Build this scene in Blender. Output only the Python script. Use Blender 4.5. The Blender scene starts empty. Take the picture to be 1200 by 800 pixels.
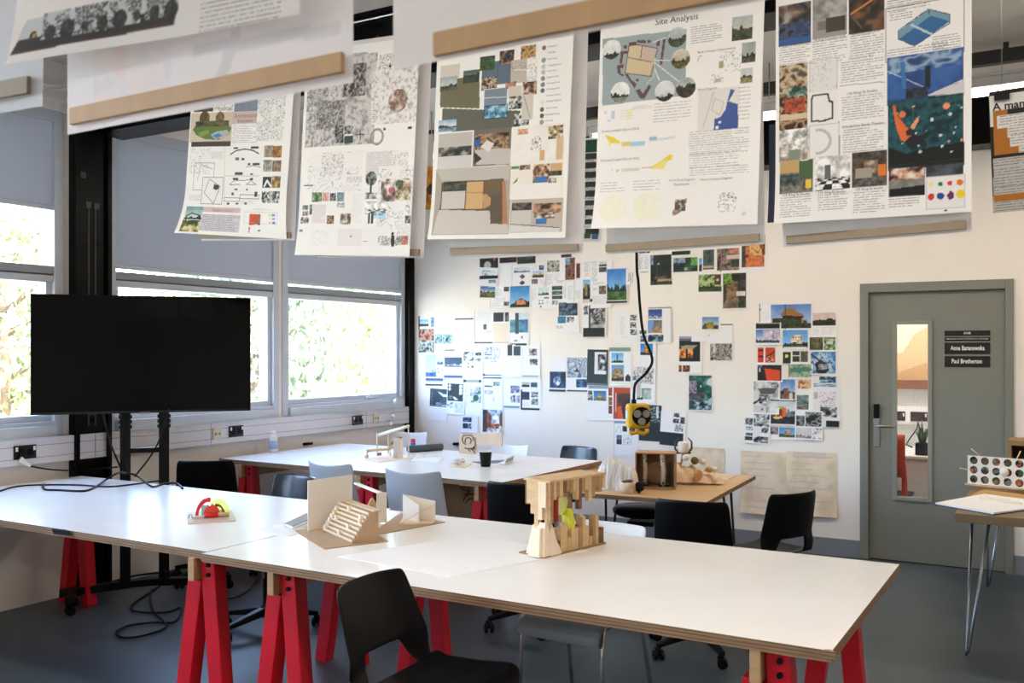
import bpy, bmesh, math, random
import numpy as np
from mathutils import Vector, Matrix, Euler

# ------------------------------------------------------------------ scene, camera geometry
SC = bpy.context.scene
COL = SC.collection
PI = math.pi
F, TH, HY, CZ = 1110.0, math.atan(643 / 1110.0), 411.0, 1.595      # focal length in px of the 1200 wide frame, yaw, horizon row, eye height
cT, sT = math.cos(TH), math.sin(TH)

def ray(x, y):
    u = (x - 600) / F
    return (-sT + u * cT, cT + u * sT, (HY - y) / F)
def onz(x, y, z):                                                    # where the sight line through a pixel meets a level plane
    r = ray(x, y); t = (z - CZ) / r[2]
    return Vector((r[0] * t, r[1] * t, z))
def ony(x, y, Y):                                                    # ... a plane parallel to the back wall
    r = ray(x, y); t = Y / r[1]
    return Vector((r[0] * t, Y, CZ + r[2] * t))
def onx(x, y, X):                                                    # ... a plane parallel to the window wall
    r = ray(x, y); t = X / r[0]
    return Vector((X, r[1] * t, CZ + r[2] * t))

def lin(c):
    return tuple(((v / 255.0) / 12.92 if v / 255.0 <= 0.04045 else ((v / 255.0 + 0.055) / 1.055) ** 2.4) for v in c)

# ------------------------------------------------------------------ materials (all procedural)
MATS = {}
def mat(name, rgb, rough=0.5, metal=0.0, var=0.0, scale=8.0, bump=0.0, spec=0.5, stretch=(1, 1, 1), rvar=0.0, coat=0.0):
    if name in MATS: return MATS[name]
    m = bpy.data.materials.new(name); m.use_nodes = True
    nt = m.node_tree; b = nt.nodes['Principled BSDF']
    c = lin(rgb)
    b.inputs['Base Color'].default_value = (*c, 1)
    b.inputs['Roughness'].default_value = rough
    b.inputs['Metallic'].default_value = metal
    b.inputs['Specular IOR Level'].default_value = spec
    if coat: b.inputs['Coat Weight'].default_value = coat
    if var or bump or rvar:
        tc = nt.nodes.new('ShaderNodeTexCoord'); mp = nt.nodes.new('ShaderNodeMapping')
        mp.inputs['Scale'].default_value = stretch
        nz = nt.nodes.new('ShaderNodeTexNoise'); nz.inputs['Scale'].default_value = scale; nz.inputs['Detail'].default_value = 6
        nt.links.new(tc.outputs['Object'], mp.inputs['Vector']); nt.links.new(mp.outputs['Vector'], nz.inputs['Vector'])
        if var:
            r = nt.nodes.new('ShaderNodeValToRGB')
            r.color_ramp.elements[0].position = 0.3; r.color_ramp.elements[1].position = 0.7
            r.color_ramp.elements[0].color = (*[max(0, v * (1 - var)) for v in c], 1)
            r.color_ramp.elements[1].color = (*[min(1, v * (1 + var)) for v in c], 1)
            nt.links.new(nz.outputs['Fac'], r.inputs['Fac']); nt.links.new(r.outputs['Color'], b.inputs['Base Color'])
        if rvar:
            mr = nt.nodes.new('ShaderNodeMapRange')
            mr.inputs['To Min'].default_value = max(0.02, rough - rvar); mr.inputs['To Max'].default_value = rough + rvar
            nt.links.new(nz.outputs['Fac'], mr.inputs['Value']); nt.links.new(mr.outputs['Result'], b.inputs['Roughness'])
        if bump:
            bp = nt.nodes.new('ShaderNodeBump'); bp.inputs['Strength'].default_value = bump; bp.inputs['Distance'].default_value = 0.01
            nt.links.new(nz.outputs['Fac'], bp.inputs['Height']); nt.links.new(bp.outputs['Normal'], b.inputs['Normal'])
    MATS[name] = m
    return m

def emit(name, rgb, strength):
    m = bpy.data.materials.new(name); m.use_nodes = True
    nt = m.node_tree; nt.nodes.clear()
    o = nt.nodes.new('ShaderNodeOutputMaterial'); e = nt.nodes.new('ShaderNodeEmission')
    e.inputs['Color'].default_value = (*lin(rgb), 1); e.inputs['Strength'].default_value = strength
    nt.links.new(e.outputs[0], o.inputs[0]); MATS[name] = m
    return m

def clear(name, tint=(255, 255, 255), ior=1.45, rough=0.0, gloss=1.0):
    """thin clear sheet: transparent with a Fresnel reflection"""
    m = bpy.data.materials.new(name); m.use_nodes = True
    nt = m.node_tree; nt.nodes.clear()
    o = nt.nodes.new('ShaderNodeOutputMaterial'); mx = nt.nodes.new('ShaderNodeMixShader')
    t = nt.nodes.new('ShaderNodeBsdfTransparent'); g = nt.nodes.new('ShaderNodeBsdfGlossy'); f = nt.nodes.new('ShaderNodeLayerWeight')
    p5 = nt.nodes.new('ShaderNodeMath'); p5.operation = 'POWER'; p5.inputs[1].default_value = 5.0
    ma = nt.nodes.new('ShaderNodeMath'); ma.operation = 'MULTIPLY_ADD'; ma.inputs[1].default_value = 0.9; ma.inputs[2].default_value = 0.04
    f.inputs['Blend'].default_value = 0.5; t.inputs['Color'].default_value = (*lin(tint), 1)
    nt.links.new(f.outputs['Facing'], p5.inputs[0]); nt.links.new(p5.outputs[0], ma.inputs[0])
    g.inputs['Roughness'].default_value = rough; g.inputs['Color'].default_value = (gloss, gloss, gloss, 1)
    nt.links.new(ma.outputs[0], mx.inputs[0]); nt.links.new(t.outputs[0], mx.inputs[1]); nt.links.new(g.outputs[0], mx.inputs[2])
    nt.links.new(mx.outputs[0], o.inputs[0]); MATS[name] = m
    return m

def add_translucent(m, fac):
    nt = m.node_tree; b = nt.nodes['Principled BSDF']; o = nt.nodes['Material Output']
    tr = nt.nodes.new('ShaderNodeBsdfTranslucent'); mx = nt.nodes.new('ShaderNodeMixShader'); mx.inputs[0].default_value = fac
    tr.inputs['Color'].default_value = b.inputs['Base Color'].default_value
    nt.links.new(b.outputs[0], mx.inputs[1]); nt.links.new(tr.outputs[0], mx.inputs[2]); nt.links.new(mx.outputs[0], o.inputs[0])
    return m

def paper_mat(name, rough=0.6, trans=0.12):
    """printed paper: the printed colours of the sheet, a little light coming through"""
    m = bpy.data.materials.new(name); m.use_nodes = True
    nt = m.node_tree; b = nt.nodes['Principled BSDF']; o = nt.nodes['Material Output']
    at = nt.nodes.new('ShaderNodeVertexColor'); at.layer_name = 'print'
    tr = nt.nodes.new('ShaderNodeBsdfTranslucent'); mx = nt.nodes.new('ShaderNodeMixShader'); mx.inputs[0].default_value = trans
    b.inputs['Roughness'].default_value = rough; b.inputs['Specular IOR Level'].default_value = 0.3
    nt.links.new(at.outputs['Color'], b.inputs['Base Color']); nt.links.new(at.outputs['Color'], tr.inputs['Color'])
    nt.links.new(b.outputs[0], mx.inputs[1]); nt.links.new(tr.outputs[0], mx.inputs[2]); nt.links.new(mx.outputs[0], o.inputs[0])
    MATS[name] = m
    return m

def plyedge_mat():
    m = bpy.data.materials.new('plywood_edge'); m.use_nodes = True
    nt = m.node_tree; b = nt.nodes['Principled BSDF']
    tc = nt.nodes.new('ShaderNodeTexCoord'); sx = nt.nodes.new('ShaderNodeSeparateXYZ')
    nt.links.new(tc.outputs['Object'], sx.inputs[0])
    w = nt.nodes.new('ShaderNodeMath'); w.operation = 'MULTIPLY'; w.inputs[1].default_value = 2 * PI / 0.0107
    s = nt.nodes.new('ShaderNodeMath'); s.operation = 'SINE'
    nz = nt.nodes.new('ShaderNodeTexNoise'); nz.inputs['Scale'].default_value = 14; nz.inputs['Detail'].default_value = 5
    ad = nt.nodes.new('ShaderNodeMath'); ad.operation = 'MULTIPLY_ADD'; ad.inputs[1].default_value = 0.14
    r = nt.nodes.new('ShaderNodeValToRGB')
    r.color_ramp.elements[0].position = 0.25; r.color_ramp.elements[0].color = (*lin((88, 62, 40)), 1)
    r.color_ramp.elements[1].position = 0.85; r.color_ramp.elements[1].color = (*lin((176, 138, 98)), 1)
    nt.links.new(sx.outputs['Z'], w.inputs[0]); nt.links.new(w.outputs[0], s.inputs[0])
    nt.links.new(s.outputs[0], ad.inputs[0]); nt.links.new(nz.outputs['Fac'], ad.inputs[2])
    nt.links.new(ad.outputs[0], r.inputs['Fac']); nt.links.new(r.outputs['Color'], b.inputs['Base Color'])
    b.inputs['Roughness'].default_value = 0.6
    MATS['plywood_edge'] = m
    return m

# ------------------------------------------------------------------ mesh builder
class MB:
    def __init__(s): s.v = []; s.f = []; s.m = []; s.s = []
    def add(s, vs, fs, m=0, smooth=False, X=None):
        o = len(s.v)
        for p in vs:
            p = Vector(p)
            s.v.append(tuple(X @ p) if X is not None else tuple(p))
        for f in fs:
            s.f.append(tuple(o + i for i in f)); s.m.append(m); s.s.append(smooth)
        return s
    def b(s, x0, y0, z0, x1, y1, z1, m=0, X=None):
        return s.hexa([(x0, y0, z0), (x1, y0, z0), (x1, y1, z0), (x0, y1, z0)], [(x0, y0, z1), (x1, y0, z1), (x1, y1, z1), (x0, y1, z1)], m, X)
    def box(s, c, d, m=0, X=None):
        return s.b(c[0] - d[0] / 2, c[1] - d[1] / 2, c[2] - d[2] / 2, c[0] + d[0] / 2, c[1] + d[1] / 2, c[2] + d[2] / 2, m, X)
    def hexa(s, lo, hi, m=0, X=None):
        return s.add(list(lo) + list(hi), [(3, 2, 1, 0), (4, 5, 6, 7), (0, 1, 5, 4), (1, 2, 6, 5), (2, 3, 7, 6), (3, 0, 4, 7)], m, False, X)
    def prism(s, pts, z0, z1, m=0, X=None, mside=None):
        n = len(pts)
        a = sum(pts[i][0] * pts[(i + 1) % n][1] - pts[(i + 1) % n][0] * pts[i][1] for i in range(n))
        if a < 0: pts = pts[::-1]
        vs = [(p[0], p[1], z0) for p in pts] + [(p[0], p[1], z1) for p in pts]
        s.add(vs, [tuple(range(n - 1, -1, -1)), tuple(range(n, 2 * n))], m, False, X)
        return s.add(vs, [(i, (i + 1) % n, n + (i + 1) % n, n + i) for i in range(n)], m if mside is None else mside, False, X)
    def bar(s, p0, p1, w, h, m=0, up=(0, 0, 1), w1=None, h1=None):
        p0, p1 = Vector(p0), Vector(p1); d = (p1 - p0).normalized(); up = Vector(up)
        if abs(d.dot(up)) > 0.95: up = Vector((1, 0, 0))
        a = d.cross(up).normalized(); u = a.cross(d)
        w1 = w if w1 is None else w1; h1 = h if h1 is None else h1
        def q(p, w, h): return [p - a * w / 2 - u * h / 2, p + a * w / 2 - u * h / 2, p + a * w / 2 + u * h / 2, p - a * w / 2 + u * h / 2]
        return s.hexa(q(p0, w, h)[::-1], q(p1, w1, h1)[::-1], m)
    def tube(s, pts, r, n=8, m=0, closed=False, caps=True):
        P = [Vector(p) for p in pts]; k = len(P); R = r if isinstance(r, (list, tuple)) else [r] * k
        vs = []; u = None
        for i in range(k):
            a = P[i - 1] if (i or closed) else P[0]; b = P[(i + 1) % k] if (i < k - 1 or closed) else P[k - 1]
            d = (b - a).normalized() if (b - a).length > 1e-9 else Vector((0, 0, 1))
            if u is None:
                u = d.orthogonal().normalized()
            u = (u - d * u.dot(d))
            u = u.normalized() if u.length > 1e-6 else d.orthogonal().normalized()
            w = d.cross(u)
            for j in range(n):
                t = 2 * PI * j / n
                vs.append(P[i] + (u * math.cos(t) + w * math.sin(t)) * R[i])
        fs = []
        for i in range(k if closed else k - 1):
            for j in range(n):
                a, b = i * n + j, i * n + (j + 1) % n
                c, d = ((i + 1) % k) * n + (j + 1) % n, ((i + 1) % k) * n + j
                fs.append((a, b, c, d))
        s.add(vs, fs, m, True)
        if caps and not closed:
            o = len(s.v) - len(vs)
            s.f.append(tuple(o + j for j in range(n - 1, -1, -1))); s.m.append(m); s.s.append(False)
            s.f.append(tuple(o + (k - 1) * n + j for j in range(n))); s.m.append(m); s.s.append(False)
        return s
    def lathe(s, prof, n=20, m=0, X=None, smooth=True):
        vs = []; k = len(prof)
        for r, z in prof:
            for j in range(n):
                t = 2 * PI * j / n
                vs.append((r * math.cos(t), r * math.sin(t), z))
        fs = [(i * n + j, i * n + (j + 1) % n, (i + 1) * n + (j + 1) % n, (i + 1) * n + j) for i in range(k - 1) for j in range(n)]
        s.add(vs, fs, m, smooth, X)
        o = len(s.v) - len(vs)
        s.f.append(tuple(o + j for j in range(n - 1, -1, -1))); s.m.append(m); s.s.append(False)
        s.f.append(tuple(o + (k - 1) * n + j for j in range(n))); s.m.append(m); s.s.append(False)
        return s
    def ball(s, c, r, n=14, m=0, sc=(1, 1, 1)):
        k = max(6, n // 2)
        prof = [(max(1e-4, math.sin(PI * i / k)) * r, -math.cos(PI * i / k) * r) for i in range(k + 1)]
        return s.lathe(prof, n, m, Matrix.Translation(Vector(c)) @ Matrix.Diagonal((*sc, 1)))
    def grid(s, fn, nu, nv, m=0, smooth=True, keep=None):
        vs = [fn(i / nu, j / nv) for j in range(nv + 1) for i in range(nu + 1)]
        fs = [(j * (nu + 1) + i, j * (nu + 1) + i + 1, (j + 1) * (nu + 1) + i + 1, (j + 1) * (nu + 1) + i) for j in range(nv) for i in range(nu)
              if keep is None or keep(i, j)]
        return s.add(vs, fs, m, smooth)
    def build(s, name, mats, parent=None, bevel=0.0, solid=0.0, sub=0, X=None, label=None, off=0.0):
        me = bpy.data.meshes.new(name)
        inv = WM[parent.name].inverted() if (parent is not None and X == 'world') else None
        vs = [tuple(inv @ Vector(p)) for p in s.v] if inv is not None else s.v
        me.from_pydata(vs, [], s.f)
        if not isinstance(mats, (list, tuple)): mats = [mats]
        for q in mats: me.materials.append(q)
        me.polygons.foreach_set('material_index', s.m); me.polygons.foreach_set('use_smooth', s.s)
        me.update()
        o = bpy.data.objects.new(name, me); COL.objects.link(o)
        if parent is not None: o.parent = parent
        if solid:
            md = o.modifiers.new('thickness', 'SOLIDIFY'); md.thickness = solid; md.offset = off
        if sub:
            md = o.modifiers.new('smooth', 'SUBSURF'); md.levels = sub; md.render_levels = sub
        if bevel:
            md = o.modifiers.new('edges', 'BEVEL'); md.width = bevel; md.segments = 2; md.limit_method = 'ANGLE'; md.angle_limit = 0.7
        if label: o['label'] = label
        return o

WM = {}
def thing(name, label, cat, loc=(0, 0, 0), rz=0.0, group=None):
    o = bpy.data.objects.new(name, None); COL.objects.link(o)
    o.empty_display_size = 0.1
    o.location = loc; o.rotation_euler = (0, 0, rz)
    WM[o.name] = Matrix.Translation(Vector(loc)) @ Matrix.Rotation(rz, 4, 'Z')
    return tag(o, label, cat, group)
def tag(o, label, cat, group=None):
    o['label'] = label; o['category'] = cat
    if group: o['group'] = group
    return o
def struct(o, label=None):
    o['kind'] = 'structure'
    if label: o['label'] = label
    return o
def kids(o):
    return [c for c in COL.objects if c.parent == o]
def copy_tree(o, par=None):
    c = o.copy(); COL.objects.link(c)
    if par is not None: c.parent = par
    for k in kids(o): copy_tree(k, c)
    return c
def place(proto, state, loc, rz, label, group=None):
    """the first placing moves the finished thing itself, every further one copies it with all of its parts"""
    o = proto if not state.get(proto.name) else copy_tree(proto)
    state[proto.name] = True
    o.location = loc; o.rotation_euler = (0, 0, rz); o['label'] = label
    if group: o['group'] = group
    WM[o.name] = Matrix.Translation(Vector(loc)) @ Matrix.Rotation(rz, 4, 'Z')
    return o
PLACED = {}

# ------------------------------------------------------------------ text outlines
def text_shape(txt, bold=False):
    cu = bpy.data.curves.new('lettering', 'FONT'); cu.body = txt; cu.resolution_u = 2; cu.size = 1.0
    if bold: cu.offset = 0.018
    ob = bpy.data.objects.new('lettering', cu)
    me = bpy.data.meshes.new_from_object(ob)
    vs = [tuple(v.co[:2]) for v in me.vertices]; fs = [tuple(p.vertices) for p in me.polygons]
    bpy.data.objects.remove(ob); bpy.data.curves.remove(cu); bpy.data.meshes.remove(me)
    if not vs: return [], [], (0, 0, 1, 1)
    xs = [v[0] for v in vs]; ys = [v[1] for v in vs]
    return vs, fs, (min(xs), min(ys), max(xs), max(ys))

# ------------------------------------------------------------------ printed pictures
RNG = np.random.default_rng(7)
def vnoise(h, w, cells, rng, octs=3):
    out = np.zeros((h, w)); amp = 1.0; tot = 0
    for k in range(octs):
        ny = max(2, int(round(cells * h / max(h, w)))) + 1; nx = max(2, int(round(cells * w / max(h, w)))) + 1
        g = rng.random((ny + 1, nx + 1))
        yy = np.linspace(0, ny - 1e-3, h); xx = np.linspace(0, nx - 1e-3, w)
        y0 = yy.astype(int); x0 = xx.astype(int); fy = (yy - y0)[:, None]; fx = (xx - x0)[None, :]
        a = g[y0][:, x0]; b = g[y0][:, x0 + 1]; c = g[y0 + 1][:, x0]; d = g[y0 + 1][:, x0 + 1]
        out += amp * ((a * (1 - fx) + b * fx) * (1 - fy) + (c * (1 - fx) + d * fx) * fy); tot += amp
        amp *= 0.6; cells *= 2.1
    return out / tot
def ramp(t, cols):
    t = np.clip(t, 0, 1) * (len(cols) - 1); i = np.minimum(t.astype(int), len(cols) - 2); f = (t - i)[..., None]
    C = np.array(cols, float)
    return C[i] * (1 - f) + C[i + 1] * f
def stretch(n):
    lo, hi = np.percentile(n, 5), np.percentile(n, 95)
    return np.clip((n - lo) / (hi - lo + 1e-6), 0, 1)
def pic(kind, h, w, seed, P):
    """a small printed picture as an array of colours; P = palette"""
    rng = np.random.default_rng(seed); h = max(h, 2); w = max(w, 2)
    Y = np.linspace(0, 1, h)[:, None] * np.ones((1, w)); X = np.ones((h, 1)) * np.linspace(0, 1, w)[None, :]
    if kind == 'noise':                                     # textures, crowds, black-and-white photographs
        return ramp(stretch(vnoise(h, w, P[1] if isinstance(P[0], str) else 3.6, rng)), P[2:] if isinstance(P[0], str) else P)
    if kind == 'land':                                      # sky over a ragged tree line over ground: P = sky top, sky low, trees, ground[, horizon]
        hz = P[4] if len(P) > 4 else 0.6
        im = ramp(Y / hz, [P[0], P[1]]) + (vnoise(h, w, 4, rng)[..., None] - 0.5) * 40
        line = hz - 0.24 * np.abs(stretch(vnoise(1, w, 6, rng)) - 0.2)[0]
        tr = Y > line[None, :]
        im[tr] = (np.array(P[2]) * (0.55 + 0.9 * stretch(vnoise(h, w, 9, rng)))[..., None])[tr]
        gr = Y > hz + 0.06
        im[gr] = (np.array(P[3]) * (0.65 + 0.6 * stretch(vnoise(h, w, 8, rng)))[..., None])[gr]
        return im
    if kind == 'build':                                     # a building against sky: P = sky, wall, openings, ground
        im = ramp(Y, [P[0], tuple(min(255, v + 50) for v in P[0])]) + (vnoise(h, w, 4, rng)[..., None] - 0.5) * 30
        a, b = 0.15 + 0.2 * rng.random(), 0.65 + 0.25 * rng.random(); top = 0.2 + 0.15 * rng.random()
        roof = top + 0.25 * np.abs(X - (a + b) / 2)
        bd = (X > a) & (X < b) & (Y > roof)
        im[bd] = (np.array(P[1]) * (0.75 + 0.5 * stretch(vnoise(h, w, 7, rng)))[..., None])[bd]
        wn = bd & (((X * 9) % 1) > 0.55) & (((Y * 7) % 1) > 0.5) & (Y > roof + 0.08)
        im[wn] = P[2]
        line = 0.78 - 0.12 * stretch(vnoise(1, w, 7, rng))[0]
        g = Y > line[None, :]
        im[g] = (np.array(P[3]) * (0.55 + 0.8 * stretch(vnoise(h, w, 9, rng)))[..., None])[g]
        return im
    if kind == 'room':                                      # one-point interior: P = back wall, side walls, floor, ceiling
        cx, cy = 0.35 + 0.3 * rng.random(), 0.45
        dx, dy = X - cx, Y - cy
        im = np.zeros((h, w, 3)); s = np.maximum(np.abs(dx) / 0.5, np.abs(dy) / 0.5)
        back = s < 0.42
        side = np.abs(dx) > np.abs(dy)
        im[:] = P[1]; im[(~side) & (dy > 0)] = P[2]; im[(~side) & (dy < 0)] = P[3]
        im[back] = P[0]
        im *= (0.7 + 0.6 * stretch(vnoise(h, w, 8, rng)))[..., None]
        return im
    if kind == 'tower':                                     # rock or tower in the middle: P = sky, tower, ground
        im = ramp(Y, [P[0], tuple(min(255, v + 40) for v in P[0])])
        half = P[3] if len(P) > 3 else 0.3
        prof = half * (0.25 + 0.75 * np.sqrt(np.clip(Y - 0.12, 0, 1)))
        t = (np.abs(X - 0.5 + 0.06 * (vnoise(h, w, 5, rng) - 0.5)) < prof) & (Y > 0.14)
        im[t] = (np.array(P[1]) * (0.6 + 0.7 * stretch(vnoise(h, w, 8, rng)))[..., None])[t]
        g = Y > 0.86 - 0.1 * stretch(vnoise(1, w, 6, rng))[0][None, :]
        im[g] = (np.array(P[2]) * (0.6 + 0.7 * stretch(vnoise(h, w, 8, rng)))[..., None])[g]
        return im
    if kind == 'swirl':                                     # flowing bands
        n = vnoise(h, w, 2.2, rng, 2)
        return ramp(0.5 + 0.5 * np.sin(n * 14 + X * 3), P)
    if kind == 'line':                                      # fine line drawing on white: P = paper, ink, density
        n = vnoise(h, w, P[2], rng, 2)
        e = np.abs(((n * 7) % 1) - 0.5) < P[3]
        e &= vnoise(h, w, 5, rng, 1) > 0.35
        im = np.ones((h, w, 3)) * np.array(P[0]); im[e] = np.array(P[1]) * 0.7 + np.array(P[0]) * 0.3
        return im
    if kind == 'checker':                                   # chequered floor hall
        im = np.ones((h, w, 3)) * np.array(P[0]); g = Y > 0.62
        c = ((np.floor((X - 0.5) / (Y - 0.45 + 1e-3) * 1.7) + np.floor(1.1 / (Y - 0.45 + 1e-3) * 1.0)) % 2) > 0.5
        im[g & c] = P[1]
        im *= (0.8 + 0.4 * stretch(vnoise(h, w, 5, rng)))[..., None]
        return im
    return np.ones((h, w, 3)) * np.array(P[0] if isinstance(P[0], (tuple, list)) else P)

class Canvas:
    """a sheet's print: s to the right and t upward in metres from the lower left corner"""
    def __init__(c, W, H, res, base):
        c.W, c.H, c.res = W, H, res
        c.nx, c.ny = max(3, int(W / res) + 1), max(3, int(H / res) + 1)
        c.im = np.ones((c.ny, c.nx, 3)) * np.array(base, float)
        c.texts = []
    def ij(c, s, t): return (c.H - t) / c.H * (c.ny - 1), s / c.W * (c.nx - 1)
    def span(c, r):
        s0, t0, s1, t1 = r                                   # s0,t1 = upper left
        i0, j0 = c.ij(s0, t1); i1, j1 = c.ij(s1, t0)
        i0, i1 = sorted((int(round(i0)), int(round(i1)))); j0, j1 = sorted((int(round(j0)), int(round(j1))))
        return i0, max(i1, i0 + 1), j0, max(j1, j0 + 1)
    def put(c, r, arrfn):
        i0, i1, j0, j1 = c.span(r); h, w = i1 - i0, j1 - j0
        a = arrfn(h, w)
        a0, b0 = max(0, -i0), max(0, -j0); a1, b1 = h - max(0, i1 - c.ny), w - max(0, j1 - c.nx)
        if a1 > a0 and b1 > b0: c.im[i0 + a0:i0 + a1, j0 + b0:j0 + b1] = a[a0:a1, b0:b1]
    def lines(c, r, pitch, col, seed=0, dens=0.55, ragged=True):
        """paragraph of small print"""
        i0, i1, j0, j1 = c.span(r); rng = np.random.default_rng(seed)
        step = max(2, int(round(pitch / c.res)))
        for i in range(max(0, i0), min(c.ny, i1), step):
            e = j1 - (int((j1 - j0) * 0.35 * rng.random()) if ragged and rng.random() < 0.4 else 0)
            a, b = max(0, j0), min(c.nx, e)
            if b <= a: continue
            k = rng.random(b - a) < 0.8
            c.im[i, a:b][k] = c.im[i, a:b][k] * (1 - dens) + np.array(col) * dens
    def poly(c, pts, col):
        ii, jj = np.mgrid[0:c.ny, 0:c.nx]; n = len(pts); ins = np.zeros((c.ny, c.nx), bool)
        q = [c.ij(*p) for p in pts]
        for k in range(n):
            (y1, x1), (y2, x2) = q[k], q[(k + 1) % n]
            if abs(y2 - y1) < 1e-9: continue
            ins ^= ((y1 > ii) != (y2 > ii)) & (jj < (x2 - x1) * (ii - y1) / (y2 - y1) + x1)
        c.im[ins] = col
    def disc(c, s, t, r, col, ring=None, arr=None):
        ci, cj = c.ij(s, t); ii, jj = np.mgrid[0:c.ny, 0:c.nx]; d = np.hypot(ii - ci, jj - cj) * c.res
        k = d < r if ring is None else np.abs(d - r) < ring
        if arr is not None:
            n = int(2 * r / c.res) + 3; a = arr(n, n)
            ai = np.clip((ii - ci + n / 2).astype(int), 0, n - 1); aj = np.clip((jj - cj + n / 2).astype(int), 0, n - 1)
            c.im[k] = a[ai, aj][k]
        else: c.im[k] = col
    def seg(c, a, b, col, w=1):
        (i0, j0), (i1, j1) = c.ij(*a), c.ij(*b); n = int(max(abs(i1 - i0), abs(j1 - j0)) * 1.5) + 2
        ii = np.linspace(i0, i1, n); jj = np.linspace(j0, j1, n)
        for di in range(w):
            for dj in range(w):
                I = np.clip((ii + di).astype(int), 0, c.ny - 1); J = np.clip((jj + dj).astype(int), 0, c.nx - 1)
                ok = (ii >= 0) & (ii < c.ny) & (jj >= 0) & (jj < c.nx)
                c.im[I[ok], J[ok]] = col
    def frame(c, r, col, w=1):
        s0, t0, s1, t1 = r
        for a, b in (((s0, t0), (s1, t0)), ((s1, t0), (s1, t1)), ((s1, t1), (s0, t1)), ((s0, t1), (s0, t0))): c.seg(a, b, col, w)
    def text(c, txt, r, col=(25, 25, 28), bold=False, fit='both'): c.texts.append((txt, r, col, bold))
    def mesh(c, name, fn, m_print, thick=None):
        """fn(s,t,lift) -> world point; one mesh: the printed sheet and its lettering"""
        ss = np.linspace(0, c.W, c.nx); tt = np.linspace(c.H, 0, c.ny)
        S, T = np.meshgrid(ss, tt)
        p = fn(S.ravel(), T.ravel(), 0.0)
        nv = c.nx * c.ny
        a = np.arange(nv).reshape(c.ny, c.nx)
        q = np.stack([a[1:, :-1], a[1:, 1:], a[:-1, 1:], a[:-1, :-1]], -1).reshape(-1, 4)
        cols = np.clip(c.im.reshape(-1, 3), 0, 255) / 255.0
        vs = [p]; loops = [q.ravel()]; starts = [np.arange(0, 4 * len(q), 4)]; nl = 4 * len(q); base = nv; tot = [4] * 0
        sizes = [np.full(len(q), 4)]
        for txt, r, col, bold in c.texts:
            tv, tf, bb = text_shape(txt, bold)
            if not tv: continue
            s0, t0, s1, t1 = r; kx = (s1 - s0) / (bb[2] - bb[0]); ky = kx; t0 = (t0 + t1) / 2 - ky * (bb[3] - bb[1]) / 2
            tv = np.array(tv); pp = fn(s0 + (tv[:, 0] - bb[0]) * kx, t0 + (tv[:, 1] - bb[1]) * ky, 0.0012)
            vs.append(pp); cols = np.vstack([cols, np.ones((len(tv), 3)) * np.array(col) / 255.0])
            for f in tf:
                loops.append(np.array(f) + base); starts.append(np.array([nl])); nl += len(f); sizes.append(np.array([len(f)]))
            base += len(tv)
        V = np.vstack(vs).astype(np.float32); L = np.concatenate(loops).astype(np.int32); ST = np.concatenate(starts).astype(np.int32)
        me = bpy.data.meshes.new(name)
        me.vertices.add(len(V)); me.vertices.foreach_set('co', V.ravel())
        me.loops.add(len(L)); me.loops.foreach_set('vertex_index', L)
        me.polygons.add(len(ST)); me.polygons.foreach_set('loop_start', ST)
        me.update(calc_edges=True); me.validate()
        me.polygons.foreach_set('use_smooth', np.ones(len(me.polygons), bool))
        cl = np.where(cols <= 0.04045, cols / 12.92, ((cols + 0.055) / 1.055) ** 2.4)
        at = me.color_attributes.new('print', 'FLOAT_COLOR', 'POINT')
        at.data.foreach_set('color', np.hstack([cl, np.ones((len(cl), 1))]).astype(np.float32).ravel())
        me.materials.append(m_print)
        o = bpy.data.objects.new(name, me); COL.objects.link(o)
        return o

# ================================================================== the room
WX, D, H = -5.61, 7.65, 3.45                      # window wall, back wall, ceiling
XR, YF = 4.6, -3.6
m_wall = mat('white_wall_paint', (240, 232, 223), 0.7, var=0.025, scale=2.2, bump=0.04)
m_ceil = mat('ceiling_paint', (205, 198, 190), 0.8, var=0.03, scale=3)
m_floor = mat('blue_grey_floor_paint', (70, 80, 86), 0.42, var=0.22, scale=1.6, bump=0.03, rvar=0.14)
m_skirt = mat('grey_skirting_paint', (128, 134, 142), 0.5)
m_alu = mat('grey_white_window_frame', (205, 210, 216), 0.4, var=0.03, scale=6)
m_rail = mat('grey_window_rail', (150, 156, 160), 0.4)
m_trunk = mat('white_plastic_trunking', (226, 222, 226), 0.35)
m_gap = mat('dark_seam', (120, 118, 122), 0.6)
m_blackst = mat('black_painted_steel', (7, 7, 8), 0.3, var=0.3, scale=5, rvar=0.1, spec=0.12)
m_door = mat('grey_door_paint', (126, 126, 118), 0.45, var=0.04, scale=2)
m_black = mat('black_plastic', (8, 8, 9), 0.42, rvar=0.06, scale=30, spec=0.2)
m_blackgl = mat('black_gloss', (8, 9, 10), 0.12)
m_steel = mat('brushed_steel', (170, 170, 168), 0.3, 1.0)
m_white = mat('white_plastic', (236, 234, 230), 0.35)
m_cream = mat('cream_plastic', (226, 216, 186), 0.4)
m_glass = clear('window_glass')
plyedge_mat(); m_ply = MATS['plywood_edge']

def boxobj(name, r, m, parent=None, bevel=0.0):
    return MB().b(*r).build(name, m, parent, bevel=bevel)

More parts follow.
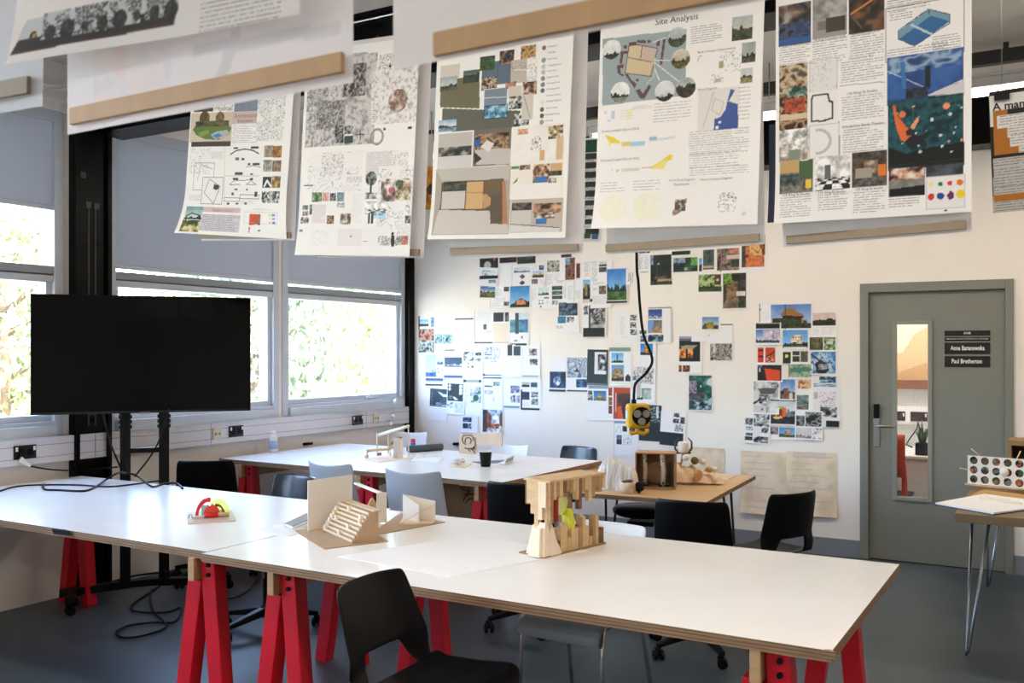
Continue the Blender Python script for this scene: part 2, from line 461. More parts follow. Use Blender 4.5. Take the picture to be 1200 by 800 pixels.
o = struct(boxobj('floor', (WX - 0.15, YF, -0.12, XR, D + 0.1, 0), m_floor))
o = struct(boxobj('ceiling', (WX - 0.15, YF - 0.1, H, XR + 0.1, D + 0.1, H + 0.15), m_ceil))
DX0, DX1, DZ = -1.335, -0.29, 2.11                # door opening
b = MB(); b.b(WX - 0.15, D, 0, DX0, D + 0.1, H); b.b(DX1, D, 0, XR + 0.1, D + 0.1, H); b.b(DX0, D, DZ, DX1, D + 0.1, H)
struct(b.build('wall_back', m_wall))
struct(boxobj('wall_right', (XR, YF, 0, XR + 0.1, D, H), m_wall))
struct(boxobj('wall_front', (WX - 0.15, YF - 0.1, 0, XR + 0.1, YF, H), m_wall))
struct(boxobj('baseboard_back', (WX, D - 0.006, 0, DX0, D, 0.135), m_skirt))
struct(boxobj('baseboard_right', (DX1, D - 0.006, 0, XR, D, 0.135), m_skirt))
b = MB(); b.b(DX1 + 0.05, D - 0.03, 1.2, DX1 + 0.075, D, H)
struct(b.build('trim_1', m_wall), 'slim white conduit running up the wall right of the door')

# windows of the left wall: sill panel, piers, openings
WIN = [(-3.0, -1.6), (-1.4, 0.1), (0.3, 1.9), (2.2, 3.86), (4.19, 5.82), (5.86, 7.56)]  # windows nearest the camera are out of view, added as openings for daylight
b = MB(); b.b(WX - 0.15, YF, 0, WX, D, 1.05)
b.b(WX - 0.15, YF, 3.14, WX, D, H); b.b(WX, YF, 3.14, WX + 0.03, D, H)
ys = [YF] + [v for w in WIN for v in w] + [D]
for i in range(0, len(ys), 2): b.b(WX - 0.15, ys[i], 1.05, WX, ys[i + 1], 3.14)
b.b(WX, YF, 3.2, WX + 0.05, D, 3.22); b.b(WX, YF, 3.28, WX + 0.05, D, 3.3)
struct(b.build('wall_left', m_wall))

def window(n, y0, y1):
    fr = MB(); e = 0.065; x0, x1 = WX - 0.13, WX + 0.012
    fr.b(x0, y0, 1.05, x1, y0 + e, 3.14); fr.b(x0, y1 - e, 1.05, x1, y1, 3.14)
    fr.b(x0, y0 + e, 3.08, x1, y1 - e, 3.14)
    fr.b(x0, y0 + e, 1.05, x1 + 0.03, y1 - e, 1.12); fr.b(x0, y0 + e, 1.12, x1, y1 - e, 1.145)
    w = fr.build('window_%d' % n, m_alu, bevel=0.004); struct(w)
    s = MB(); g = 0.04; a, c = y0 + e, y1 - e
    s.b(x0 + 0.02, a, 1.145, x1 - 0.03, c, 1.185); s.b(x0 + 0.02, a, 2.035, x1 - 0.01, c, 2.08)
    s.b(x0 + 0.02, a, 1.185, x1 - 0.03, a + g, 2.035); s.b(x0 + 0.02, c - g, 1.185, x1 - 0.03, c, 2.035)
    s.build('sash', m_alu, w, bevel=0.003)
    t = MB(); t.b(x0 + 0.01, a, 2.088, x1 - 0.005, c, 2.14); t.b(x0 + 0.03, a, 2.08, x1 - 0.03, c, 2.088)
    t.build('transom', m_rail, w, bevel=0.003)
    s = MB(); s.b(x0 + 0.02, a, 1.045, x1 + 0.06, c, 1.052); s.build('sill', m_alu, w)
    boxobj('pane', (WX - 0.085, a + g, 1.18, WX - 0.08, c - g, 2.04), m_glass, w)
    boxobj('pane', (WX - 0.085, a, 2.14, WX - 0.08, c, 3.08), m_glass, w)
    h = MB(); yc = (a + c) / 2 + 0.32; h.b(x1 - 0.03, yc - 0.06, 1.15, x1, yc + 0.06, 1.165); h.tube([(x1 - 0.01, yc - 0.02, 1.165), (x1 + 0.02, yc - 0.02, 1.21), (x1 + 0.03, yc + 0.07, 1.225)], 0.007)
    h.build('handle', m_alu, w)
    return w
for i, (y0, y1) in enumerate(WIN): window(i + 1, y0, y1)
m_blind = add_translucent(mat('grey_blind_fabric', (190, 192, 198), 0.85, var=0.02, scale=60), 0.2)
for y0, y1, z, lab in ((0.36, 1.84, 2.4, 'grey roller blind half lowered over the unseen added window near the camera'),
                       (2.26, 3.80, 2.53, 'grey roller blind left of the black column, stopping higher than the others'),
                       (4.255, 5.755, 2.19, 'wide grey roller blind right of the black column, behind the television top'),
                       (5.925, 7.495, 2.19, 'grey roller blind over the window nearest the photo wall corner')):
    t = thing('roller_blind', lab, 'blind', (WX - 0.01, (y0 + y1) / 2, z), group='roller blinds on the windows')
    b = MB(); b.b(WX - 0.012, y0, z, WX - 0.009, y1, 3.09); b.build('fabric', m_blind, t, X='world')
    b = MB(); b.b(WX - 0.02, y0, z - 0.03, WX + 0.002, y1, z); b.build('bottom_bar', m_alu, t, X='world', bevel=0.004)
    b = MB(); b.b(WX - 0.04, y0, 3.07, WX + 0.02, y1, 3.14); b.build('cassette', m_alu, t, X='world', bevel=0.005)

# columns, beams, ceiling ribs
b = MB()
b.b(WX - 0.05, 3.905, 0, WX + 0.05, 4.175, H)
for yy in (3.905, 4.145): b.b(WX + 0.05, yy, 0, WX + 0.075, yy + 0.03, H)
struct(b.build('trim_2', m_blackst), 'black steel column between the windows')
b = MB()  # lighter grey strips and squares laid on the column face
for yy in (4.015, 4.065): b.b(WX + 0.05, yy - 0.005, 1.1, WX + 0.053, yy + 0.005, 2.55)
for yy, zz in ((4.01, 2.56), (4.07, 2.56), (3.97, 2.75), (4.04, 1.19)): b.b(WX + 0.05, yy - 0.02, zz - 0.02, WX + 0.058, yy + 0.02, zz + 0.02)
struct(b.build('trim_3', mat('grey_steel', (62, 66, 68), 0.4, 0.6)), 'grey strips and small squares on the black column')
struct(boxobj('trim_4', (WX, 7.565, 0, WX + 0.06, D, H), m_blackst), 'black steel column in the corner by the photo wall')
def beam(n, y0, y1, z0):
    b = MB(); t = 0.02
    b.b(WX, y0, z0, XR, y1, z0 + t); b.b(WX, y0, H - t, XR, y1, H); b.b(WX, (y0 + y1) / 2 - 0.008, z0 + t, XR, (y0 + y1) / 2 + 0.008, H - t)
    for x in (-4.2, -2.1, 0.0, 2.1): b.b(x, y0 + 0.01, z0 + t, x + 0.012, y1 - 0.01, H - t)
    return struct(b.build('beam_%d' % n, m_blackst), 'black steel beam across the room under the ceiling')
beam(1, 4.08, 4.32, 3.05); beam(2, 7.42, 7.64, 3.05); beam(3, 0.3, 0.54, 3.05)
m_cond = mat('dark_conduit', (44, 44, 42), 0.5)
b = MB(); b.b(WX, 6.4, 3.33, XR, 6.46, 3.41)
for x in (-3.6, -1.9, -0.3, 1.4): b.b(x, 6.41, 3.41, x + 0.03, 6.45, H)
struct(b.build('trim_5', m_cond), 'dark cable tray under the ceiling')
b = MB(); b.b(WX, 2.55, 3.33, XR, 2.61, 3.41); struct(b.build('trim_6', m_cond), 'dark cable tray under the ceiling')

# dado trunking with its sockets
b = MB(); b.b(WX, YF, 0.885, WX + 0.055, D, 1.047)
struct(b.build('trim_7', m_trunk, bevel=0.004), 'white dado trunking below the windows')
b = MB()
for z in (0.925, 1.0): b.b(WX + 0.055, YF, z, WX + 0.0556, D, z + 0.003)
for y in (4.06, 6.9, 5.05): b.b(WX + 0.055, y, 0.887, WX + 0.0558, y + 0.004, 1.045)
struct(b.build('trim_8', m_gap), 'seams of the trunking lids')
XT = WX + 0.055
def socket(y, z, kind, lab):
    if kind == 'black':
        t = thing('wall_socket', lab, 'socket', (XT, y, z), group='black double sockets')
        b = MB(); b.b(XT, y - 0.073, z - 0.043, XT + 0.012, y + 0.073, z + 0.043); b.build('plate', m_blackgl, t, X='world', bevel=0.003)
        for s in (-1, 1):
            b = MB(); b.b(XT + 0.012, y + s * 0.058 - 0.007, z + 0.008, XT + 0.017, y + s * 0.058 + 0.007, z + 0.034); b.build('switch', m_white, t, X='world')
            b = MB(); b.b(XT + 0.012, y + s * 0.03 - 0.018, z - 0.02, XT + 0.0135, y + s * 0.03 + 0.018, z + 0.02); b.build('outlet', m_black, t, X='world')
    else:
        t = thing('data_socket', lab, 'socket', (XT, y, z), group='cream data outlets')
        b = MB(); b.b(XT, y - 0.043, z - 0.043, XT + 0.01, y + 0.043, z + 0.043); b.build('plate', m_cream, t, X='world', bevel=0.003)
        for s in (-1, 1):
            b = MB(); b.b(XT + 0.01, y + s * 0.018 - 0.008, z - 0.01, XT + 0.0115, y + s * 0.018 + 0.008, z + 0.008); b.build('port', m_gap, t, X='world')
for px, py, k, lab in ((28.5, 529.5, 'black', 'black double socket on the trunking at far left with a white plug in it'),
                       (276, 505, 'black', 'black double socket on the trunking beside the cream outlet right of the television'),
                       (418.5, 492, 'black', 'black double socket on the trunking under the window nearest the photo wall'),
                       (254, 508, 'cream', 'cream data outlet on the trunking just right of the television stand'),
                       (440.5, 489.5, 'cream', 'cream data outlet on the trunking near the photo wall corner')):
    p = onx(px, py, XT); socket(p.y, p.z, k, lab)

# ------------------------------------------------------------------ lamps of the room: rows of fluorescent battens
m_hous = mat('white_lamp_housing', (215, 213, 208), 0.5)
m_tube = emit('lit_tube', (255, 246, 232), 9.0)
lampN = 0
def batten(x, y, z, L, lab, power):
    t = thing('fluorescent_batten', lab, 'lamp', (x, y, z), group='fluorescent battens under the ceiling')
    b = MB(); b.b(-L / 2, -0.035, 0.03, L / 2, 0.035, 0.085); b.b(-L / 2, -0.06, 0.085, L / 2, 0.06, 0.1); b.build('housing', m_hous, t, bevel=0.004)
    b = MB(); b.tube([(-L / 2 + 0.03, 0, 0.0), (L / 2 - 0.03, 0, 0.0)], 0.019, 10); b.build('tube', m_tube, t)
    b = MB()
    for s in (-1, 1): b.b(s * (L / 2 - 0.02) - 0.012, -0.02, -0.02, s * (L / 2 - 0.02) + 0.012, 0.02, 0.03)
    b.build('lamp_holder', m_hous, t)
    b = MB()
    for s in (-1, 1): b.tube([(s * L * 0.35, 0, 0.1), (s * L * 0.35, 0, H - z)], 0.004, 6)
    b.build('hanger', m_steel, t)
    l = bpy.data.lights.new('batten_light', 'AREA'); l.shape = 'RECTANGLE'; l.size = L; l.size_y = 0.06; l.energy = power; l.color = (1.0, 0.87, 0.74)
    lo = bpy.data.objects.new('batten_light', l); lo.location = (x, y, z - 0.03); COL.objects.link(lo)
W_LAMP = 12.5
for y, nm in ((6.05, 'far'), (1.9, 'middle'), (-1.6, 'rear')):  # middle and rear rows are out of view, added for their light
    for k, x in enumerate((-3.7, -2.15, -0.6, 0.95, 2.5)):
        if nm == 'far': lab = ['lit batten lamp behind the leftmost hanging posters', 'lit batten lamp seen in the gap left of the site analysis poster', 'lit batten lamp seen between the two right-hand posters', 'lit batten lamp above the orange poster at the far right', 'lit batten lamp beyond the right edge'][k]
        else: lab = 'unseen lit batten lamp added in the %s row, number %s from the windows' % (nm, ['one', 'two', 'three', 'four', 'five'][k])
        batten(x, y + 0.06 * k, 3.1, 1.5, lab, W_LAMP * (1.0 if x > -3 else 0.6))

# ------------------------------------------------------------------ the door and the office behind it
YD = 7.668
b = MB()
b.b(DX0, 7.632, 0, -1.273, 7.75, DZ); b.b(-0.344, 7.632, 0, DX1, 7.75, DZ); b.b(-1.273, 7.632, 2.04, -0.344, 7.75, DZ)
b.b(-1.273, 7.70, 0, -1.262, 7.75, 2.04); b.b(-0.355, 7.70, 0, -0.344, 7.75, 2.04); b.b(-1.262, 7.70, 2.03, -0.355, 7.75, 2.04)
fr = struct(b.build('trim_9', m_door, bevel=0.004), 'grey door frame')
gx0, gx1, gz0, gz1 = -1.095, -0.835, 0.475, 1.815
b = MB()
b.b(-1.27, YD, 0.008, gx0, YD + 0.045, 2.036); b.b(gx1, YD, 0.008, -0.347, YD + 0.045, 2.036)
b.b(gx0, YD, 0.008, gx1, YD + 0.045, gz0); b.b(gx0, YD, gz1, gx1, YD + 0.045, 2.036)
door = struct(b.build('door_1', m_door), 'grey door with a tall glazed slot and black name plates')
b = MB(); e = 0.032
b.b(gx0 - 0.01, YD - 0.012, gz0 - 0.01, gx0 + e - 0.01, YD + 0.02, gz1 + 0.01); b.b(gx1 - e + 0.01, YD - 0.012, gz0 - 0.01, gx1 + 0.01, YD + 0.02, gz1 + 0.01)
b.b(gx0 + e - 0.01, YD - 0.012, gz0 - 0.01, gx1 - e + 0.01, YD + 0.02, gz0 + e - 0.01); b.b(gx0 + e - 0.01, YD - 0.012, gz1 - e + 0.01, gx1 - e + 0.01, YD + 0.02, gz1 + 0.01)
b.build('glazing_bead', mat('grey_bead_paint', (134, 136, 128), 0.45), door, bevel=0.003)
boxobj('pane', (gx0 + 0.005, YD + 0.02, gz0 + 0.005, gx1 - 0.005, YD + 0.026, gz1 - 0.005), m_glass, door)
b = MB()
for i in range(1, 20): b.b(gx0 + i * 0.0128, YD + 0.0225, gz0, gx0 + i * 0.0128 + 0.0006, YD + 0.0232, gz1)
for i in range(1, 104): b.b(gx0, YD + 0.0225, gz0 + i * 0.0128, gx1, YD + 0.0232, gz0 + i * 0.0128 + 0.0006)
b.build('wire_mesh', m_cond, door)
px = -1.217
b = MB(); b.b(px - 0.024, YD - 0.008, 0.86, px + 0.024, YD, 1.19); b.build('lock_plate', m_steel, door, bevel=0.004)
b = MB(); b.b(px - 0.022, YD - 0.03, 1.08, px + 0.022, YD - 0.008, 1.19); b.build('keypad', m_black, door, bevel=0.006)
b = MB(); b.tube([(px, YD - 0.008, 1.025), (px, YD - 0.05, 1.025)], 0.011, 10); b.tube([(px, YD - 0.05, 1.025), (px + 0.05, YD - 0.055, 1.025), (px + 0.125, YD - 0.052, 1.022)], 0.009, 10)
b.build('door_handle', m_steel, door)
b = MB(); b.b(-1.272, YD + 0.01, 0.0, -0.345, YD + 0.04, 0.008); b.build('threshold', m_black, door)
for y0, y1, txt, bold, fx0, fx1, fy0, fy1 in ((387.5, 393.2, 'AA106', True, 0.42, 0.58, 0.25, 0.75), (395, 399.2, 'Manchester School of Architecture & Design', False, 0.04, 0.96, 0.25, 0.75),
                                              (401.5, 414.5, 'Anna Baranowska', True, 0.13, 0.88, 0.32, 0.74), (417, 429.5, 'Paul Bretherton', True, 0.16, 0.82, 0.32, 0.74)):
    a = ony(1107, y1, YD); c = ony(1160.5, y0, YD)
    s = ony(1107, y0, YD).z; h = s - a.z
    pl = MB(); pl.b(a.x, YD - 0.004, a.z - 0.002, c.x, YD, a.z + h)
    vs, fs, bb = text_shape(txt, bold)
    kx = (c.x - a.x) * (fx1 - fx0) / (bb[2] - bb[0]); ky = h * (fy1 - fy0) / (bb[3] - bb[1])
    pl.add([(a.x + (c.x - a.x) * fx0 + (v[0] - bb[0]) * kx, YD - 0.0046, a.z + h * fy0 + (v[1] - bb[1]) * ky) for v in vs], fs, 1)
    q = pl.build('name_plate', [m_blackgl, m_white], door)

m_tile = mat('white_office_wall', (222, 224, 222), 0.4)
b = MB(); b.b(-2.6, D + 0.1, 0, -2.5, 9.4, 2.8); b.b(1.0, D + 0.1, 0, 1.1, 9.4, 2.8); b.b(-2.5, 9.3, 0, 1.0, 9.4, 2.8)
struct(b.build('wall_office', m_tile)); struct(boxobj('floor_office', (-2.6, D + 0.1, -0.1, 1.1, 9.4, 0), m_floor)); struct(boxobj('ceiling_office', (-2.6, D + 0.1, 2.8, 1.1, 9.4, 2.9), m_ceil))
b = MB(); b.b(-2.5, 9.24, 0.93, 1.0, 9.3, 1.09); struct(b.build('trim_10', m_trunk), 'white trunking on the office wall')
for k, (x0, x1) in enumerate(((1049, 1061), (1067, 1087))):
    a = ony(x0, 490, 9.24); c = ony(x1, 478, 9.24)
    t = thing('office_socket', ['black socket seen at the left edge of the door glass', 'black socket with a cable plugged in, seen through the door glass'][k], 'socket', ((a.x + c.x) / 2, 9.24, 1.0))
    b = MB(); b.b(a.x - (0.08 if k == 0 else 0), 9.228, 0.96, c.x, 9.24, 1.045); b.build('plate', m_blackgl, t, X='world', bevel=0.003)
    b = MB(); b.b(c.x - 0.02, 9.224, 1.0, c.x - 0.008, 9.228, 1.03); b.build('switch', m_white, t, X='world')
m_oak = mat('oak_brown', (120, 72, 44), 0.5, var=0.2, scale=9, stretch=(1, 1, 8))
cvs = Canvas(1.6, 1.0, 0.01, (214, 182, 140))
cvs.poly([(0, 0), (0, 1.0), (0.55, 1.0), (0.72, 0.72), (0.66, 0.6), (0.74, 0.5), (0.6, 0.42), (0.5, 0.25), (0.3, 0.2)], (232, 214, 186))
cvs.poly([(0.62, 1.0), (0.7, 1.0), (0.98, 0.55), (1.0, 0.2), (0.86, 0.2), (0.9, 0.5)], (240, 238, 234))
cvs.poly([(0.3, 0.0), (1.6, 0.0), (1.6, 0.14), (0.7, 0.16)], (196, 158, 112))
m_print = paper_mat('printed_paper')
ob = cvs.mesh('collage_board', lambda s, t, l: np.stack([s - 1.75, np.full_like(s, 9.285) - l, t + 1.33], -1), m_print)
tag(ob, 'brown and cream cut paper artwork seen through the door glass', 'artwork')
b = MB(); b.b(-2.5, 9.2, 1.25, 1.0, 9.3, 1.325); tag(b.build('wooden_rail', m_oak), 'brown wooden rail under the artwork, seen through the door glass', 'rail')
t = thing('office_desk', 'pale desk with a closed front seen through the door glass', 'desk', (-0.9, 8.6, 0))
b = MB(); b.b(-2.4, 8.3, 0.715, 0.4, 9.2, 0.74); b.build('worktop', mat('pale_laminate', (205, 205, 200), 0.4), t, X='world', bevel=0.003)
b = MB(); b.b(-2.38, 8.34, 0.0, 0.38, 8.36, 0.715); b.build('front_panel', mat('pale_grey_panel', (214, 216, 214), 0.5), t, X='world')
pc = onz(1081, 536, 0.741); pc = Vector((ony(1081, 530, 8.42).x, 8.42, 0.741))
t = thing('potted_aloe', 'small spiky green plant in a black pot behind the door glass', 'plant', pc)
b = MB(); b.b(-0.05, -0.05, 0, 0.05, 0.05, 0.1); b.build('pot', m_black, t, bevel=0.006)
m_leaf = mat('aloe_green', (52, 92, 58), 0.5, var=0.2, scale=30)
random.seed(4)
for k in range(9):
    a = k * 2.4; rr = 0.09 * (0.4 + 0.6 * (k % 3) / 2); hh = 0.1 + 0.1 * random.random()
    b = MB(); b.tube([(0.01 * math.cos(a), 0.01 * math.sin(a), 0.09), (rr * 0.5 * math.cos(a), rr * 0.5 * math.sin(a), 0.1 + hh * 0.6), (rr * math.cos(a), rr * math.sin(a), 0.1 + hh)], [0.013, 0.011, 0.001], 6); b.build('leaf', m_leaf, t)
b = MB(); a = ony(1076, 486, 9.22)
b.tube([(a.x, 9.22, 0.98), (a.x + 0.0, 9.15, 0.9), (a.x - 0.05, 9.1, 0.82), (a.x - 0.08, 9.05, 0.76), (a.x - 0.02, 9.0, 0.745)], 0.006, 6)
tag(b.build('socket_cable', m_black), 'thin black cable hanging from the office socket behind the door glass', 'cable')
t = thing('orange_chair', 'orange bent wood chair edge seen at the left of the door glass', 'chair', (-1.235, 8.06, 0))
m_or = mat('orange_lacquer', (214, 74, 34), 0.35)
b = MB()
for s in (-1, 1): b.tube([(s * 0.19, -0.22, 0.0), (s * 0.19, -0.2, 0.3), (s * 0.19, -0.2, 0.6), (s * 0.17, -0.23, 0.9)], [0.015, 0.02, 0.022, 0.02], 8)
b.build('rear_leg', m_or, t)
b = MB(); b.grid(lambda u, v: (-0.2 + 0.4 * u, -0.23 - 0.03 * math.sin(PI * u) - 0.03 * v, 0.62 + 0.33 * v), 8, 4); b.build('backrest', m_or, t, solid=0.018)
b = MB(); b.b(-0.21, -0.2, 0.43, 0.21, 0.2, 0.46); b.build('seat', m_black, t, bevel=0.01)
b = MB()
for s in (-1, 1): b.tube([(s * 0.18, 0.17, 0.0), (s * 0.18, 0.17, 0.44)], 0.016, 8)
b.build('front_leg', m_or, t)
l = bpy.data.lights.new('office_light', 'AREA'); l.size = 1.2; l.energy = 55; l.color = (1, 0.97, 0.93)  # unseen lamp added to brighten the office behind the door glass
lo = bpy.data.objects.new('office_light', l); lo.location = (-0.9, 8.5, 2.76); COL.objects.link(lo)
t = thing('added_ceiling_lamp', 'unseen square lamp added on the office ceiling', 'lamp', (-0.9, 8.5, 2.77))
b = MB(); b.b(-0.62, -0.62, 0.0, 0.62, 0.62, 0.03); b.build('frame', m_hous, t)

# ------------------------------------------------------------------ outdoors
m_grnd = mat('pale_ground', (206, 202, 178), 0.9, var=0.15, scale=1.5)
o = struct(boxobj('ground', (-60, -30, -0.5, WX - 0.15, 45, -0.3), m_grnd))
m_fol = mat('sunlit_leaves', (112, 124, 84), 0.6, var=0.35, scale=3)
m_fol2 = mat('grey_green_leaves', (104, 120, 98), 0.6, var=0.35, scale=3)
m_bark = mat('bark', (96, 82, 66), 0.9, var=0.2, scale=12)
def tree(x, y, r, h, lab, name, mf, n, seed):
    rnd = random.Random(seed)
    t = thing(name, lab, 'tree', (x, y, -0.3), group='trees outside the windows')
    b = MB(); b.tube([(0, 0, 0), (0.1, 0.05, h * 0.35), (-0.1, 0.1, h * 0.8)], [0.12, 0.09, 0.03], 8)
    for k in range(6):
        a = rnd.random() * 6.28; b.tube([(0, 0, h * (0.25 + 0.08 * k)), (math.cos(a) * r * 0.7, math.sin(a) * r * 0.7, h * (0.4 + 0.09 * k))], [0.05, 0.015], 6)
    b.build('trunk', m_bark, t)
    b = MB()
    for k in range(n):
        d = Vector((rnd.gauss(0, 1), rnd.gauss(0, 1), rnd.gauss(0, 1))).normalized() * (0.55 + 0.45 * rnd.random())
        c = Vector((d.x * r, d.y * r, h * 0.55 + d.z * h * 0.48)); s = 0.05 + 0.07 * rnd.random()
        X = Matrix.Translation(c) @ Euler((rnd.random() * 6, rnd.random() * 6, rnd.random() * 6)).to_matrix().to_4x4()
        b.add([(-s, 0, 0), (0, -s * 0.5, 0.01), (s, 0, 0), (0, s * 0.5, 0.01)], [(0, 1, 2, 3)], 0, False, X)
    b.build('foliage', mf, t)
tree(-12.5, 13.6, 2.2, 4.6, 'bushy tree filling the window nearest the photo wall corner', 'leafy_tree', m_fol, 6000, 1)
tree(-9.6, 9.4, 1.3, 3.6, 'grey green bush in the middle of the far window', 'leafy_bush', m_fol2, 3500, 2)
tree(-19.5, 18.4, 2.8, 5.5, 'tall tree standing behind the bush outside the far window', 'leafy_tree', m_fol, 6000, 3)
tree(-13.4, 8.2, 1.5, 4.2, 'slim tree seen right of the television', 'leafy_tree', m_fol, 4000, 4)
tree(-17, 8.0, 1.7, 3.0, 'low tree outside behind the television', 'leafy_bush', m_fol2, 2500, 5)
tree(-22, 8.2, 1.6, 2.4, 'distant bush at the left edge of the window left of the column', 'leafy_bush', m_fol2, 1800, 6)

w = bpy.data.worlds.new('sky'); SC.world = w; w.use_nodes = True
nt = w.node_tree; bg = nt.nodes['Background']
sk = nt.nodes.new('ShaderNodeTexSky'); sk.sky_type = 'NISHITA'; sk.sun_disc = False; sk.sun_elevation = math.radians(48); sk.sun_rotation = math.radians(90); sk.air_density = 1.0; sk.dust_density = 3.0
nt.links.new(sk.outputs[0], bg.inputs[0]); bg.inputs[1].default_value = 4.2
l = bpy.data.lights.new('sun', 'SUN'); l.energy = 16; l.angle = 0.02; l.color = (1, 0.95, 0.86)
lo = bpy.data.objects.new('sun', l); COL.objects.link(lo)
lo.rotation_euler = Vector((-0.62, 0.2, -0.76)).to_track_quat('-Z', 'Y').to_euler()
cam = bpy.data.cameras.new('camera'); co = bpy.data.objects.new('camera', cam); COL.objects.link(co)
co.location = (0, 0, CZ); co.rotation_euler = (PI / 2, 0, TH)
cam.sensor_width = 36; cam.lens = 36 * F / 1200; cam.shift_y = (HY - 400) / 1200.0; cam.clip_start = 0.05
cam.dof.use_dof = True; cam.dof.focus_distance = 5.0; cam.dof.aperture_fstop = 7.0
SC.camera = co
SC.view_settings.view_transform = 'Standard'; SC.view_settings.look = 'None'; SC.view_settings.exposure = 0.22; SC.view_settings.gamma = 1.0; SC.view_settings.use_curve_mapping = False
SC.cycles.use_denoising = True; SC.cycles.max_bounces = 8; SC.cycles.diffuse_bounces = 5; SC.cycles.transparent_max_bounces = 16; SC.cycles.sample_clamp_indirect = 6.0
SC.cycles.caustics_reflective = False; SC.cycles.caustics_refractive = False

# ================================================================== furniture
m_lam = mat('white_laminate', (238, 235, 230), 0.25, var=0.015, scale=3, rvar=0.05)
m_red = mat('red_trestle_paint', (206, 14, 36), 0.4, var=0.05, scale=7)
m_pine = mat('pine_wood', (186, 148, 104), 0.55, var=0.14, scale=7, stretch=(1, 1, 6))
m_oakt = mat('oak_ply_top', (204, 164, 116), 0.45, var=0.1, scale=5, stretch=(1, 6, 1))
m_blackp = mat('black_polypropylene', (6, 6, 7), 0.42, bump=0.03, scale=220, rvar=0.05, spec=0.18)
m_bluesheen = mat('blue_sheen_polypropylene', (22, 34, 46), 0.24, rvar=0.05, scale=40)  # black plastic with the blue window sheen put into its colour
m_greyp = mat('grey_white_polypropylene', (188, 190, 196), 0.4)
m_whitep = mat('white_polypropylene', (228, 226, 224), 0.4)
m_greyseat = mat('warm_grey_seat', (140, 136, 128), 0.45)
m_chrome = mat('chrome', (200, 200, 200), 0.15, 1.0)
m_hair = mat('dark_hairpin_steel', (40, 46, 52), 0.35, 0.6)
m_hairb = mat('bright_hairpin_steel', (150, 158, 168), 0.25, 0.9)
m_gap2 = mat('dark_worn_patch', (40, 42, 40), 0.8, spec=0.1)
TT = 0.785                                            # height of the trestle table tops

def board(name, label, pts, z, th, mtop, medge, extra=None):
    """a table board: laminate faces, plywood edges in one slab; pts are its corners"""
    c = sum((Vector((p[0], p[1], 0)) for p in pts), Vector()) / 4
    b = MB(); b.prism([(p[0] - c.x, p[1] - c.y) for p in pts], -th, 0, 0, None, 1)
    o = b.build(name, [mtop, medge], bevel=0.002); o.location = (c.x, c.y, z)
    return tag(o, label, 'table top', extra)
def rect(x0, y0, x1, y1, rot=0.0):
    cx, cy = (x0 + x1) / 2, (y0 + y1) / 2
    R = Matrix.Rotation(rot, 2)
    return [tuple(Vector((cx, cy)) + R @ Vector((a - cx, e - cy))) for a, e in ((x0, y0), (x1, y0), (x1, y1), (x0, y1))]
board('table_top', 'long white laminate board nearest the camera carrying the wooden block tower, its corner at right', rect(-2.972, 2.65, -0.532, 3.855, -0.004), TT, 0.032, m_lam, m_ply, 'white trestle table boards')
board('table_top', 'white laminate board at left with the red arch model and black cables on it', rect(-5.50, 2.70, -2.976, 3.905, -0.008), TT, 0.032, m_lam, m_ply, 'white trestle table boards')
board('table_top', 'white laminate board beyond, under the windows, with the black paper cup on it', rect(-5.47, 5.03, -2.95, 6.42, -0.035), TT, 0.032, m_lam, m_ply, 'white trestle table boards')
# damaged dark patch on the near edge of the left board, worn corner of the right board
for nm, tgt, px_, w_, m_ in (('worn_edge', 'table_top.001', (66, 622), 0.075, m_gap2), ('worn_corner', 'table_top', (972, 762), 0.02, MATS['plywood_edge'])):
    o = bpy.data.objects[tgt]; p = onz(*px_, TT); p.y = min((v.co.y for v in o.data.vertices)) + o.location.y + (p.x - o.location.x) * (-0.008 if nm == 'worn_edge' else -0.004) * 0.5
    q = p - o.location
    b = MB(); b.add([(q.x - w_, q.y - 0.002, -0.001), (q.x + w_ * 0.8, q.y - 0.002, -0.001), (q.x + w_ * 0.6, q.y + 0.006, 0.0008), (q.x, q.y + 0.012, 0.0008), (q.x - w_ * 0.7, q.y + 0.005, 0.0008),
                     (q.x - w_ * 0.8, q.y - 0.002, -0.024), (q.x + w_, q.y - 0.002, -0.018)], [(0, 1, 2, 3, 4), (0, 5, 6, 1)])
    b.build(nm, m_, o)

def make_trestle():
    t = thing('trestle', 'x', 'trestle', group='red trestles under the tables')
    L = 1.16; zt = TT - 0.032
    b = MB(); b.b(-0.016, -L / 2, zt - 0.095, 0.016, L / 2, zt); b.build('top_rail', m_pine, t, bevel=0.003)
    for s in (-1, 1):
        yc = s * (L / 2 - 0.07)
        b = MB(); b.bar((-0.105, yc, 0.0), (-0.012, yc, zt - 0.097), 0.07, 0.07, up=(0, 1, 0)); b.build('leg', m_red, t, bevel=0.004)
        b = MB(); b.bar((0.115, yc, 0.0), (0.052, yc, zt - 0.002), 0.07, 0.07, up=(0, 1, 0)); b.build('leg', m_red, t, bevel=0.004)
        for dz in (0.03, 0.07):
            b = MB(); b.tube([(0.05 + 0.012, yc - 0.045, zt - dz), (0.05 + 0.012, yc - 0.033, zt - dz)], 0.009, 8); b.build('bolt', m_black, t)
    return t
tre = make_trestle()
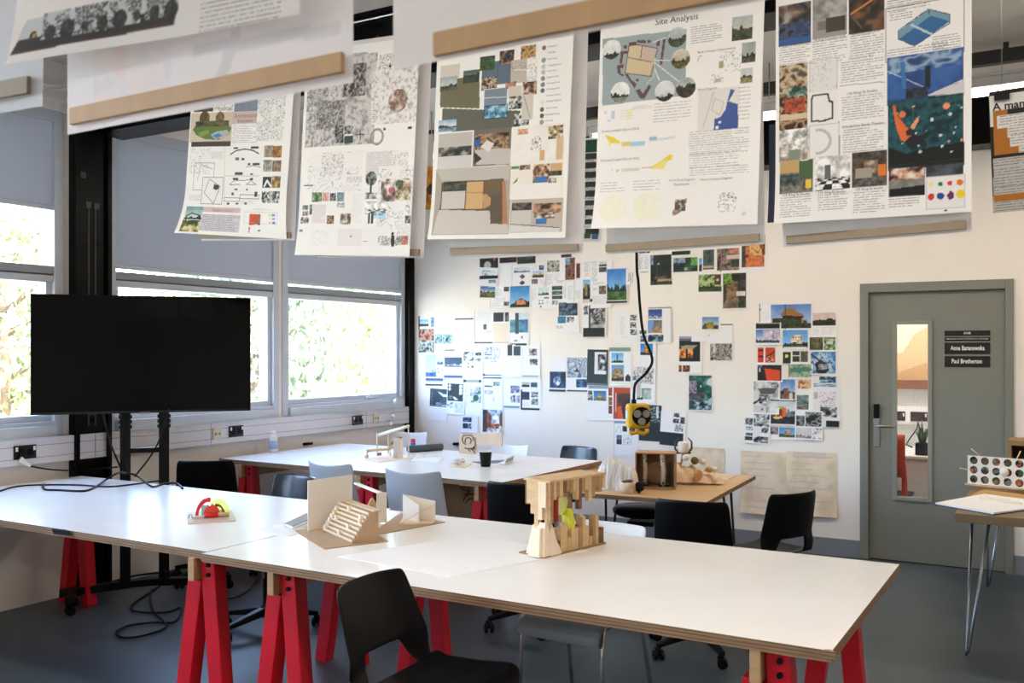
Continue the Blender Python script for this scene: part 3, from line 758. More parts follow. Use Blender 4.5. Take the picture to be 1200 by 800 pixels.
for (x0, y0), (x1, y1), lab in (((-3.06, 2.66), (-3.20, 3.85), 'red trestle under the left end of the long near board, beside the seam'),
                                ((-2.62, 2.66), (-2.68, 3.85), 'red trestle between the table seam and the black chair in front'),
                                ((-0.745, 2.63), (-0.76, 3.83), 'red trestle under the right end of the long near board'),
                                ((-5.37, 2.72), (-5.39, 3.88), 'red trestle at the left end of the left board, near the window wall'),
                                ((-5.26, 5.06), (-5.28, 6.22), 'red trestle behind the black chair at left, under the far white board'),
                                ((-4.12, 5.03), (-4.14, 6.2), 'trestle under the middle of the far white board, mostly hidden by white chairs'),
                                ((-3.16, 5.0), (-3.18, 6.18), 'bright red trestle under the right end of the far white board, below the cup')):
    place(tre, PLACED, ((x0 + x1) / 2, (y0 + y1) / 2, 0), math.atan2(-(x1 - x0), (y1 - y0)), lab)

# ------------------------------------------------------------------ black shell chairs
def shell_profile(t, seat_z=0.44, top=0.82):
    """side line of the shell from the front lip of the seat to the top of the back (y forward)"""
    P = [(0.235, seat_z - 0.035), (0.225, seat_z - 0.008), (0.19, seat_z + 0.004), (0.05, seat_z - 0.006), (-0.10, seat_z - 0.008), (-0.165, seat_z + 0.012)]
    P += [(y, seat_z + (top - seat_z) * f) for y, f in ((-0.198, 0.16), (-0.214, 0.34), (-0.231, 0.56), (-0.247, 0.78), (-0.262, 1.0))]
    k = t * (len(P) - 1); i = min(int(k), len(P) - 2); f = k - i
    return tuple(P[i][j] * (1 - f) + P[i + 1][j] * f for j in (0, 1))
def shell(b, seat_z=0.44, top=0.82, cut=True, wseat=0.22, wback=0.19, recline=0.0):
    N, Mx = 40, 20
    def wid(t):
        w = wseat + (wback - wseat) * max(0, (t - 0.5) / 0.5)
        if t < 0.12: w *= 0.86 + 0.14 * math.sqrt(max(0, 1 - ((0.12 - t) / 0.12) ** 2))
        if 0.42 < t < 0.62: w -= 0.012 * math.sin((t - 0.42) / 0.2 * PI)
        if t > 0.93: w *= 0.93 + 0.07 * math.sqrt(max(0, 1 - ((t - 0.93) / 0.07) ** 2))
        return w
    def fn(u, v):
        y, z = shell_profile(v, seat_z, top); x = (2 * u - 1); w = wid(v)
        if cut and 0.44 < v < 0.76:                                       # the mesh lines follow the sloping sides of the slot
            e = 0.62 - (v - 0.51) * 1.1; g = min(1, (v - 0.44) / 0.07, (0.76 - v) / 0.08); e = 0.5 + (e - 0.5) * max(0, g)
            a = abs(x); a = a * e / 0.5 if a <= 0.5 else e + (a - 0.5) * (1 - e) / 0.5; x = math.copysign(a, x)
        if v > 0.5: y -= recline * (z - seat_z) / (top - seat_z)
        e = abs(x) ** 3
        if v < 0.5: z += 0.022 * e * min(1, v / 0.12)                    # seat rim rises
        k = max(0, min(1, (v - 0.5) / 0.2))
        y += k * (0.055 * abs(x) ** 2.6)                                 # back wraps forward
        return (x * w, y, z)
    def keep(i, j):
        if not cut: return True
        v = (j + 0.5) / N; u = abs((i + 0.5) / Mx * 2 - 1)
        return not (0.51 < v < 0.665 and u < 0.5)
    b.grid(fn, Mx, N, keep=keep)
    return b
def castor(t, c, ang, m):
    b = MB(); d = Vector((math.cos(ang), math.sin(ang), 0)); a = Vector((-d.y, d.x, 0)); p = Vector(c)
    for s in (-1, 1):
        q = p + a * 0.017 * s + Vector((0, 0, 0.026)); b.tube([q - a * 0.009, q + a * 0.009], 0.026, 14)
    b.tube([p + Vector((0, 0, 0.026)) - a * 0.03, p + Vector((0, 0, 0.026)) + a * 0.03], 0.006, 6)
    b.bar(p + Vector((0, 0, 0.03)), p + Vector((0, 0, 0.066)) - d * 0.01, 0.02, 0.03)
    b.build('castor', m, t)
def swivel_base(t, seat_z, mleg):
    for k in range(5):
        a = 2 * PI * k / 5 + 0.3; d = Vector((math.cos(a), math.sin(a), 0))
        b = MB(); b.bar(d * 0.03 + Vector((0, 0, 0.115)), d * 0.285 + Vector((0, 0, 0.075)), 0.05, 0.045, w1=0.03, h1=0.024); b.build('base_leg', mleg, t, bevel=0.006)
        castor(t, d * 0.28, a + 1.2, m_black)
    b = MB(); b.lathe([(0.036, 0.08), (0.036, 0.14), (0.026, 0.15), (0.026, 0.3), (0.018, 0.3), (0.018, seat_z - 0.05)], 14); b.build('column', mleg, t)
    b = MB(); b.b(-0.09, -0.1, seat_z - 0.06, 0.09, 0.12, seat_z - 0.03); b.tube([(0.08, 0.05, seat_z - 0.045), (0.22, 0.07, seat_z - 0.06), (0.26, 0.075, seat_z - 0.06)], 0.006, 6); b.build('seat_mechanism', m_black, t, bevel=0.004)
def make_swivel(mshell, lab, seat_z=0.48, top=0.86, cut=True):
    t = thing('swivel_chair', lab, 'chair', group='black swivel chairs')
    shell(MB(), seat_z, top, cut).build('seat_shell', mshell, t, solid=0.010, sub=1)
    swivel_base(t, seat_z, m_black)
    b = MB(); b.bar((0, -0.16, seat_z - 0.02), (0, -0.02, seat_z - 0.045), 0.06, 0.012); b.build('back_bracket', m_black, t)
    return t
sw = make_swivel(m_blackp, 'x')
def pl(proto, x, y, rz, lab, grp=None, z=0):
    return place(proto, PLACED, (x, y, z), rz, lab, grp)
# rz = 0 faces away from the camera towards the photo wall
pl(sw, -5.11, 4.66, 0.62, 'black swivel chair by the window wall, between the television and the far white table')
pl(sw, -2.66, 4.82, 0.1, 'black swivel chair just behind the wooden block tower, its back to the camera')
q = pl(sw, -1.66, 4.86, 0.12, 'black swivel chair at the front of the oak table, left of the slotted chair'); q.scale = (1, 1, 0.97)
q = pl(sw, -1.46, 5.38, 1.1, 'black swivel chair with an open slot in its back, standing nearest the door'); q.scale = (1, 1, 0.955)
swb = make_swivel(m_bluesheen, 'x', 0.48, 0.86, False)
pl(swb, -3.92, 3.98, PI - 0.1, 'black shell chair, blue sheen put in its colour, tucked behind the long table')
q = pl(swb, -3.43, 6.72, PI - 0.25, 'black shell chair coloured with blue sheen, between the far tables and the photo wall'); q.scale = (1, 1, 0.95)

t = thing('swivel_chair', 'black shell chair in the foreground, standing in front of the long near table', 'chair', (-1.665, 2.385, 0), -PI / 2 + 0.04, 'black swivel chairs')
shell(MB(), 0.575, 0.875, True, 0.225, 0.178, 0.07).build('seat_shell', m_blackp, t, solid=0.011, sub=2)
swivel_base(t, 0.575, m_black); t.scale = (1, 0.82, 1)

# ------------------------------------------------------------------ white and grey plastic chairs
def make_plastic(mp, lab):
    t = thing('plastic_chair', lab, 'chair', group='pale plastic chairs')
    b = MB()
    def back(u, v):
        x = 2 * u - 1; w = 0.215 - 0.018 * v
        z = 0.46 + 0.40 * v + (0.022 * x * x if v > 0.9 else 0.022 * x * x * v)
        return (x * w, -0.20 - 0.10 * v + 0.05 * x * x, z)
    b.grid(back, 14, 10); b.build('backrest', mp, t, solid=0.008, sub=1)
    b = MB(); b.grid(lambda u, v: ((2 * u - 1) * (0.215 + 0.01 * v), -0.205 + 0.43 * v, 0.455 - 0.012 * math.sin(PI * u) - 0.03 * max(0, v - 0.85) / 0.15 + 0.03 * max(0, 0.12 - v) / 0.12), 12, 12)
    b.build('seat', mp, t, solid=0.008, sub=1)
    for s in (-1, 1):
        b = MB(); b.bar((s * 0.222, -0.30, 0), (s * 0.205, -0.17, 0.60), 0.022, 0.04, up=(0, 1, 0), w1=0.02, h1=0.075); b.build('rear_leg', mp, t, bevel=0.004)
        b = MB(); b.bar((s * 0.222, 0.22, 0), (s * 0.205, 0.17, 0.45), 0.022, 0.04, up=(0, 1, 0), w1=0.02, h1=0.06); b.build('front_leg', mp, t, bevel=0.004)
    return t
pc1 = make_plastic(m_greyp, 'x')
q = pl(pc1, -3.34, 4.81, 0.06, 'grey white plastic chair with its back to the camera behind the small white model'); q.scale = (1, 1, 1.02)
q = pl(pc1, -3.93, 4.80, -0.1, 'white plastic chair behind the standing white card of the stair model'); q.scale = (1, 1, 1.03)
pc2 = make_plastic(m_whitep, 'x')
q = pl(pc2, -5.26, 6.95, PI + 0.1, 'white plastic chair by the window wall behind the marble run model'); q.scale = (1, 1, 0.96)
q = pl(pc2, -4.09, 6.72, PI - 0.15, 'white plastic chair behind the black cup, in front of the photo wall'); q.scale = (1, 1, 0.92)

def make_bent():
    t = thing('bentwood_chair', 'pale chair tucked under the long table from the far side, right of the block tower', 'chair')
    b = MB()
    P = [(0.235, 0.385), (0.232, 0.42), (0.215, 0.448), (0.17, 0.46), (0.0, 0.452), (-0.14, 0.455)]
    def seat(u, v):
        k = v * (len(P) - 1); i = min(int(k), len(P) - 2); f = k - i
        y, z = (P[i][j] * (1 - f) + P[i + 1][j] * f for j in (0, 1))
        return ((2 * u - 1) * 0.205, y, z)
    b.grid(seat, 8, 20); b.build('seat', m_greyseat, t, solid=0.010, sub=1)
    b = MB(); b.grid(lambda u, v: ((2 * u - 1) * (0.195 - 0.01 * v), -0.215 - 0.05 * v + 0.03 * (2 * u - 1) ** 2, 0.6 + 0.21 * v), 10, 6); b.build('backrest', m_whitep, t, solid=0.010, sub=1)
    for s in (-1, 1):
        b = MB(); b.tube([(s * 0.2, 0.215, 0), (s * 0.195, 0.205, 0.38), (s * 0.19, 0.19, 0.425), (s * 0.17, 0.14, 0.44), (s * 0.17, -0.1, 0.438)], 0.0095, 10); b.build('front_leg', m_chrome, t)
        b = MB(); b.tube([(s * 0.21, -0.26, 0), (s * 0.19, -0.16, 0.43), (s * 0.185, -0.2, 0.52), (s * 0.18, -0.235, 0.7)], 0.0095, 10); b.build('rear_leg', m_chrome, t)
    return t
bc = make_bent(); bc.location = (-1.80, 3.74, 0); bc.rotation_euler = (0, 0, PI - 0.06)

# swivel stool under the oak table
t = thing('swivel_stool', 'black padded swivel seat under the front of the oak table', 'stool', (-2.50, 6.12, 0), 0.2)
b = MB(); b.lathe([(0.02, 0.455), (0.17, 0.46), (0.205, 0.48), (0.21, 0.50), (0.19, 0.52), (0.02, 0.528)], 28); b.build('seat', m_blackp, t)
swivel_base(t, 0.46, m_black)

# ------------------------------------------------------------------ oak table and desk on hairpin legs
def hairpin(t, m, c, d1, d2, z, spread=0.055, r=0.006):
    """a bent rod: two strands meeting at the foot"""
    c = Vector(c); d1 = Vector((*d1, 0)); d2 = Vector((*d2, 0))
    foot = c + (d1 + d2) * 0.02
    b = MB(); a = c - d1 * spread * 1.4; e = c - d2 * spread * 1.4
    b.tube([(a.x, a.y, z), (foot.x - d1.x * 0.012, foot.y - d1.y * 0.012, 0.03), (foot.x, foot.y, 0.006), (foot.x - d2.x * 0.012, foot.y - d2.y * 0.012, 0.03), (e.x, e.y, z)], r, 8)
    b.b(min(a.x, e.x, c.x) - 0.02, min(a.y, e.y, c.y) - 0.02, z - 0.003, max(a.x, e.x, c.x) + 0.02, max(a.y, e.y, c.y) + 0.02, z)
    b.build('hairpin_leg', m, t, X='world')
OT = 0.74
RF, RB = onz(828, 588, OT), onz(885.5, 557, OT)
ax = (RB - RF).normalized(); nx = Vector((-ax.y, ax.x, 0))
LF, LB = RF + nx * 1.19, RB + nx * 1.16
oc = (RF + LB) / 2
t = thing('oak_table', 'oak topped table on dark hairpin legs in front of the photo wall', 'table', (oc.x, oc.y, 0))
b = MB(); b.prism([(p.x, p.y) for p in (LF, RF, RB, LB)], OT - 0.026, OT, 0, None, 1); b.build('table_top', [m_oakt, m_ply], t, X='world', bevel=0.002)
for P, s1, s2 in ((LF, 1, 1), (RF, -1, 1), (RB, -1, -1), (LB, 1, -1)):
    c = P - nx * 0.13 * s1 + ax * 0.1 * s2
    hairpin(t, m_hair, c, tuple(nx.xy * s1), tuple(-ax.xy * s2), OT - 0.026, 0.06, 0.009)

DKZ = 0.75
dk0 = onz(1119, 600.5, DKZ)
t = thing('desk', 'wooden desk on bright hairpin legs at the right edge', 'desk', (dk0.x + 0.45, dk0.y + 0.95, 0))
x0, y0, x1, y1 = dk0.x, dk0.y - 0.02, dk0.x + 0.9, dk0.y + 1.75
b = MB(); b.b(x0, y0, DKZ - 0.045, x1, y1, DKZ); b.build('desk_top', mat('brown_desk_wood', (128, 104, 74), 0.5, var=0.14, scale=6, stretch=(1, 5, 1)), t, X='world', bevel=0.003)
for cx, cy, s1, s2 in ((x0 + 0.07, y0 + 0.08, -1, -1), (x1 - 0.07, y0 + 0.08, 1, -1), (x0 + 0.07, y1 - 0.08, -1, 1), (x1 - 0.07, y1 - 0.08, 1, 1)):
    hairpin(t, m_hairb, (cx, cy, 0), (s1, 0), (0, s2), DKZ - 0.045, 0.062, 0.008)

# ------------------------------------------------------------------ television on its wheeled stand
tc = Vector((-4.977, 3.99, 0)); tr = math.atan2(0.775, 0.632)            # its long side runs at this angle
tvn = thing('television', 'large black television standing in front of the windows', 'television', (tc.x, tc.y, 1.574), tr); tvn.scale = (1.05,) * 3
b = MB(); b.b(-0.615, 0.012, -0.35, 0.615, 0.05, 0.35); b.b(-0.35, 0.05, -0.25, 0.35, 0.075, 0.2); b.build('housing', m_black, tvn, bevel=0.004)
b = MB(); b.b(-0.609, 0.009, -0.336, 0.609, 0.0125, 0.344); b.build('screen', mat('dark_screen_glass', (3, 4, 5), 0.06, spec=0.16), tvn)
b = MB(); b.b(-0.614, 0.005, -0.351, 0.614, 0.012, -0.339); b.build('lower_bezel', mat('dark_bezel', (38, 40, 42), 0.3, 0.5), tvn)
b = MB(); b.b(-0.03, 0.003, -0.356, 0.03, 0.012, -0.347); b.build('badge', m_steel, tvn)
st = thing('television_stand', 'black wheeled stand carrying the television', 'stand', (tc.x, tc.y, 0), tr); st.scale = (1.05,) * 3
for x in (-0.11, 0.11):
    b = MB(); b.b(x - 0.03, 0.095, 0.1, x + 0.03, 0.135, 1.72); b.build('post', m_black, st, bevel=0.003)
    b = MB(); b.b(x - 0.02, 0.077, 1.25, x + 0.02, 0.096, 1.85); b.build('screen_arm', m_black, st)
    b = MB()
    for k in range(3): b.tube([(x - 0.038, 0.115, 1.06 + 0.03 * k), (x + 0.038, 0.115, 1.06 + 0.03 * k)], 0.012, 8)
    b.build('clamp_knob', m_black, st)
b = MB(); b.b(-0.08, 0.1, 0.90, 0.08, 0.13, 0.93); b.build('crossbar', m_black, st)
for s in (-1, 1):
    b = MB(); b.bar((s * 0.08, 0.115, 0.11), (s * 0.47, 0.115, 0.085), 0.06, 0.045); b.build('foot_bar', m_black, st, bevel=0.004)
    b = MB(); b.bar((s * 0.40, -0.10, 0.085), (s * 0.40, 0.16, 0.085), 0.05, 0.04); b.build('foot_cross', m_black, st, bevel=0.004)
    for y in (-0.08, 0.14): castor(st, (s * 0.40, y, 0), 0.3, m_black)
b = MB(); b.b(-0.14, 0.09, 0.09, 0.14, 0.14, 0.13); b.build('base_plate', m_black, st)

# ------------------------------------------------------------------ cables
def cable(name, lab, pts, r, m, cat='cable', n=8, grp=None):
    P = [Vector(p) for p in pts]; out = []
    for i in range(len(P) - 1):
        p0, p1, p2, p3 = P[max(i - 1, 0)], P[i], P[i + 1], P[min(i + 2, len(P) - 1)]
        for k in range(6):
            t = k / 6
            out.append(0.5 * ((2 * p1) + (p2 - p0) * t + (2 * p0 - 5 * p1 + 4 * p2 - p3) * t * t + (3 * p1 - p0 - 3 * p2 + p3) * t ** 3))
    out.append(P[-1])
    b = MB(); b.tube(out, r, n)
    return tag(b.build(name, m, label=lab), lab, cat, grp)
zc = TT + 0.0065
def z0(x, y): return onz(x, y, zc)
bk = lambda x, y, Y: ony(x, y, Y)
cable('power_cable', 'thick black cable drooping from the television and looping across the left board',
      [bk(119, 478, 3.86), bk(128, 515, 3.9), bk(140, 545, 3.93), onz(143, 552, 0.83), onz(147, 554, 0.86), onz(160, 557, 0.84), z0(178, 570), z0(190, 567), z0(206, 566), z0(214, 572)], 0.0062, m_black)
cable('power_cable', 'thick black cable end arching off the left board in front of the television stand',
      [z0(51, 567), z0(52, 573), z0(70, 574), z0(98, 575), z0(112, 570), onz(124, 562, 0.80), onz(136, 555, 0.835), onz(146, 552.5, 0.86)], 0.0062, m_black)
cable('thin_cable', 'thin black cable lying along the back of the left board to its left end',
      [z0(0, 575), z0(18, 570), z0(45, 568), z0(90, 568), z0(125, 570), z0(150, 568), z0(172, 565), z0(188, 563)], 0.005, m_black)
cable('thin_cable', 'black cable running from the white plug on the trunking towards the television stand',
      [onx(35, 546, XT + 0.03), onx(60, 550, XT + 0.05), bk(90, 551, 3.99), bk(115, 549, 4.0), bk(138, 547, 3.99)], 0.005, m_black)
cable('thin_cable', 'black cable hanging behind the left post of the television stand',
      [bk(136, 480, 3.9), bk(145, 492, 3.93), bk(144, 512, 3.95), bk(146, 535, 3.96), bk(150, 552, 3.96)], 0.005, m_black)
cable('thin_cable', 'black cable hanging from the television and crossing behind the right post',
      [bk(198, 478, 4.02), bk(188, 512, 4.05), bk(176, 535, 4.06), bk(158, 558, 4.06)], 0.005, m_black)
fz = 0.012
cable('floor_cable', 'black cable coiled in loops on the floor under the left board',
      [onz(190, 668, 0.3), onz(200, 672, 0.1), onz(185, 688, fz), onz(160, 704, fz), onz(154, 713, fz), onz(165, 717, fz), onz(195, 717, fz), onz(212, 712, fz), onz(205, 728, fz), onz(180, 729, fz), onz(150, 733, fz), onz(136, 741, fz),
       onz(145, 747, fz), onz(170, 744, fz), onz(195, 733, fz), onz(180, 716, fz), onz(176, 700, fz), onz(178, 690, fz)], 0.0068, m_black)
cable('floor_cable', 'black cable trailing from the television stand past the trestle to the right on the floor',
      [onz(236, 690, fz), onz(255, 700, fz), onz(275, 700, fz), onz(292, 690, fz), onz(302, 676, fz), onz(306, 664, fz)], 0.005, m_black)
cable('floor_cable', 'pair of black cables along the foot of the television stand',
      [onz(124, 684, 0.08), onz(150, 676, 0.1), onz(175, 672, 0.12), onz(200, 670, 0.1), onz(215, 675, 0.04)], 0.0068, m_black)
p = onx(28, 541, XT + 0.02)
t = thing('mains_plug', 'white plug with a black lead hanging at the far left socket', 'plug', p)
b = MB(); b.bar(p + Vector((0, -0.03, 0.02)), p + Vector((0.02, 0.03, -0.03)), 0.035, 0.04, w1=0.015, h1=0.02); b.build('plug_body', m_white, t, X='world', bevel=0.005)
b = MB(); b.tube([onx(25, 529, XT + 0.014), onx(26, 536, XT + 0.03), p + Vector((0, -0.03, 0.02))], 0.008, 8); b.build('lead', m_black, t, X='world')

# ------------------------------------------------------------------ yellow socket block hanging from the ceiling
yb = ony(747, 487, 4.86)
m_yel = mat('yellow_plastic', (238, 186, 22), 0.35)
rz = TH + 0.1
t = thing('pendant_socket_block', 'yellow socket block with three round outlets hanging on a black cable', 'socket', yb, rz)
b = MB(); b.b(-0.062, -0.045, -0.068, 0.062, 0.045, 0.068); b.build('body', m_yel, t, bevel=0.02)
b = MB(); b.tube([(0.012, -0.046, 0), (0.012, -0.05, 0)], 0.052, 24); b.build('face_disc', m_black, t)
for a in (PI / 2 + PI, PI / 6, 5 * PI / 6):
    b = MB(); b.tube([(0.012 + 0.028 * math.cos(a), -0.05, 0.028 * math.sin(a)), (0.012 + 0.028 * math.cos(a), -0.056, 0.028 * math.sin(a))], 0.021, 18); b.build('outlet_cover', mat('taupe_cover', (158, 146, 130), 0.5), t)
b = MB(); b.tube([(0.0, 0, -0.06), (0.0, 0, -0.09), (-0.03, 0, -0.098), (-0.045, 0, -0.09)], 0.012, 8); b.tube([(0.0, 0, -0.09), (0.04, 0, -0.1), (0.055, 0, -0.085), (0.052, 0, -0.075)], 0.012, 8); b.build('hook', m_yel, t)
b = MB(); b.b(-0.063, -0.03, -0.012, -0.06, 0.02, 0.03); b.build('sticker', m_white, t)
b = MB(); b.tube([(-0.02, 0, 0.066), (-0.02, 0, 0.09)], 0.014, 8); b.build('cable_gland', m_black, t)
top = ony(746, 300, 4.86)
cable('pendant_cable', 'black wavy cable hanging from the ceiling to the yellow socket block',
      [yb + Matrix.Rotation(rz, 3, 'Z') @ Vector((-0.02, 0, 0.088)), bk(743, 460, 4.86), bk(745, 449, 4.86), bk(756, 438, 4.86), bk(764, 425, 4.86), bk(762, 412, 4.86), bk(754, 392, 4.86), bk(750, 360, 4.86), bk(748, 330, 4.86), top, (top.x, 4.86, 2.8), (top.x, 4.86, H)], 0.008, m_black)

# ================================================================== prints: common drawing from a short list of marks
NW, NB = (240, 238, 236), (28, 30, 32)
GREYS = [(18, 20, 22), (90, 92, 94), (168, 168, 168), (232, 232, 230)]
SEED = [100]
def draw(cv, L, ops):
    def R(r):
        a = L(r[0], r[1]); q = L(r[2], r[3]); return (a[0], q[1], q[0], a[1])
    for op in ops:
        SEED[0] += 1
        k = op[0]
        if k == 'f':
            cv.put(R(op[1]), lambda h, w: np.ones((h, w, 3)) * np.array(op[2], float))
        elif k == 'p':
            sd = SEED[0]; cv.put(R(op[1]), lambda h, w: pic(op[2], h, w, sd, op[3]))
        elif k == 'l':
            cv.lines(R(op[1]), op[2], op[3] if len(op) > 3 else (90, 90, 95), SEED[0], op[4] if len(op) > 4 else 0.55)
        elif k == 't':
            cv.text(op[2], R(op[1]), op[3] if len(op) > 3 else (30, 30, 34), op[4] if len(op) > 4 else False)
        elif k == 'o':
            cv.frame(R(op[1]), op[2])
        elif k == 'g':
            cv.poly([L(*p) for p in op[1]], op[2])
        elif k == 'c':
            a = L(op[1], op[2]); q = L(op[1] + op[3], op[2]); r = q[0] - a[0]
            if len(op) > 5 and op[5] == 'ring': cv.disc(a[0], a[1], r, op[4], ring=r * 0.12)
            elif len(op) > 5: 
                sd = SEED[0]; cv.disc(a[0], a[1], r, None, arr=lambda h, w: pic(op[5], h, w, sd, op[4]))
            else: cv.disc(a[0], a[1], r, op[4])
        elif k == 's':
            cv.seg(L(op[1], op[2]), L(op[3], op[4]), op[5], op[6] if len(op) > 6 else 1)
        elif k == 'pts':                                     # polyline
            for i in range(len(op[1]) - 1): cv.seg(L(*op[1][i]), L(*op[1][i + 1]), op[2], op[3] if len(op) > 3 else 1)

def frame_of(BL, BR, Y):
    a, e = ony(*BL, Y), ony(*BR, Y)
    es = (e - a).normalized(); et = Vector((-es.z, 0, es.x)); W = (e - a).length
    def L(x, y):
        d = ony(x, y, Y) - a
        return (d.dot(es), d.dot(et))
    return a, es, et, W, L
m_poster = paper_mat('poster_paper', 0.45, 0.16)
def poster(name, label, BL, BR, Y, Hm, ops, base=NW, res=0.0026, curl=(0.0, 0.0), sway=0.0, grp='design posters hung in a row'):
    a, es, et, W, L = frame_of(BL, BR, Y)
    cv = Canvas(W, Hm, res, base); draw(cv, L, ops)
    A, ES, ET = np.array(a), np.array(es), np.array(et)
    def fn(s, t, lift):
        k = np.clip(1 - t / 0.22, 0, 1)
        off = (curl[0] * (1 - s / W) + curl[1] * (s / W)) * k ** 2 + sway * np.sin(s / W * PI) * (1 - t / Hm) + 0.004 * np.sin(s * 9 + 1) * (1 - t / Hm)
        p = A[None, :] + np.outer(s, ES) + np.outer(t, ET)
        p[:, 1] -= off + lift
        return p
    o = cv.mesh(name, fn, m_poster)
    tag(o, label, 'poster', grp)
    return o, fn, W
SK, BL_, GR = (120, 165, 210), (40, 80, 150), (60, 90, 50)
INK = (70, 70, 74)

PY = 3.15
# --- 1 leftmost: collage on architectural evolution
ops = [('f', (228, 124, 250, 131), (60, 60, 58)), ('p', (252, 122, 273, 130), 'line', ((238, 236, 232), (40, 40, 40), 8, 0.2)), ('f', (275, 117, 302, 130), (128, 140, 158)), ('l', (276, 118, 301, 130), 0.008, (70, 80, 100)),
       ('f', (225, 133, 271, 166), (206, 192, 172)), ('c', 240, 139, 6, [(60, 54, 34), (120, 100, 60)], 'noise'), ('c', 258, 138, 5, [(70, 54, 34), (140, 110, 80)], 'noise'),
       ('g', [(226, 152), (232, 144), (250, 142), (266, 144), (271, 150), (268, 158), (256, 164), (240, 163), (230, 158)], (92, 118, 62)), ('p', (230, 143, 268, 148), 'noise', [(40, 46, 28), (84, 88, 50), (110, 96, 60)]),
       ('g', [(247, 158), (254, 154), (266, 152), (269, 156), (262, 162), (252, 163)], (176, 180, 176)), ('g', [(249, 159), (256, 156), (261, 159), (254, 162)], (60, 130, 190)), ('g', [(232, 156), (244, 152), (246, 156), (236, 160)], (120, 150, 70)),
       ('f', (225, 166.5, 270, 171.5), (66, 58, 54)),
       ('f', (273.5, 131, 302, 144.5), (204, 184, 176)), ('t', (275, 133, 301, 137.5), 'Architectural', (120, 104, 100)), ('t', (279, 139, 296, 143.5), 'Evolution', (120, 104, 100)),
       ('l', (273, 147, 300, 168), 0.0075, (110, 100, 130)), ('p', (303, 112, 332, 165), 'line', ((236, 234, 232), (90, 90, 94), 9, 0.11)),
       ('p', (224, 174, 246, 204), 'line', ((238, 236, 234), (120, 120, 124), 4, 0.06)), ('s', 264, 172, 263, 240, (200, 200, 200)), ('o', (229, 191.5, 250, 223), (130, 130, 132)), ('pts', [(232, 212), (236, 193), (249, 198)], (150, 150, 150)),
       ('f', (238.5, 208, 260, 240), (238, 236, 234)), ('o', (238.5, 208, 260, 240), (90, 90, 92)), ('pts', [(240, 226), (246, 210), (258, 219), (251, 239), (240, 226)], (60, 60, 62)), ('g', [(251, 216), (257, 217), (256, 222), (254, 222), (254, 223), (250, 221)], (30, 52, 44)),
       ('l', (248, 178, 262, 186), 0.006, (150, 150, 150), 0.4), ('l', (223, 228, 236, 236), 0.006, (150, 150, 150), 0.4),
       ('pts', [(270, 181), (276, 176.5), (286, 174.5), (296, 176), (303, 180)], (40, 40, 42), 2), ('f', (274, 172.5, 279, 175), (50, 50, 52)), ('f', (294, 172, 303, 174.5), (50, 50, 52)), ('f', (276, 185, 280, 188), (90, 90, 90)), ('f', (283, 185.5, 286, 188), (60, 60, 60)),
       ('f', (290, 191.5, 293, 194), (60, 60, 60)), ('f', (296, 191.5, 304, 193.5), (50, 64, 58)), ('pts', [(288, 196), (296, 194.5), (305, 196)], (90, 90, 90)), ('f', (275, 202, 284, 205), (70, 70, 70)), ('f', (293, 203, 296, 205), (60, 60, 60)), ('s', 264, 206, 304, 206, (190, 190, 190)),
       ('f', (273, 208.5, 279, 211), (60, 60, 60)), ('f', (293, 208.5, 296, 211), (60, 60, 60)), ('pts', [(269, 216.5), (274, 212), (293, 211), (300, 216.5), (288, 216.5), (294, 212)], (50, 50, 52)), ('s', 269, 216.5, 281, 216.5, (60, 60, 60)), ('f', (275, 221, 278, 223), (60, 60, 60)), ('f', (288, 221, 290, 223), (60, 60, 60)),
       ('o', (281, 228, 303, 233), (70, 70, 72)), ('o', (263, 232, 280, 236), (90, 90, 92)), ('f', (298, 225, 301, 231), (60, 60, 62)), ('f', (271, 226, 274, 229), (80, 80, 82)), ('f', (266, 237.5, 269, 240), (60, 60, 60)), ('f', (276, 237.5, 279, 240), (60, 60, 60)), ('f', (286, 237.5, 289, 240), (60, 60, 60)), ('l', (281, 235, 303, 240), 0.006, (160, 160, 160), 0.4)]
for (x, y), P in zip([(310, 171), (320.6, 171), (308.8, 188), (319.5, 188), (307.8, 207), (318.8, 207), (306.8, 224.5), (317.6, 224.5)],
                     [[(120, 104, 90), (176, 164, 150)], [(110, 66, 34), (186, 140, 92)], [(110, 106, 104), (182, 178, 174)], [(92, 74, 58), (160, 136, 108)], [(22, 38, 40), (40, 54, 54)], [(84, 70, 50), (210, 172, 104)], GREYS[:4], GREYS[:4]]):
    ops.append(('p', (x, y, x + 9.6, y + 13.5), 'noise', P))
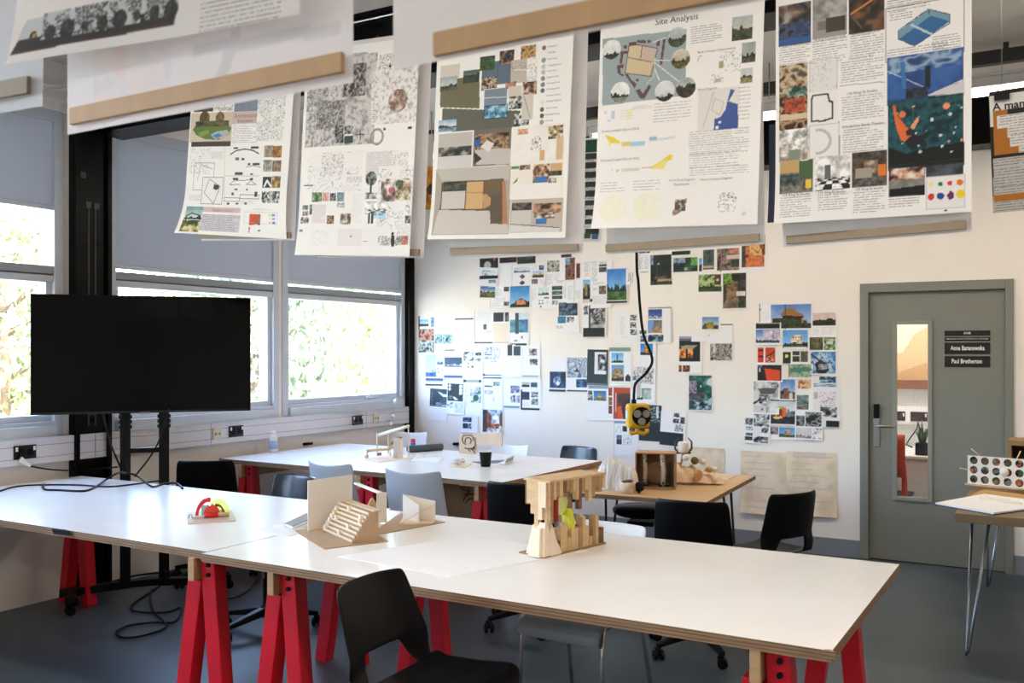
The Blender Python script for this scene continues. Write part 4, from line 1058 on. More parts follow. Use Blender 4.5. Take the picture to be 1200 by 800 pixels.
ops += [('pts', [(309, 218), (312.5, 211), (317, 218)], (235, 235, 230), 3), ('p', (221.5, 242.5, 239.5, 258), 'land', [(110, 150, 160), (214, 222, 214), (40, 60, 60), (60, 70, 50), 0.9]), ('p', (220, 258, 239, 273), 'noise', [(40, 56, 34), (110, 120, 50), (200, 180, 120), (220, 214, 200)]), ('pts', [(222, 254), (228, 250), (238, 253), (238, 260), (223, 261), (222, 254)], (34, 66, 66), 2),
        ('f', (240.5, 243, 281.5, 250), (206, 186, 186)), ('t', (250, 244.6, 273, 248.4), 'Timber Detail', (168, 142, 146)), ('f', (240, 251.5, 281, 273), (206, 202, 210)), ('l', (240.5, 252, 280, 272), 0.0068, (96, 92, 120), 0.7), ('o', (287, 248, 324, 263), (206, 206, 206)),
        ('p', (292.5, 251, 298, 263.5), 'noise', [(190, 50, 30), (226, 92, 52)]), ('p', (298.8, 251, 304, 263.5), 'noise', [(120, 60, 30), (222, 84, 44), (60, 110, 50)]), ('f', (292.5, 262, 294.5, 264), (40, 110, 60)), ('f', (302, 262, 304, 264), (40, 70, 130)),
        ('f', (314, 251, 317, 254), (236, 222, 150)), ('f', (318, 251, 321.5, 253.5), (96, 150, 214)), ('f', (314, 255.5, 317, 258), (236, 222, 150)), ('f', (318, 255.5, 321.5, 258), (96, 150, 214)), ('f', (314, 260, 317, 262), (230, 170, 150)), ('f', (318, 260, 321.5, 262.5), (80, 140, 210)), ('f', (291.5, 266, 293, 269.5), (220, 80, 50)), ('f', (291, 270, 292.5, 273), (80, 140, 210)), ('f', (302, 269, 304, 271.5), (60, 90, 40)), ('l', (296, 244.5, 318, 247), 0.006, (160, 160, 160), 0.4)]
poster('hanging_poster', 'leftmost hanging poster, with a green park vignette and building sections', (214.5, 274), (332.5, 279.5), PY, 0.86, ops, curl=(0.05, -0.02))

# --- 2: city maps
ops = [('p', (361, 104, 414, 170), 'noise', ('x', 26, (128, 126, 126), (176, 172, 172), (206, 202, 202), (214, 210, 210))), ('p', (397, 67, 438, 168), 'noise', ('x', 24, (140, 136, 138), (180, 176, 176), (204, 200, 200), (208, 204, 204))),
       ('p', (404, 76, 428, 112), 'noise', ('x', 12, (40, 36, 36), (84, 80, 80), (140, 134, 134), (186, 182, 182))), ('p', (372, 120, 404, 150), 'noise', ('x', 22, (90, 88, 88), (140, 138, 138), (190, 186, 186))), ('l', (363, 106, 385, 124), 0.0065, (60, 60, 64), 0.6),
       ('p', (437, 82, 488, 143), 'noise', ('x', 22, (176, 172, 172), (220, 216, 216), (232, 230, 228), (236, 234, 232))), ('c', 466, 118, 11, [(120, 84, 70), (170, 140, 126), (214, 206, 200)], 'noise'), ('c', 470, 112, 6, [(110, 86, 76), (180, 160, 150)], 'noise'),
       ('p', (393, 147.5, 402.5, 157), 'noise', GREYS[:3]), ('p', (404, 147.5, 413.5, 157), 'noise', [(40, 50, 36), (120, 130, 120), (200, 204, 200)]), ('p', (393, 158, 402.5, 167.5), 'noise', GREYS[:3]), ('f', (404, 158, 413.5, 160), (220, 220, 220)), ('f', (404, 160, 413.5, 168), (44, 64, 52)),
       ('pts', [(418, 157.5), (426, 157.5)], (70, 70, 70), 2), ('pts', [(422, 152), (422, 163)], (60, 60, 60), 2), ('c', 441.5, 160, 7, (120, 112, 110), 'ring'), ('c', 441.5, 160, 6.2, (170, 164, 160), 'ring'), ('f', (449, 150, 452, 153), (60, 60, 60)), ('f', (478, 149, 483, 151), (60, 60, 60)),
       ('f', (437, 130, 441, 144), (232, 230, 228)), ('l', (437, 130, 441, 144), 0.008, (50, 50, 50), 0.9),
       ('p', (362, 180, 424, 224), 'line', ((238, 236, 235), (150, 146, 146), 5, 0.05)), ('p', (378, 182, 402, 206), 'noise', ('x', 24, (166, 162, 164), (222, 218, 218), (236, 234, 232), (238, 236, 235))), ('f', (404, 180, 426, 196), (238, 236, 235)), ('t', (407, 205, 424, 215), 'MAPS', (196, 192, 194)), ('f', (357, 217.5, 368, 218.3), (90, 90, 90)),
       ('p', (366.5, 226, 377.5, 236.5), 'noise', [(40, 70, 36), (90, 130, 70), (180, 180, 170)]), ('p', (378.5, 226.5, 386, 236), 'noise', [(200, 110, 120), (226, 200, 196)]), ('p', (387.5, 227, 394, 236), 'noise', GREYS[:3]), ('p', (395.5, 226, 403.5, 236.5), 'noise', [(50, 90, 130), (150, 180, 190), (90, 90, 60)]), ('p', (395.5, 238, 403.5, 243), 'noise', GREYS[1:]),
       ('p', (355, 241, 362, 246.5), 'noise', [(60, 84, 60), (170, 180, 170)]), ('p', (363.5, 240, 367, 252), 'noise', GREYS[:3]), ('p', (355.5, 247.5, 362, 253.5), 'noise', [(90, 60, 60), (200, 190, 186)]), ('p', (353.5, 255, 362.5, 262.5), 'noise', GREYS),
       ('p', (384, 253, 391.5, 263), 'noise', [(50, 40, 30), (190, 150, 110)]), ('p', (399.5, 250.5, 411, 263.5), 'noise', [(60, 50, 46), (150, 130, 110), (220, 214, 206)]), ('f', (367, 240, 382, 262), (230, 224, 224)), ('l', (368, 241, 382, 262), 0.007, (190, 170, 170), 0.5), ('l', (413, 228, 424, 262), 0.007, (200, 200, 200), 0.5), ('f', (352.5, 269, 356, 272), (110, 110, 110)), ('p', (366, 270, 386, 288), 'line', ((239, 237, 236), (196, 192, 192), 6, 0.06)), ('f', (397, 268, 424, 288), (230, 226, 226)), ('f', (411, 276, 412.5, 278), (190, 40, 30)),
       ('f', (429, 178, 466, 205), (228, 224, 224)), ('l', (430, 179, 466, 204), 0.008, (150, 148, 150), 0.5), ('p', (458, 178, 478, 202), 'line', ((234, 232, 230), (110, 110, 110), 9, 0.12)), ('p', (444, 196, 482, 286), 'line', ((236, 234, 232), (140, 138, 140), 8, 0.09)),
       ('c', 434.5, 209, 6.5, [(24, 28, 26), (80, 86, 80), (150, 154, 150)], 'noise'), ('f', (433.5, 214, 435, 232), (50, 46, 44)), ('p', (428, 226, 441, 233), 'noise', [(40, 40, 44), (150, 150, 150), (230, 230, 230)]), ('p', (447, 210, 481, 236), 'noise', [(70, 60, 54), (150, 130, 118), (216, 206, 196), (238, 236, 234)]), ('p', (464, 212, 481, 234), 'noise', [(60, 64, 44), (170, 150, 120), (226, 220, 200)]), ('c', 458, 223, 3, (190, 90, 104)), ('c', 467, 214, 3, (70, 100, 60)),
       ('p', (428, 236, 452, 250), 'checker', ((226, 226, 226), (70, 70, 74))), ('p', (437, 249, 451, 256), 'noise', [(90, 150, 190), (150, 200, 220), (220, 226, 228)]), ('f', (431, 250, 433, 262), (40, 40, 44)), ('f', (434.5, 249, 437, 262), (50, 48, 50)), ('p', (475, 253, 481, 262), 'noise', GREYS[:3]),
       ('f', (426, 267, 456, 289), (236, 234, 233)), ('p', (443, 277, 457, 288.5), 'line', ((230, 228, 226), (30, 30, 30), 10, 0.24)), ('c', 460, 273.5, 1.6, (24, 24, 26)), ('g', [(458, 275.5), (462, 275.5), (462.5, 284), (461.5, 289), (458.3, 289), (457.5, 283)], (24, 24, 26)), ('p', (463.5, 277, 470, 288), 'noise', GREYS[1:]), ('p', (470.5, 276.5, 478.5, 287), 'noise', [(150, 70, 60), (206, 150, 130)]), ('f', (425.5, 282.5, 431, 283.6), (190, 60, 50)), ('l', (360, 61, 412, 62.4), 0.004, (60, 60, 60)), ('t', (413, 61.8, 431, 64), 'urban analysis', (60, 60, 64)), ('p', (444, 64, 470, 82), 'line', ((238, 236, 234), (80, 80, 80), 9, 0.16)), ('c', 457, 77.5, 1.4, (20, 20, 20))]
poster('hanging_poster', 'hanging poster of grey city maps and tree sketches, second from the left', (348.5, 299), (480, 300.5), PY, 0.895, ops, curl=(0.015, 0.0))

# --- 3: room colour studies and card models
BR_, TN = (150, 108, 70), (206, 168, 118)
ops = [('f', (517, 78, 539, 91), (208, 200, 190)), ('g', [(516, 92), (562, 91), (562, 127), (516, 126)], (104, 98, 74)), ('p', (517, 91.5, 536, 105), 'land', [(150, 166, 172), (206, 210, 208), (44, 50, 46), (70, 74, 60), 0.7]), ('p', (543.5, 84, 562, 96), 'land', [(60, 80, 80), (100, 116, 108), (26, 44, 34), (36, 52, 40), 0.4]),
       ('g', [(519, 127), (563, 128.5), (610, 129.5), (609, 149), (518, 155)], (88, 92, 82)), ('p', (515, 141.5, 535, 154), 'land', [(140, 170, 200), (226, 228, 230), (40, 56, 50), (110, 140, 160), 0.6]), ('p', (603, 133.5, 620, 147), 'noise', GREYS),
       ('f', (565.5, 74, 598, 98), (86, 104, 124)), ('s', 584, 74, 583, 98, (60, 76, 94)), ('p', (563, 67.5, 580, 81.5), 'land', [(40, 52, 46), (60, 76, 60), (60, 90, 46), (50, 80, 40), 0.3]), ('p', (586, 60, 602.5, 74), 'noise', [(16, 18, 24), (60, 60, 70), (180, 130, 70)]), ('p', (611, 55, 627.5, 69.5), 'noise', [(130, 92, 50), (206, 168, 116), (96, 70, 44)]),
       ('p', (565, 92, 582, 105), 'noise', [(30, 26, 26), (120, 96, 70), (220, 200, 170), (60, 40, 50)]), ('f', (568, 105.5, 594, 124), (118, 132, 148)), ('s', 568, 115, 593, 114, (220, 226, 230)), ('o', (568, 105.5, 594, 124), (220, 226, 230)), ('f', (599, 71, 618, 96), (188, 180, 170)), ('s', 599, 82, 618, 82, (236, 234, 232)), ('p', (600, 72, 617, 80), 'line', ((196, 186, 172), (90, 80, 70), 5, 0.1)), ('p', (618, 68, 629, 98), 'line', ((236, 234, 232), (110, 110, 110), 7, 0.1)), ('p', (593, 97, 605, 103), 'noise', [(130, 80, 66), (190, 150, 130)]),
       ('f', (596, 102, 611, 114), (206, 198, 188)), ('p', (596, 114, 612.5, 127), 'noise', GREYS[:4]), ('p', (613, 97, 629, 110), 'noise', [(30, 30, 30), (150, 110, 80), (210, 200, 190)]), ('f', (612, 111, 624, 140), (206, 200, 192)), ('s', 614, 112, 621, 138, (120, 116, 110)), ('p', (568, 125, 594, 137), 'noise', [(40, 90, 130), (110, 170, 200), (180, 210, 220)]), ('o', (568, 125, 594, 137), (20, 30, 40)), ('s', 581, 126, 581, 137, (20, 30, 40))]
for k, (y, c, tx) in enumerate(zip([56, 63, 70.5, 78, 84.5, 92, 99, 106, 113, 120, 128, 135.5, 143], [(120, 100, 90), None, (150, 150, 152), (200, 200, 200), (190, 190, 190), (140, 140, 142), (120, 132, 140), (90, 116, 124), None, (226, 224, 210), (96, 94, 76), (84, 84, 70), (150, 154, 146)],
                                  ['Reception', 'Cafe Bar', 'Music Room', 'Changing Rooms', 'Games Room', 'Squash Court', 'Swimming Pool', 'Climbing Wall', 'Outdoor Kitchen', 'Viewing Platform', 'Tennis Court', 'Football Pitch', 'Car Park'])):
    if c: ops.append(('c', 637.5 - k * 0.25, y, 2.5, c))
    ops.append(('t', (642.5 - k * 0.3, y - 3.2, 642.5 - k * 0.3 + 1.15 * len(tx), y - 0.6), tx, (90, 90, 94)))
ops += [('f', (514.5, 157.5, 553, 196), (188, 184, 178)), ('p', (515, 174, 553, 184), 'noise', [(20, 34, 26), (60, 60, 56), (170, 160, 150)]), ('f', (514.5, 184.5, 553, 197), (208, 206, 204)), ('f', (556, 153, 598, 193), (110, 100, 92)), ('g', [(556, 172), (598, 174), (598, 192), (558, 193)], (196, 188, 184)), ('p', (558, 158, 596, 173), 'noise', [(30, 26, 24), (110, 80, 56), (180, 150, 120), (60, 46, 40)]), ('g', [(563, 172), (571, 164), (579, 168), (573, 178)], (222, 218, 214)), ('f', (557, 164, 563, 172), (40, 90, 160)), ('g', [(556, 178), (565, 186), (556, 192)], (40, 36, 34)),
        ('p', (600, 149, 661, 189), 'noise', [(232, 228, 222), (240, 237, 233)]), ('p', (607, 152, 619, 157), 'noise', [(190, 130, 100), (226, 190, 160)]), ('p', (643, 148, 660, 162), 'noise', [(50, 46, 30), (150, 130, 90), (230, 220, 200)]), ('p', (623, 160, 634, 176), 'noise', ('x', 12, (40, 40, 44), (226, 222, 218), (240, 237, 233), (240, 237, 233))), ('f', (653, 162, 660, 187), (210, 180, 140)), ('f', (633, 176, 638, 188), (206, 170, 120)),
        ('f', (512, 199, 596.5, 275), (168, 160, 150)), ('g', [(512, 199), (596.5, 193), (596.5, 210), (518, 212)], (190, 184, 176)), ('g', [(516, 253), (518, 214), (590, 209), (594, 262), (576, 263), (575, 248)], (96, 82, 66)), ('p', (521, 214, 547, 224), 'noise', [(24, 26, 20), (90, 84, 70)]), ('f', (548, 213.5, 566, 245), TN), ('f', (567, 213, 586, 228), (110, 88, 62)), ('s', 548, 226, 566, 226, (150, 116, 76)), ('g', [(566, 228), (570, 227), (575, 232), (575, 240), (567, 245)], (190, 150, 104)), ('f', (519, 225, 545, 245), (204, 198, 192)), ('g', [(516, 246), (575, 247), (576, 262), (595, 263), (596, 274), (510, 275), (513, 256)], (202, 196, 190)), ('s', 516, 246, 575, 247, (70, 60, 50)), ('s', 575, 247, 576, 263, (70, 60, 50)), ('g', [(588, 212), (592, 212), (595, 262), (589, 262)], (176, 120, 90)),
        ('f', (598.5, 193, 660, 231), (236, 230, 222)), ('p', (625, 193, 643, 214), 'noise', [(50, 36, 26), (160, 120, 80), (226, 206, 180)]), ('f', (627, 207, 641, 214), (60, 110, 170)), ('f', (645, 192, 659, 201), (200, 166, 120)), ('p', (644, 201, 659, 206), 'noise', [(40, 36, 24), (90, 80, 50)]), ('f', (599, 195, 608, 198), (80, 130, 100)), ('p', (609, 194, 621, 199), 'noise', [(60, 50, 40), (200, 180, 160)]), ('p', (643, 208, 652, 216), 'noise', [(90, 70, 50), (230, 226, 220)]), ('f', (600, 217, 656, 231), (238, 234, 230)), ('g', [(599, 216), (607, 207), (605, 213)], (110, 110, 60)),
        ('f', (599, 234, 659, 272), (190, 178, 166)), ('p', (600, 238, 623, 246), 'noise', [(26, 24, 22), (110, 100, 90)]), ('p', (625, 239, 658, 250), 'noise', [(40, 26, 20), (150, 110, 80), (210, 170, 130)]), ('f', (600, 248, 622, 263), (206, 200, 194)), ('f', (628, 256, 641, 263), (56, 110, 180)), ('p', (626, 249, 650, 256), 'noise', [(60, 40, 30), (220, 210, 200)]), ('g', [(598, 263), (655, 267), (655, 272), (598, 272)], (214, 210, 206)), ('s', 598, 263, 655, 267, (40, 34, 30))]
poster('hanging_poster', 'hanging poster with olive and blue court swatches above card model photographs, third from left', (504.5, 281), (662.5, 278.5), PY, 0.87, ops, curl=(0.02, 0.0))

# --- 4: site analysis
ops = [('g', [(706.5, 46), (804, 34), (803, 112), (706, 124)], (150, 164, 170)),
       ('g', [(738, 51), (771, 57), (763, 90), (733, 86)], (196, 180, 150)), ('g', [(739, 53), (752, 55), (751, 69), (737, 67)], (206, 190, 156)), ('g', [(754, 55), (771, 58), (768, 71), (752, 69)], (200, 176, 164)), ('g', [(737, 68), (764, 73), (760, 90), (734, 86)], (204, 186, 150)), ('pts', [(738, 51), (771, 57), (763, 90), (733, 86), (738, 51)], (60, 56, 50)), ('pts', [(737, 68), (764, 73)], (60, 56, 50)), ('pts', [(753, 55), (751, 69)], (60, 56, 50))]
for P in ([(738, 50), (746, 49), (746, 53), (738, 54)], [(747, 47), (757, 47), (757, 51), (747, 50)], [(759, 47), (763, 47), (763, 50), (759, 50)], [(770, 47), (773, 47), (773, 54), (769, 54)], [(777, 46), (780, 46), (776, 76), (773, 76)], [(731, 53), (735, 53), (735, 57), (731, 57)], [(728, 60), (735, 60), (735, 63), (731, 63), (729, 75), (726, 75)],
          [(723, 77), (731, 75), (731, 80), (727, 80), (728, 86), (732, 88), (730, 90), (724, 86)], [(732, 87), (736, 87), (740, 94), (746, 98), (744, 104), (740, 98)], [(745, 106), (750, 104), (753, 110), (761, 99), (763, 102), (755, 116), (750, 115)], [(746, 92), (749, 93), (748, 96), (745, 95)]): ops.append(('g', P, (96, 70, 66)))
ops += [('pts', [(767, 62), (766, 90), (758, 98)], (170, 190, 170), 2), ('pts', [(766, 50), (781, 44)], (225, 228, 228)), ('pts', [(768, 71), (786, 71)], (225, 228, 228)), ('pts', [(768, 74), (796, 96)], (240, 242, 242)), ('pts', [(768, 82), (773, 94)], (240, 242, 242))]
for (x, y, r), P in zip([(717, 58, 10.5), (793.5, 43.5, 11), (797.5, 69, 11), (803.5, 102.5, 11.5), (779, 106.5, 11.5), (727, 108, 11)],
                        [[(230, 232, 232), (214, 218, 218), (24, 24, 24), (36, 36, 30), 0.75], [(190, 200, 200), (160, 170, 166), (50, 56, 44), (60, 70, 50), 0.6], [(206, 206, 200), (186, 170, 140), (60, 54, 40), (96, 90, 50), 0.6], [(150, 160, 156), (190, 190, 180), (40, 44, 40), (60, 54, 40), 0.5], [(226, 230, 232), (206, 208, 208), (40, 40, 40), (40, 40, 36), 0.8], [(228, 230, 230), (236, 236, 236), (36, 38, 34), (120, 120, 110), 0.7]]): ops.append(('c', x, y, r, P, 'land'))
ops += [('t', (768.5, 19.5, 818, 27.5), 'Site Analysis', (50, 50, 54)), ('l', (810, 32, 846, 49), 0.0085, (90, 90, 96), 0.55), ('p', (859, 21, 881.5, 46), 'land', [(170, 180, 186), (196, 190, 180), (70, 60, 44), (60, 70, 40), 0.55]), ('p', (870, 51, 885.5, 73), 'land', [(150, 160, 160), (170, 176, 170), (40, 46, 40), (70, 74, 60), 0.7]), ('p', (868, 81, 882.5, 96.5), 'land', [(190, 196, 198), (200, 200, 196), (40, 40, 38), (130, 120, 80), 0.6]),
        ('t', (818, 56, 862, 62), 'Back of House Opportunities', (80, 80, 84)), ('o', (847, 63, 866, 83), (150, 150, 150)), ('p', (844, 61, 868, 84), 'line', ((240, 239, 237), (110, 110, 112), 4, 0.09)), ('f', (843, 72, 848, 80), (170, 160, 130)), ('p', (832, 88, 848, 97), 'line', ((240, 239, 237), (130, 130, 130), 5, 0.12)), ('pts', [(818, 72), (820, 66), (823, 66)], (150, 150, 150)), ('f', (838, 93, 845, 96), (180, 176, 160)),
        ('t', (818, 102, 840, 106.5), 'Flood Diagram', (120, 120, 126)), ('f', (819, 106, 866, 151), (226, 222, 220)), ('pts', [(824, 148), (836, 108)], (206, 202, 200), 2), ('g', [(856, 104), (861, 105.5), (857, 113), (853, 120), (853.5, 118), (864.5, 122), (865, 150), (836, 152), (837, 139), (844, 137), (850, 128), (853, 115)], (60, 84, 150)), ('c', 840, 149, 2, (236, 234, 232)), ('c', 843, 143, 1.6, (236, 234, 232)), ('pts', [(838, 115.5), (848, 120), (844, 135), (834, 129), (838, 115.5)], (206, 170, 166)), ('l', (867, 103, 880, 140), 0.012, (110, 110, 116), 0.5),
        ('l', (767, 122, 809, 142), 0.0095, (120, 120, 124), 0.5), ('f', (709, 131, 712, 134), (206, 216, 228)), ('f', (717, 131, 721, 140), (190, 206, 230)), ('f', (735, 130, 741, 139), (240, 234, 190)), ('l', (727, 130, 746, 140), 0.01, (206, 206, 196), 0.5), ('f', (712, 141, 716, 143), (190, 206, 230)), ('l', (742, 125, 766, 127), 0.006, (190, 190, 194), 0.6),
        ('t', (706, 150.5, 749, 155), 'Evening Sunlight (Start to End)', (150, 150, 154)), ('g', [(709.5, 158), (719, 161), (727, 166), (727, 168.5), (715, 168)], (226, 206, 70)), ('f', (729.5, 167, 739.5, 171), (214, 204, 120)), ('f', (739.5, 166.5, 756, 170.5), (160, 204, 224)), ('f', (761.5, 161, 770, 164.5), (150, 186, 200)), ('pts', [(770, 163), (792, 160.5)], (190, 196, 210)), ('pts', [(762, 166), (790, 162)], (206, 206, 216)), ('c', 715, 170, 1.2, (226, 206, 70)),
        ('t', (705, 185, 749, 189.5), 'Morning Sunlight (Start to End)', (150, 150, 154)), ('g', [(760, 197), (772, 190), (778, 186), (784, 181), (788, 182), (787, 187), (781, 190), (778, 198), (766, 198)], (232, 218, 120)), ('g', [(776, 188), (784, 181), (788, 182), (787, 187)], (226, 200, 60)), ('f', (729, 198.5, 750, 200.5), (206, 214, 196)), ('pts', [(753, 197), (765, 196)], (200, 150, 110)), ('c', 724, 200, 1.6, (190, 196, 190)), ('c', 718, 199.5, 1, (226, 216, 90)),
        ('l', (808, 155, 878, 166), 0.0085, (120, 120, 124), 0.55), ('l', (808, 171, 878, 178), 0.0085, (130, 130, 134), 0.55), ('l', (808, 181, 866, 194), 0.0085, (130, 130, 134), 0.55), ('l', (808, 197, 878, 203), 0.0085, (130, 130, 134), 0.5),
        ('l', (705, 215, 733, 226), 0.0095, (140, 140, 146), 0.6), ('l', (743, 213, 774, 225), 0.0095, (140, 140, 146), 0.6), ('t', (784, 209, 814, 213), 'Wind Rose Diagram', (140, 140, 146)), ('t', (790, 214, 808, 217.5), 'Manchester', (140, 140, 146)), ('t', (821, 207.5, 858, 211.5), 'Noise Contour Diagram', (130, 130, 136)),
        ('c', 720.5, 245, 15.5, [(238, 236, 222), (236, 235, 214), (240, 238, 226)], 'noise'), ('c', 759, 243, 16, [(238, 237, 222), (234, 235, 212), (240, 238, 226)], 'noise'), ('g', [(788, 249), (797, 236), (805, 232), (804, 240), (797, 250), (790, 253)], (150, 130, 110)), ('p', (792, 234, 804, 248), 'noise', [(110, 60, 70), (90, 86, 80), (200, 190, 180)]), ('p', (842, 226, 863, 248), 'line', ((240, 239, 237), (60, 60, 60), 5, 0.12)), ('c', 872, 250, 2.5, (216, 214, 212))]
poster('hanging_poster', 'site analysis poster with a blue flood plan and round photographs, fourth from left', (697, 269), (887.5, 262.5), PY, 0.86, ops, curl=(0.03, 0.0))

# --- 5: precedent studies with the climbing photograph
def shear(x0, y0, x1, y1): return (x0, y0, x1, y1)
ops = [('p', (913, 8, 951, 50), 'noise', [(20, 22, 26), (60, 62, 60), (120, 92, 66), (150, 156, 160)]), ('f', (913, 36, 951, 49), (36, 84, 150)), ('p', (914, 30, 950, 42), 'noise', [(20, 22, 26), (60, 80, 110), (30, 50, 90)]), ('f', (953, 0, 993, 41), (150, 148, 146)), ('p', (953, 0, 993, 18), 'noise', [(120, 118, 116), (180, 178, 176)]), ('f', (968, 22, 991, 35), (60, 52, 46)), ('f', (959, 26, 968, 35), (120, 112, 106)), ('p', (995, -6, 1036.5, 35), 'noise', [(20, 16, 14), (60, 44, 32), (120, 80, 50)]), ('pts', [(998, 16), (1022, 0)], (206, 120, 50), 2), ('pts', [(1000, 20), (1010, 33)], (90, 80, 70), 2),
       ('t', (918, 49, 946, 54.5), 'Pure Padel Club', (70, 70, 74)), ('t', (955, 42, 991, 47.5), 'M.A.D Creative Hub', (70, 70, 74)), ('t', (998, 34.5, 1032, 40.5), 'Guochao Film Club', (70, 70, 74)), ('l', (914, 57, 950, 76), 0.0085, (96, 96, 100), 0.6), ('l', (953, 50, 993, 70), 0.0085, (96, 96, 100), 0.6), ('l', (997, 43, 1036, 63), 0.0085, (96, 96, 100), 0.6),
       ('l', (1040, -4, 1090, 8), 0.008, (80, 80, 84), 0.6), ('o', (1038.5, 10, 1130, 61), (130, 130, 134)), ('l', (1043, 15, 1070, 21), 0.008, (80, 80, 84), 0.6), ('g', [(1053, 46), (1072, 54), (1113, 25), (1090, 17)], (36, 96, 150)), ('g', [(1053, 46), (1053, 36), (1088, 11), (1113, 16), (1113, 25), (1091, 18)], (110, 150, 170)), ('pts', [(1053, 46), (1053, 36), (1088, 11), (1114, 17), (1114, 27), (1072, 54), (1053, 46)], (40, 60, 80)), ('pts', [(1068, 29), (1092, 40)], (190, 206, 216), 2), ('pts', [(1088, 11), (1090, 17)], (40, 60, 80)), ('l', (1092, 44, 1126, 55), 0.008, (90, 90, 94), 0.6), ('l', (1040, 59, 1112, 67), 0.008, (90, 90, 94), 0.6),
       ('p', (913.5, 78, 946.5, 113), 'noise', [(40, 34, 28), (150, 120, 86), (206, 190, 166), (80, 70, 56)]), ('p', (921, 104, 946, 112), 'noise', [(20, 50, 44), (70, 110, 96), (180, 180, 170)]), ('p', (949.5, 72, 982, 106), 'line', ((226, 225, 224), (150, 150, 152), 5, 0.05)), ('o', (949.5, 72, 982, 106), (190, 190, 192)), ('t', (995, 64.5, 1024, 70), 'Simultaneity Bar', (80, 80, 84)), ('l', (986, 74, 1036, 92), 0.0088, (96, 96, 100), 0.6), ('s', 985, 101, 1037, 96, (160, 160, 164)),
       ('p', (914, 116, 946.5, 150), 'noise', [(30, 24, 20), (90, 60, 40), (190, 160, 120), (60, 44, 34)]), ('f', (920, 118, 944, 131), (176, 74, 44)), ('p', (922, 119, 942, 131), 'noise', [(110, 46, 28), (196, 92, 56)]), ('g', [(914, 135), (946, 132), (946, 138), (914, 142)], (206, 190, 160)), ('f', (949, 109, 982, 146), (234, 233, 232)), ('pts', [(951, 142), (951, 118), (953, 112), (970, 110), (972, 118), (976, 120), (976, 138), (964, 142), (951, 142)], (50, 50, 52), 2), ('t', (993, 105.5, 1028, 111), '135 King St Studio', (80, 80, 84)), ('l', (987, 115, 1036, 138), 0.0088, (96, 96, 100), 0.6),
       ('t', (987, 143, 1036, 149.5), 'Schaubühne Berlin Theatre', (70, 70, 74)), ('l', (988, 153, 1036, 176), 0.0088, (96, 96, 100), 0.6), ('s', 984, 142, 984, 184, (120, 120, 124)), ('p', (914, 154, 948, 189), 'room', [(206, 204, 200), (190, 186, 182), (170, 160, 150), (220, 220, 218)]), ('f', (925, 177, 938, 188), (130, 140, 130)), ('f', (949.5, 148, 983, 183), (236, 235, 234)), ('c', 959, 166, 14, (190, 188, 186), 'ring'), ('f', (949.5, 148, 957, 183), (236, 235, 234)), ('o', (949.5, 148, 983, 183), (190, 190, 192)),
       ('p', (1040, 68, 1129.5, 114), 'noise', [(30, 62, 120), (40, 84, 150), (50, 96, 160)]), ('p', (1042, 68, 1128, 76), 'noise', [(30, 60, 110), (150, 176, 200), (40, 80, 140)]), ('g', [(1085, 112), (1130, 92), (1130, 112)], (206, 206, 208)), ('f', (1085, 78, 1091, 104), (16, 20, 28)), ('pts', [(1041, 84), (1085, 103)], (190, 206, 220)), ('g', [(1055, 72), (1060, 72), (1062, 104), (1057, 104)], (60, 110, 170)), ('p', (1062, 104, 1088, 113), 'noise', [(20, 26, 40), (50, 60, 80)]), ('t', (1100, 97, 1123, 101), 'modular walls height', (60, 60, 66)),
       ('t', (1041, 112.5, 1107, 117.5), 'Bouldering Facility Requirements', (60, 60, 64)), ('p', (1041, 120, 1130, 193), 'noise', ('x', 7, (12, 44, 54), (22, 70, 80), (30, 86, 92), (14, 40, 50))), ('g', [(1041, 172), (1062, 180), (1090, 172), (1130, 166), (1130, 193), (1041, 196)], (20, 24, 26))]
random.seed(21)
for k in range(46):
    x, y = 1044 + random.random() * 84, 122 + random.random() * 56
    ops.append(('c', x, y, 0.8 + random.random() * 1.3, random.choice([(210, 214, 206), (30, 120, 130), (230, 160, 110), (16, 30, 34), (190, 206, 200)])))
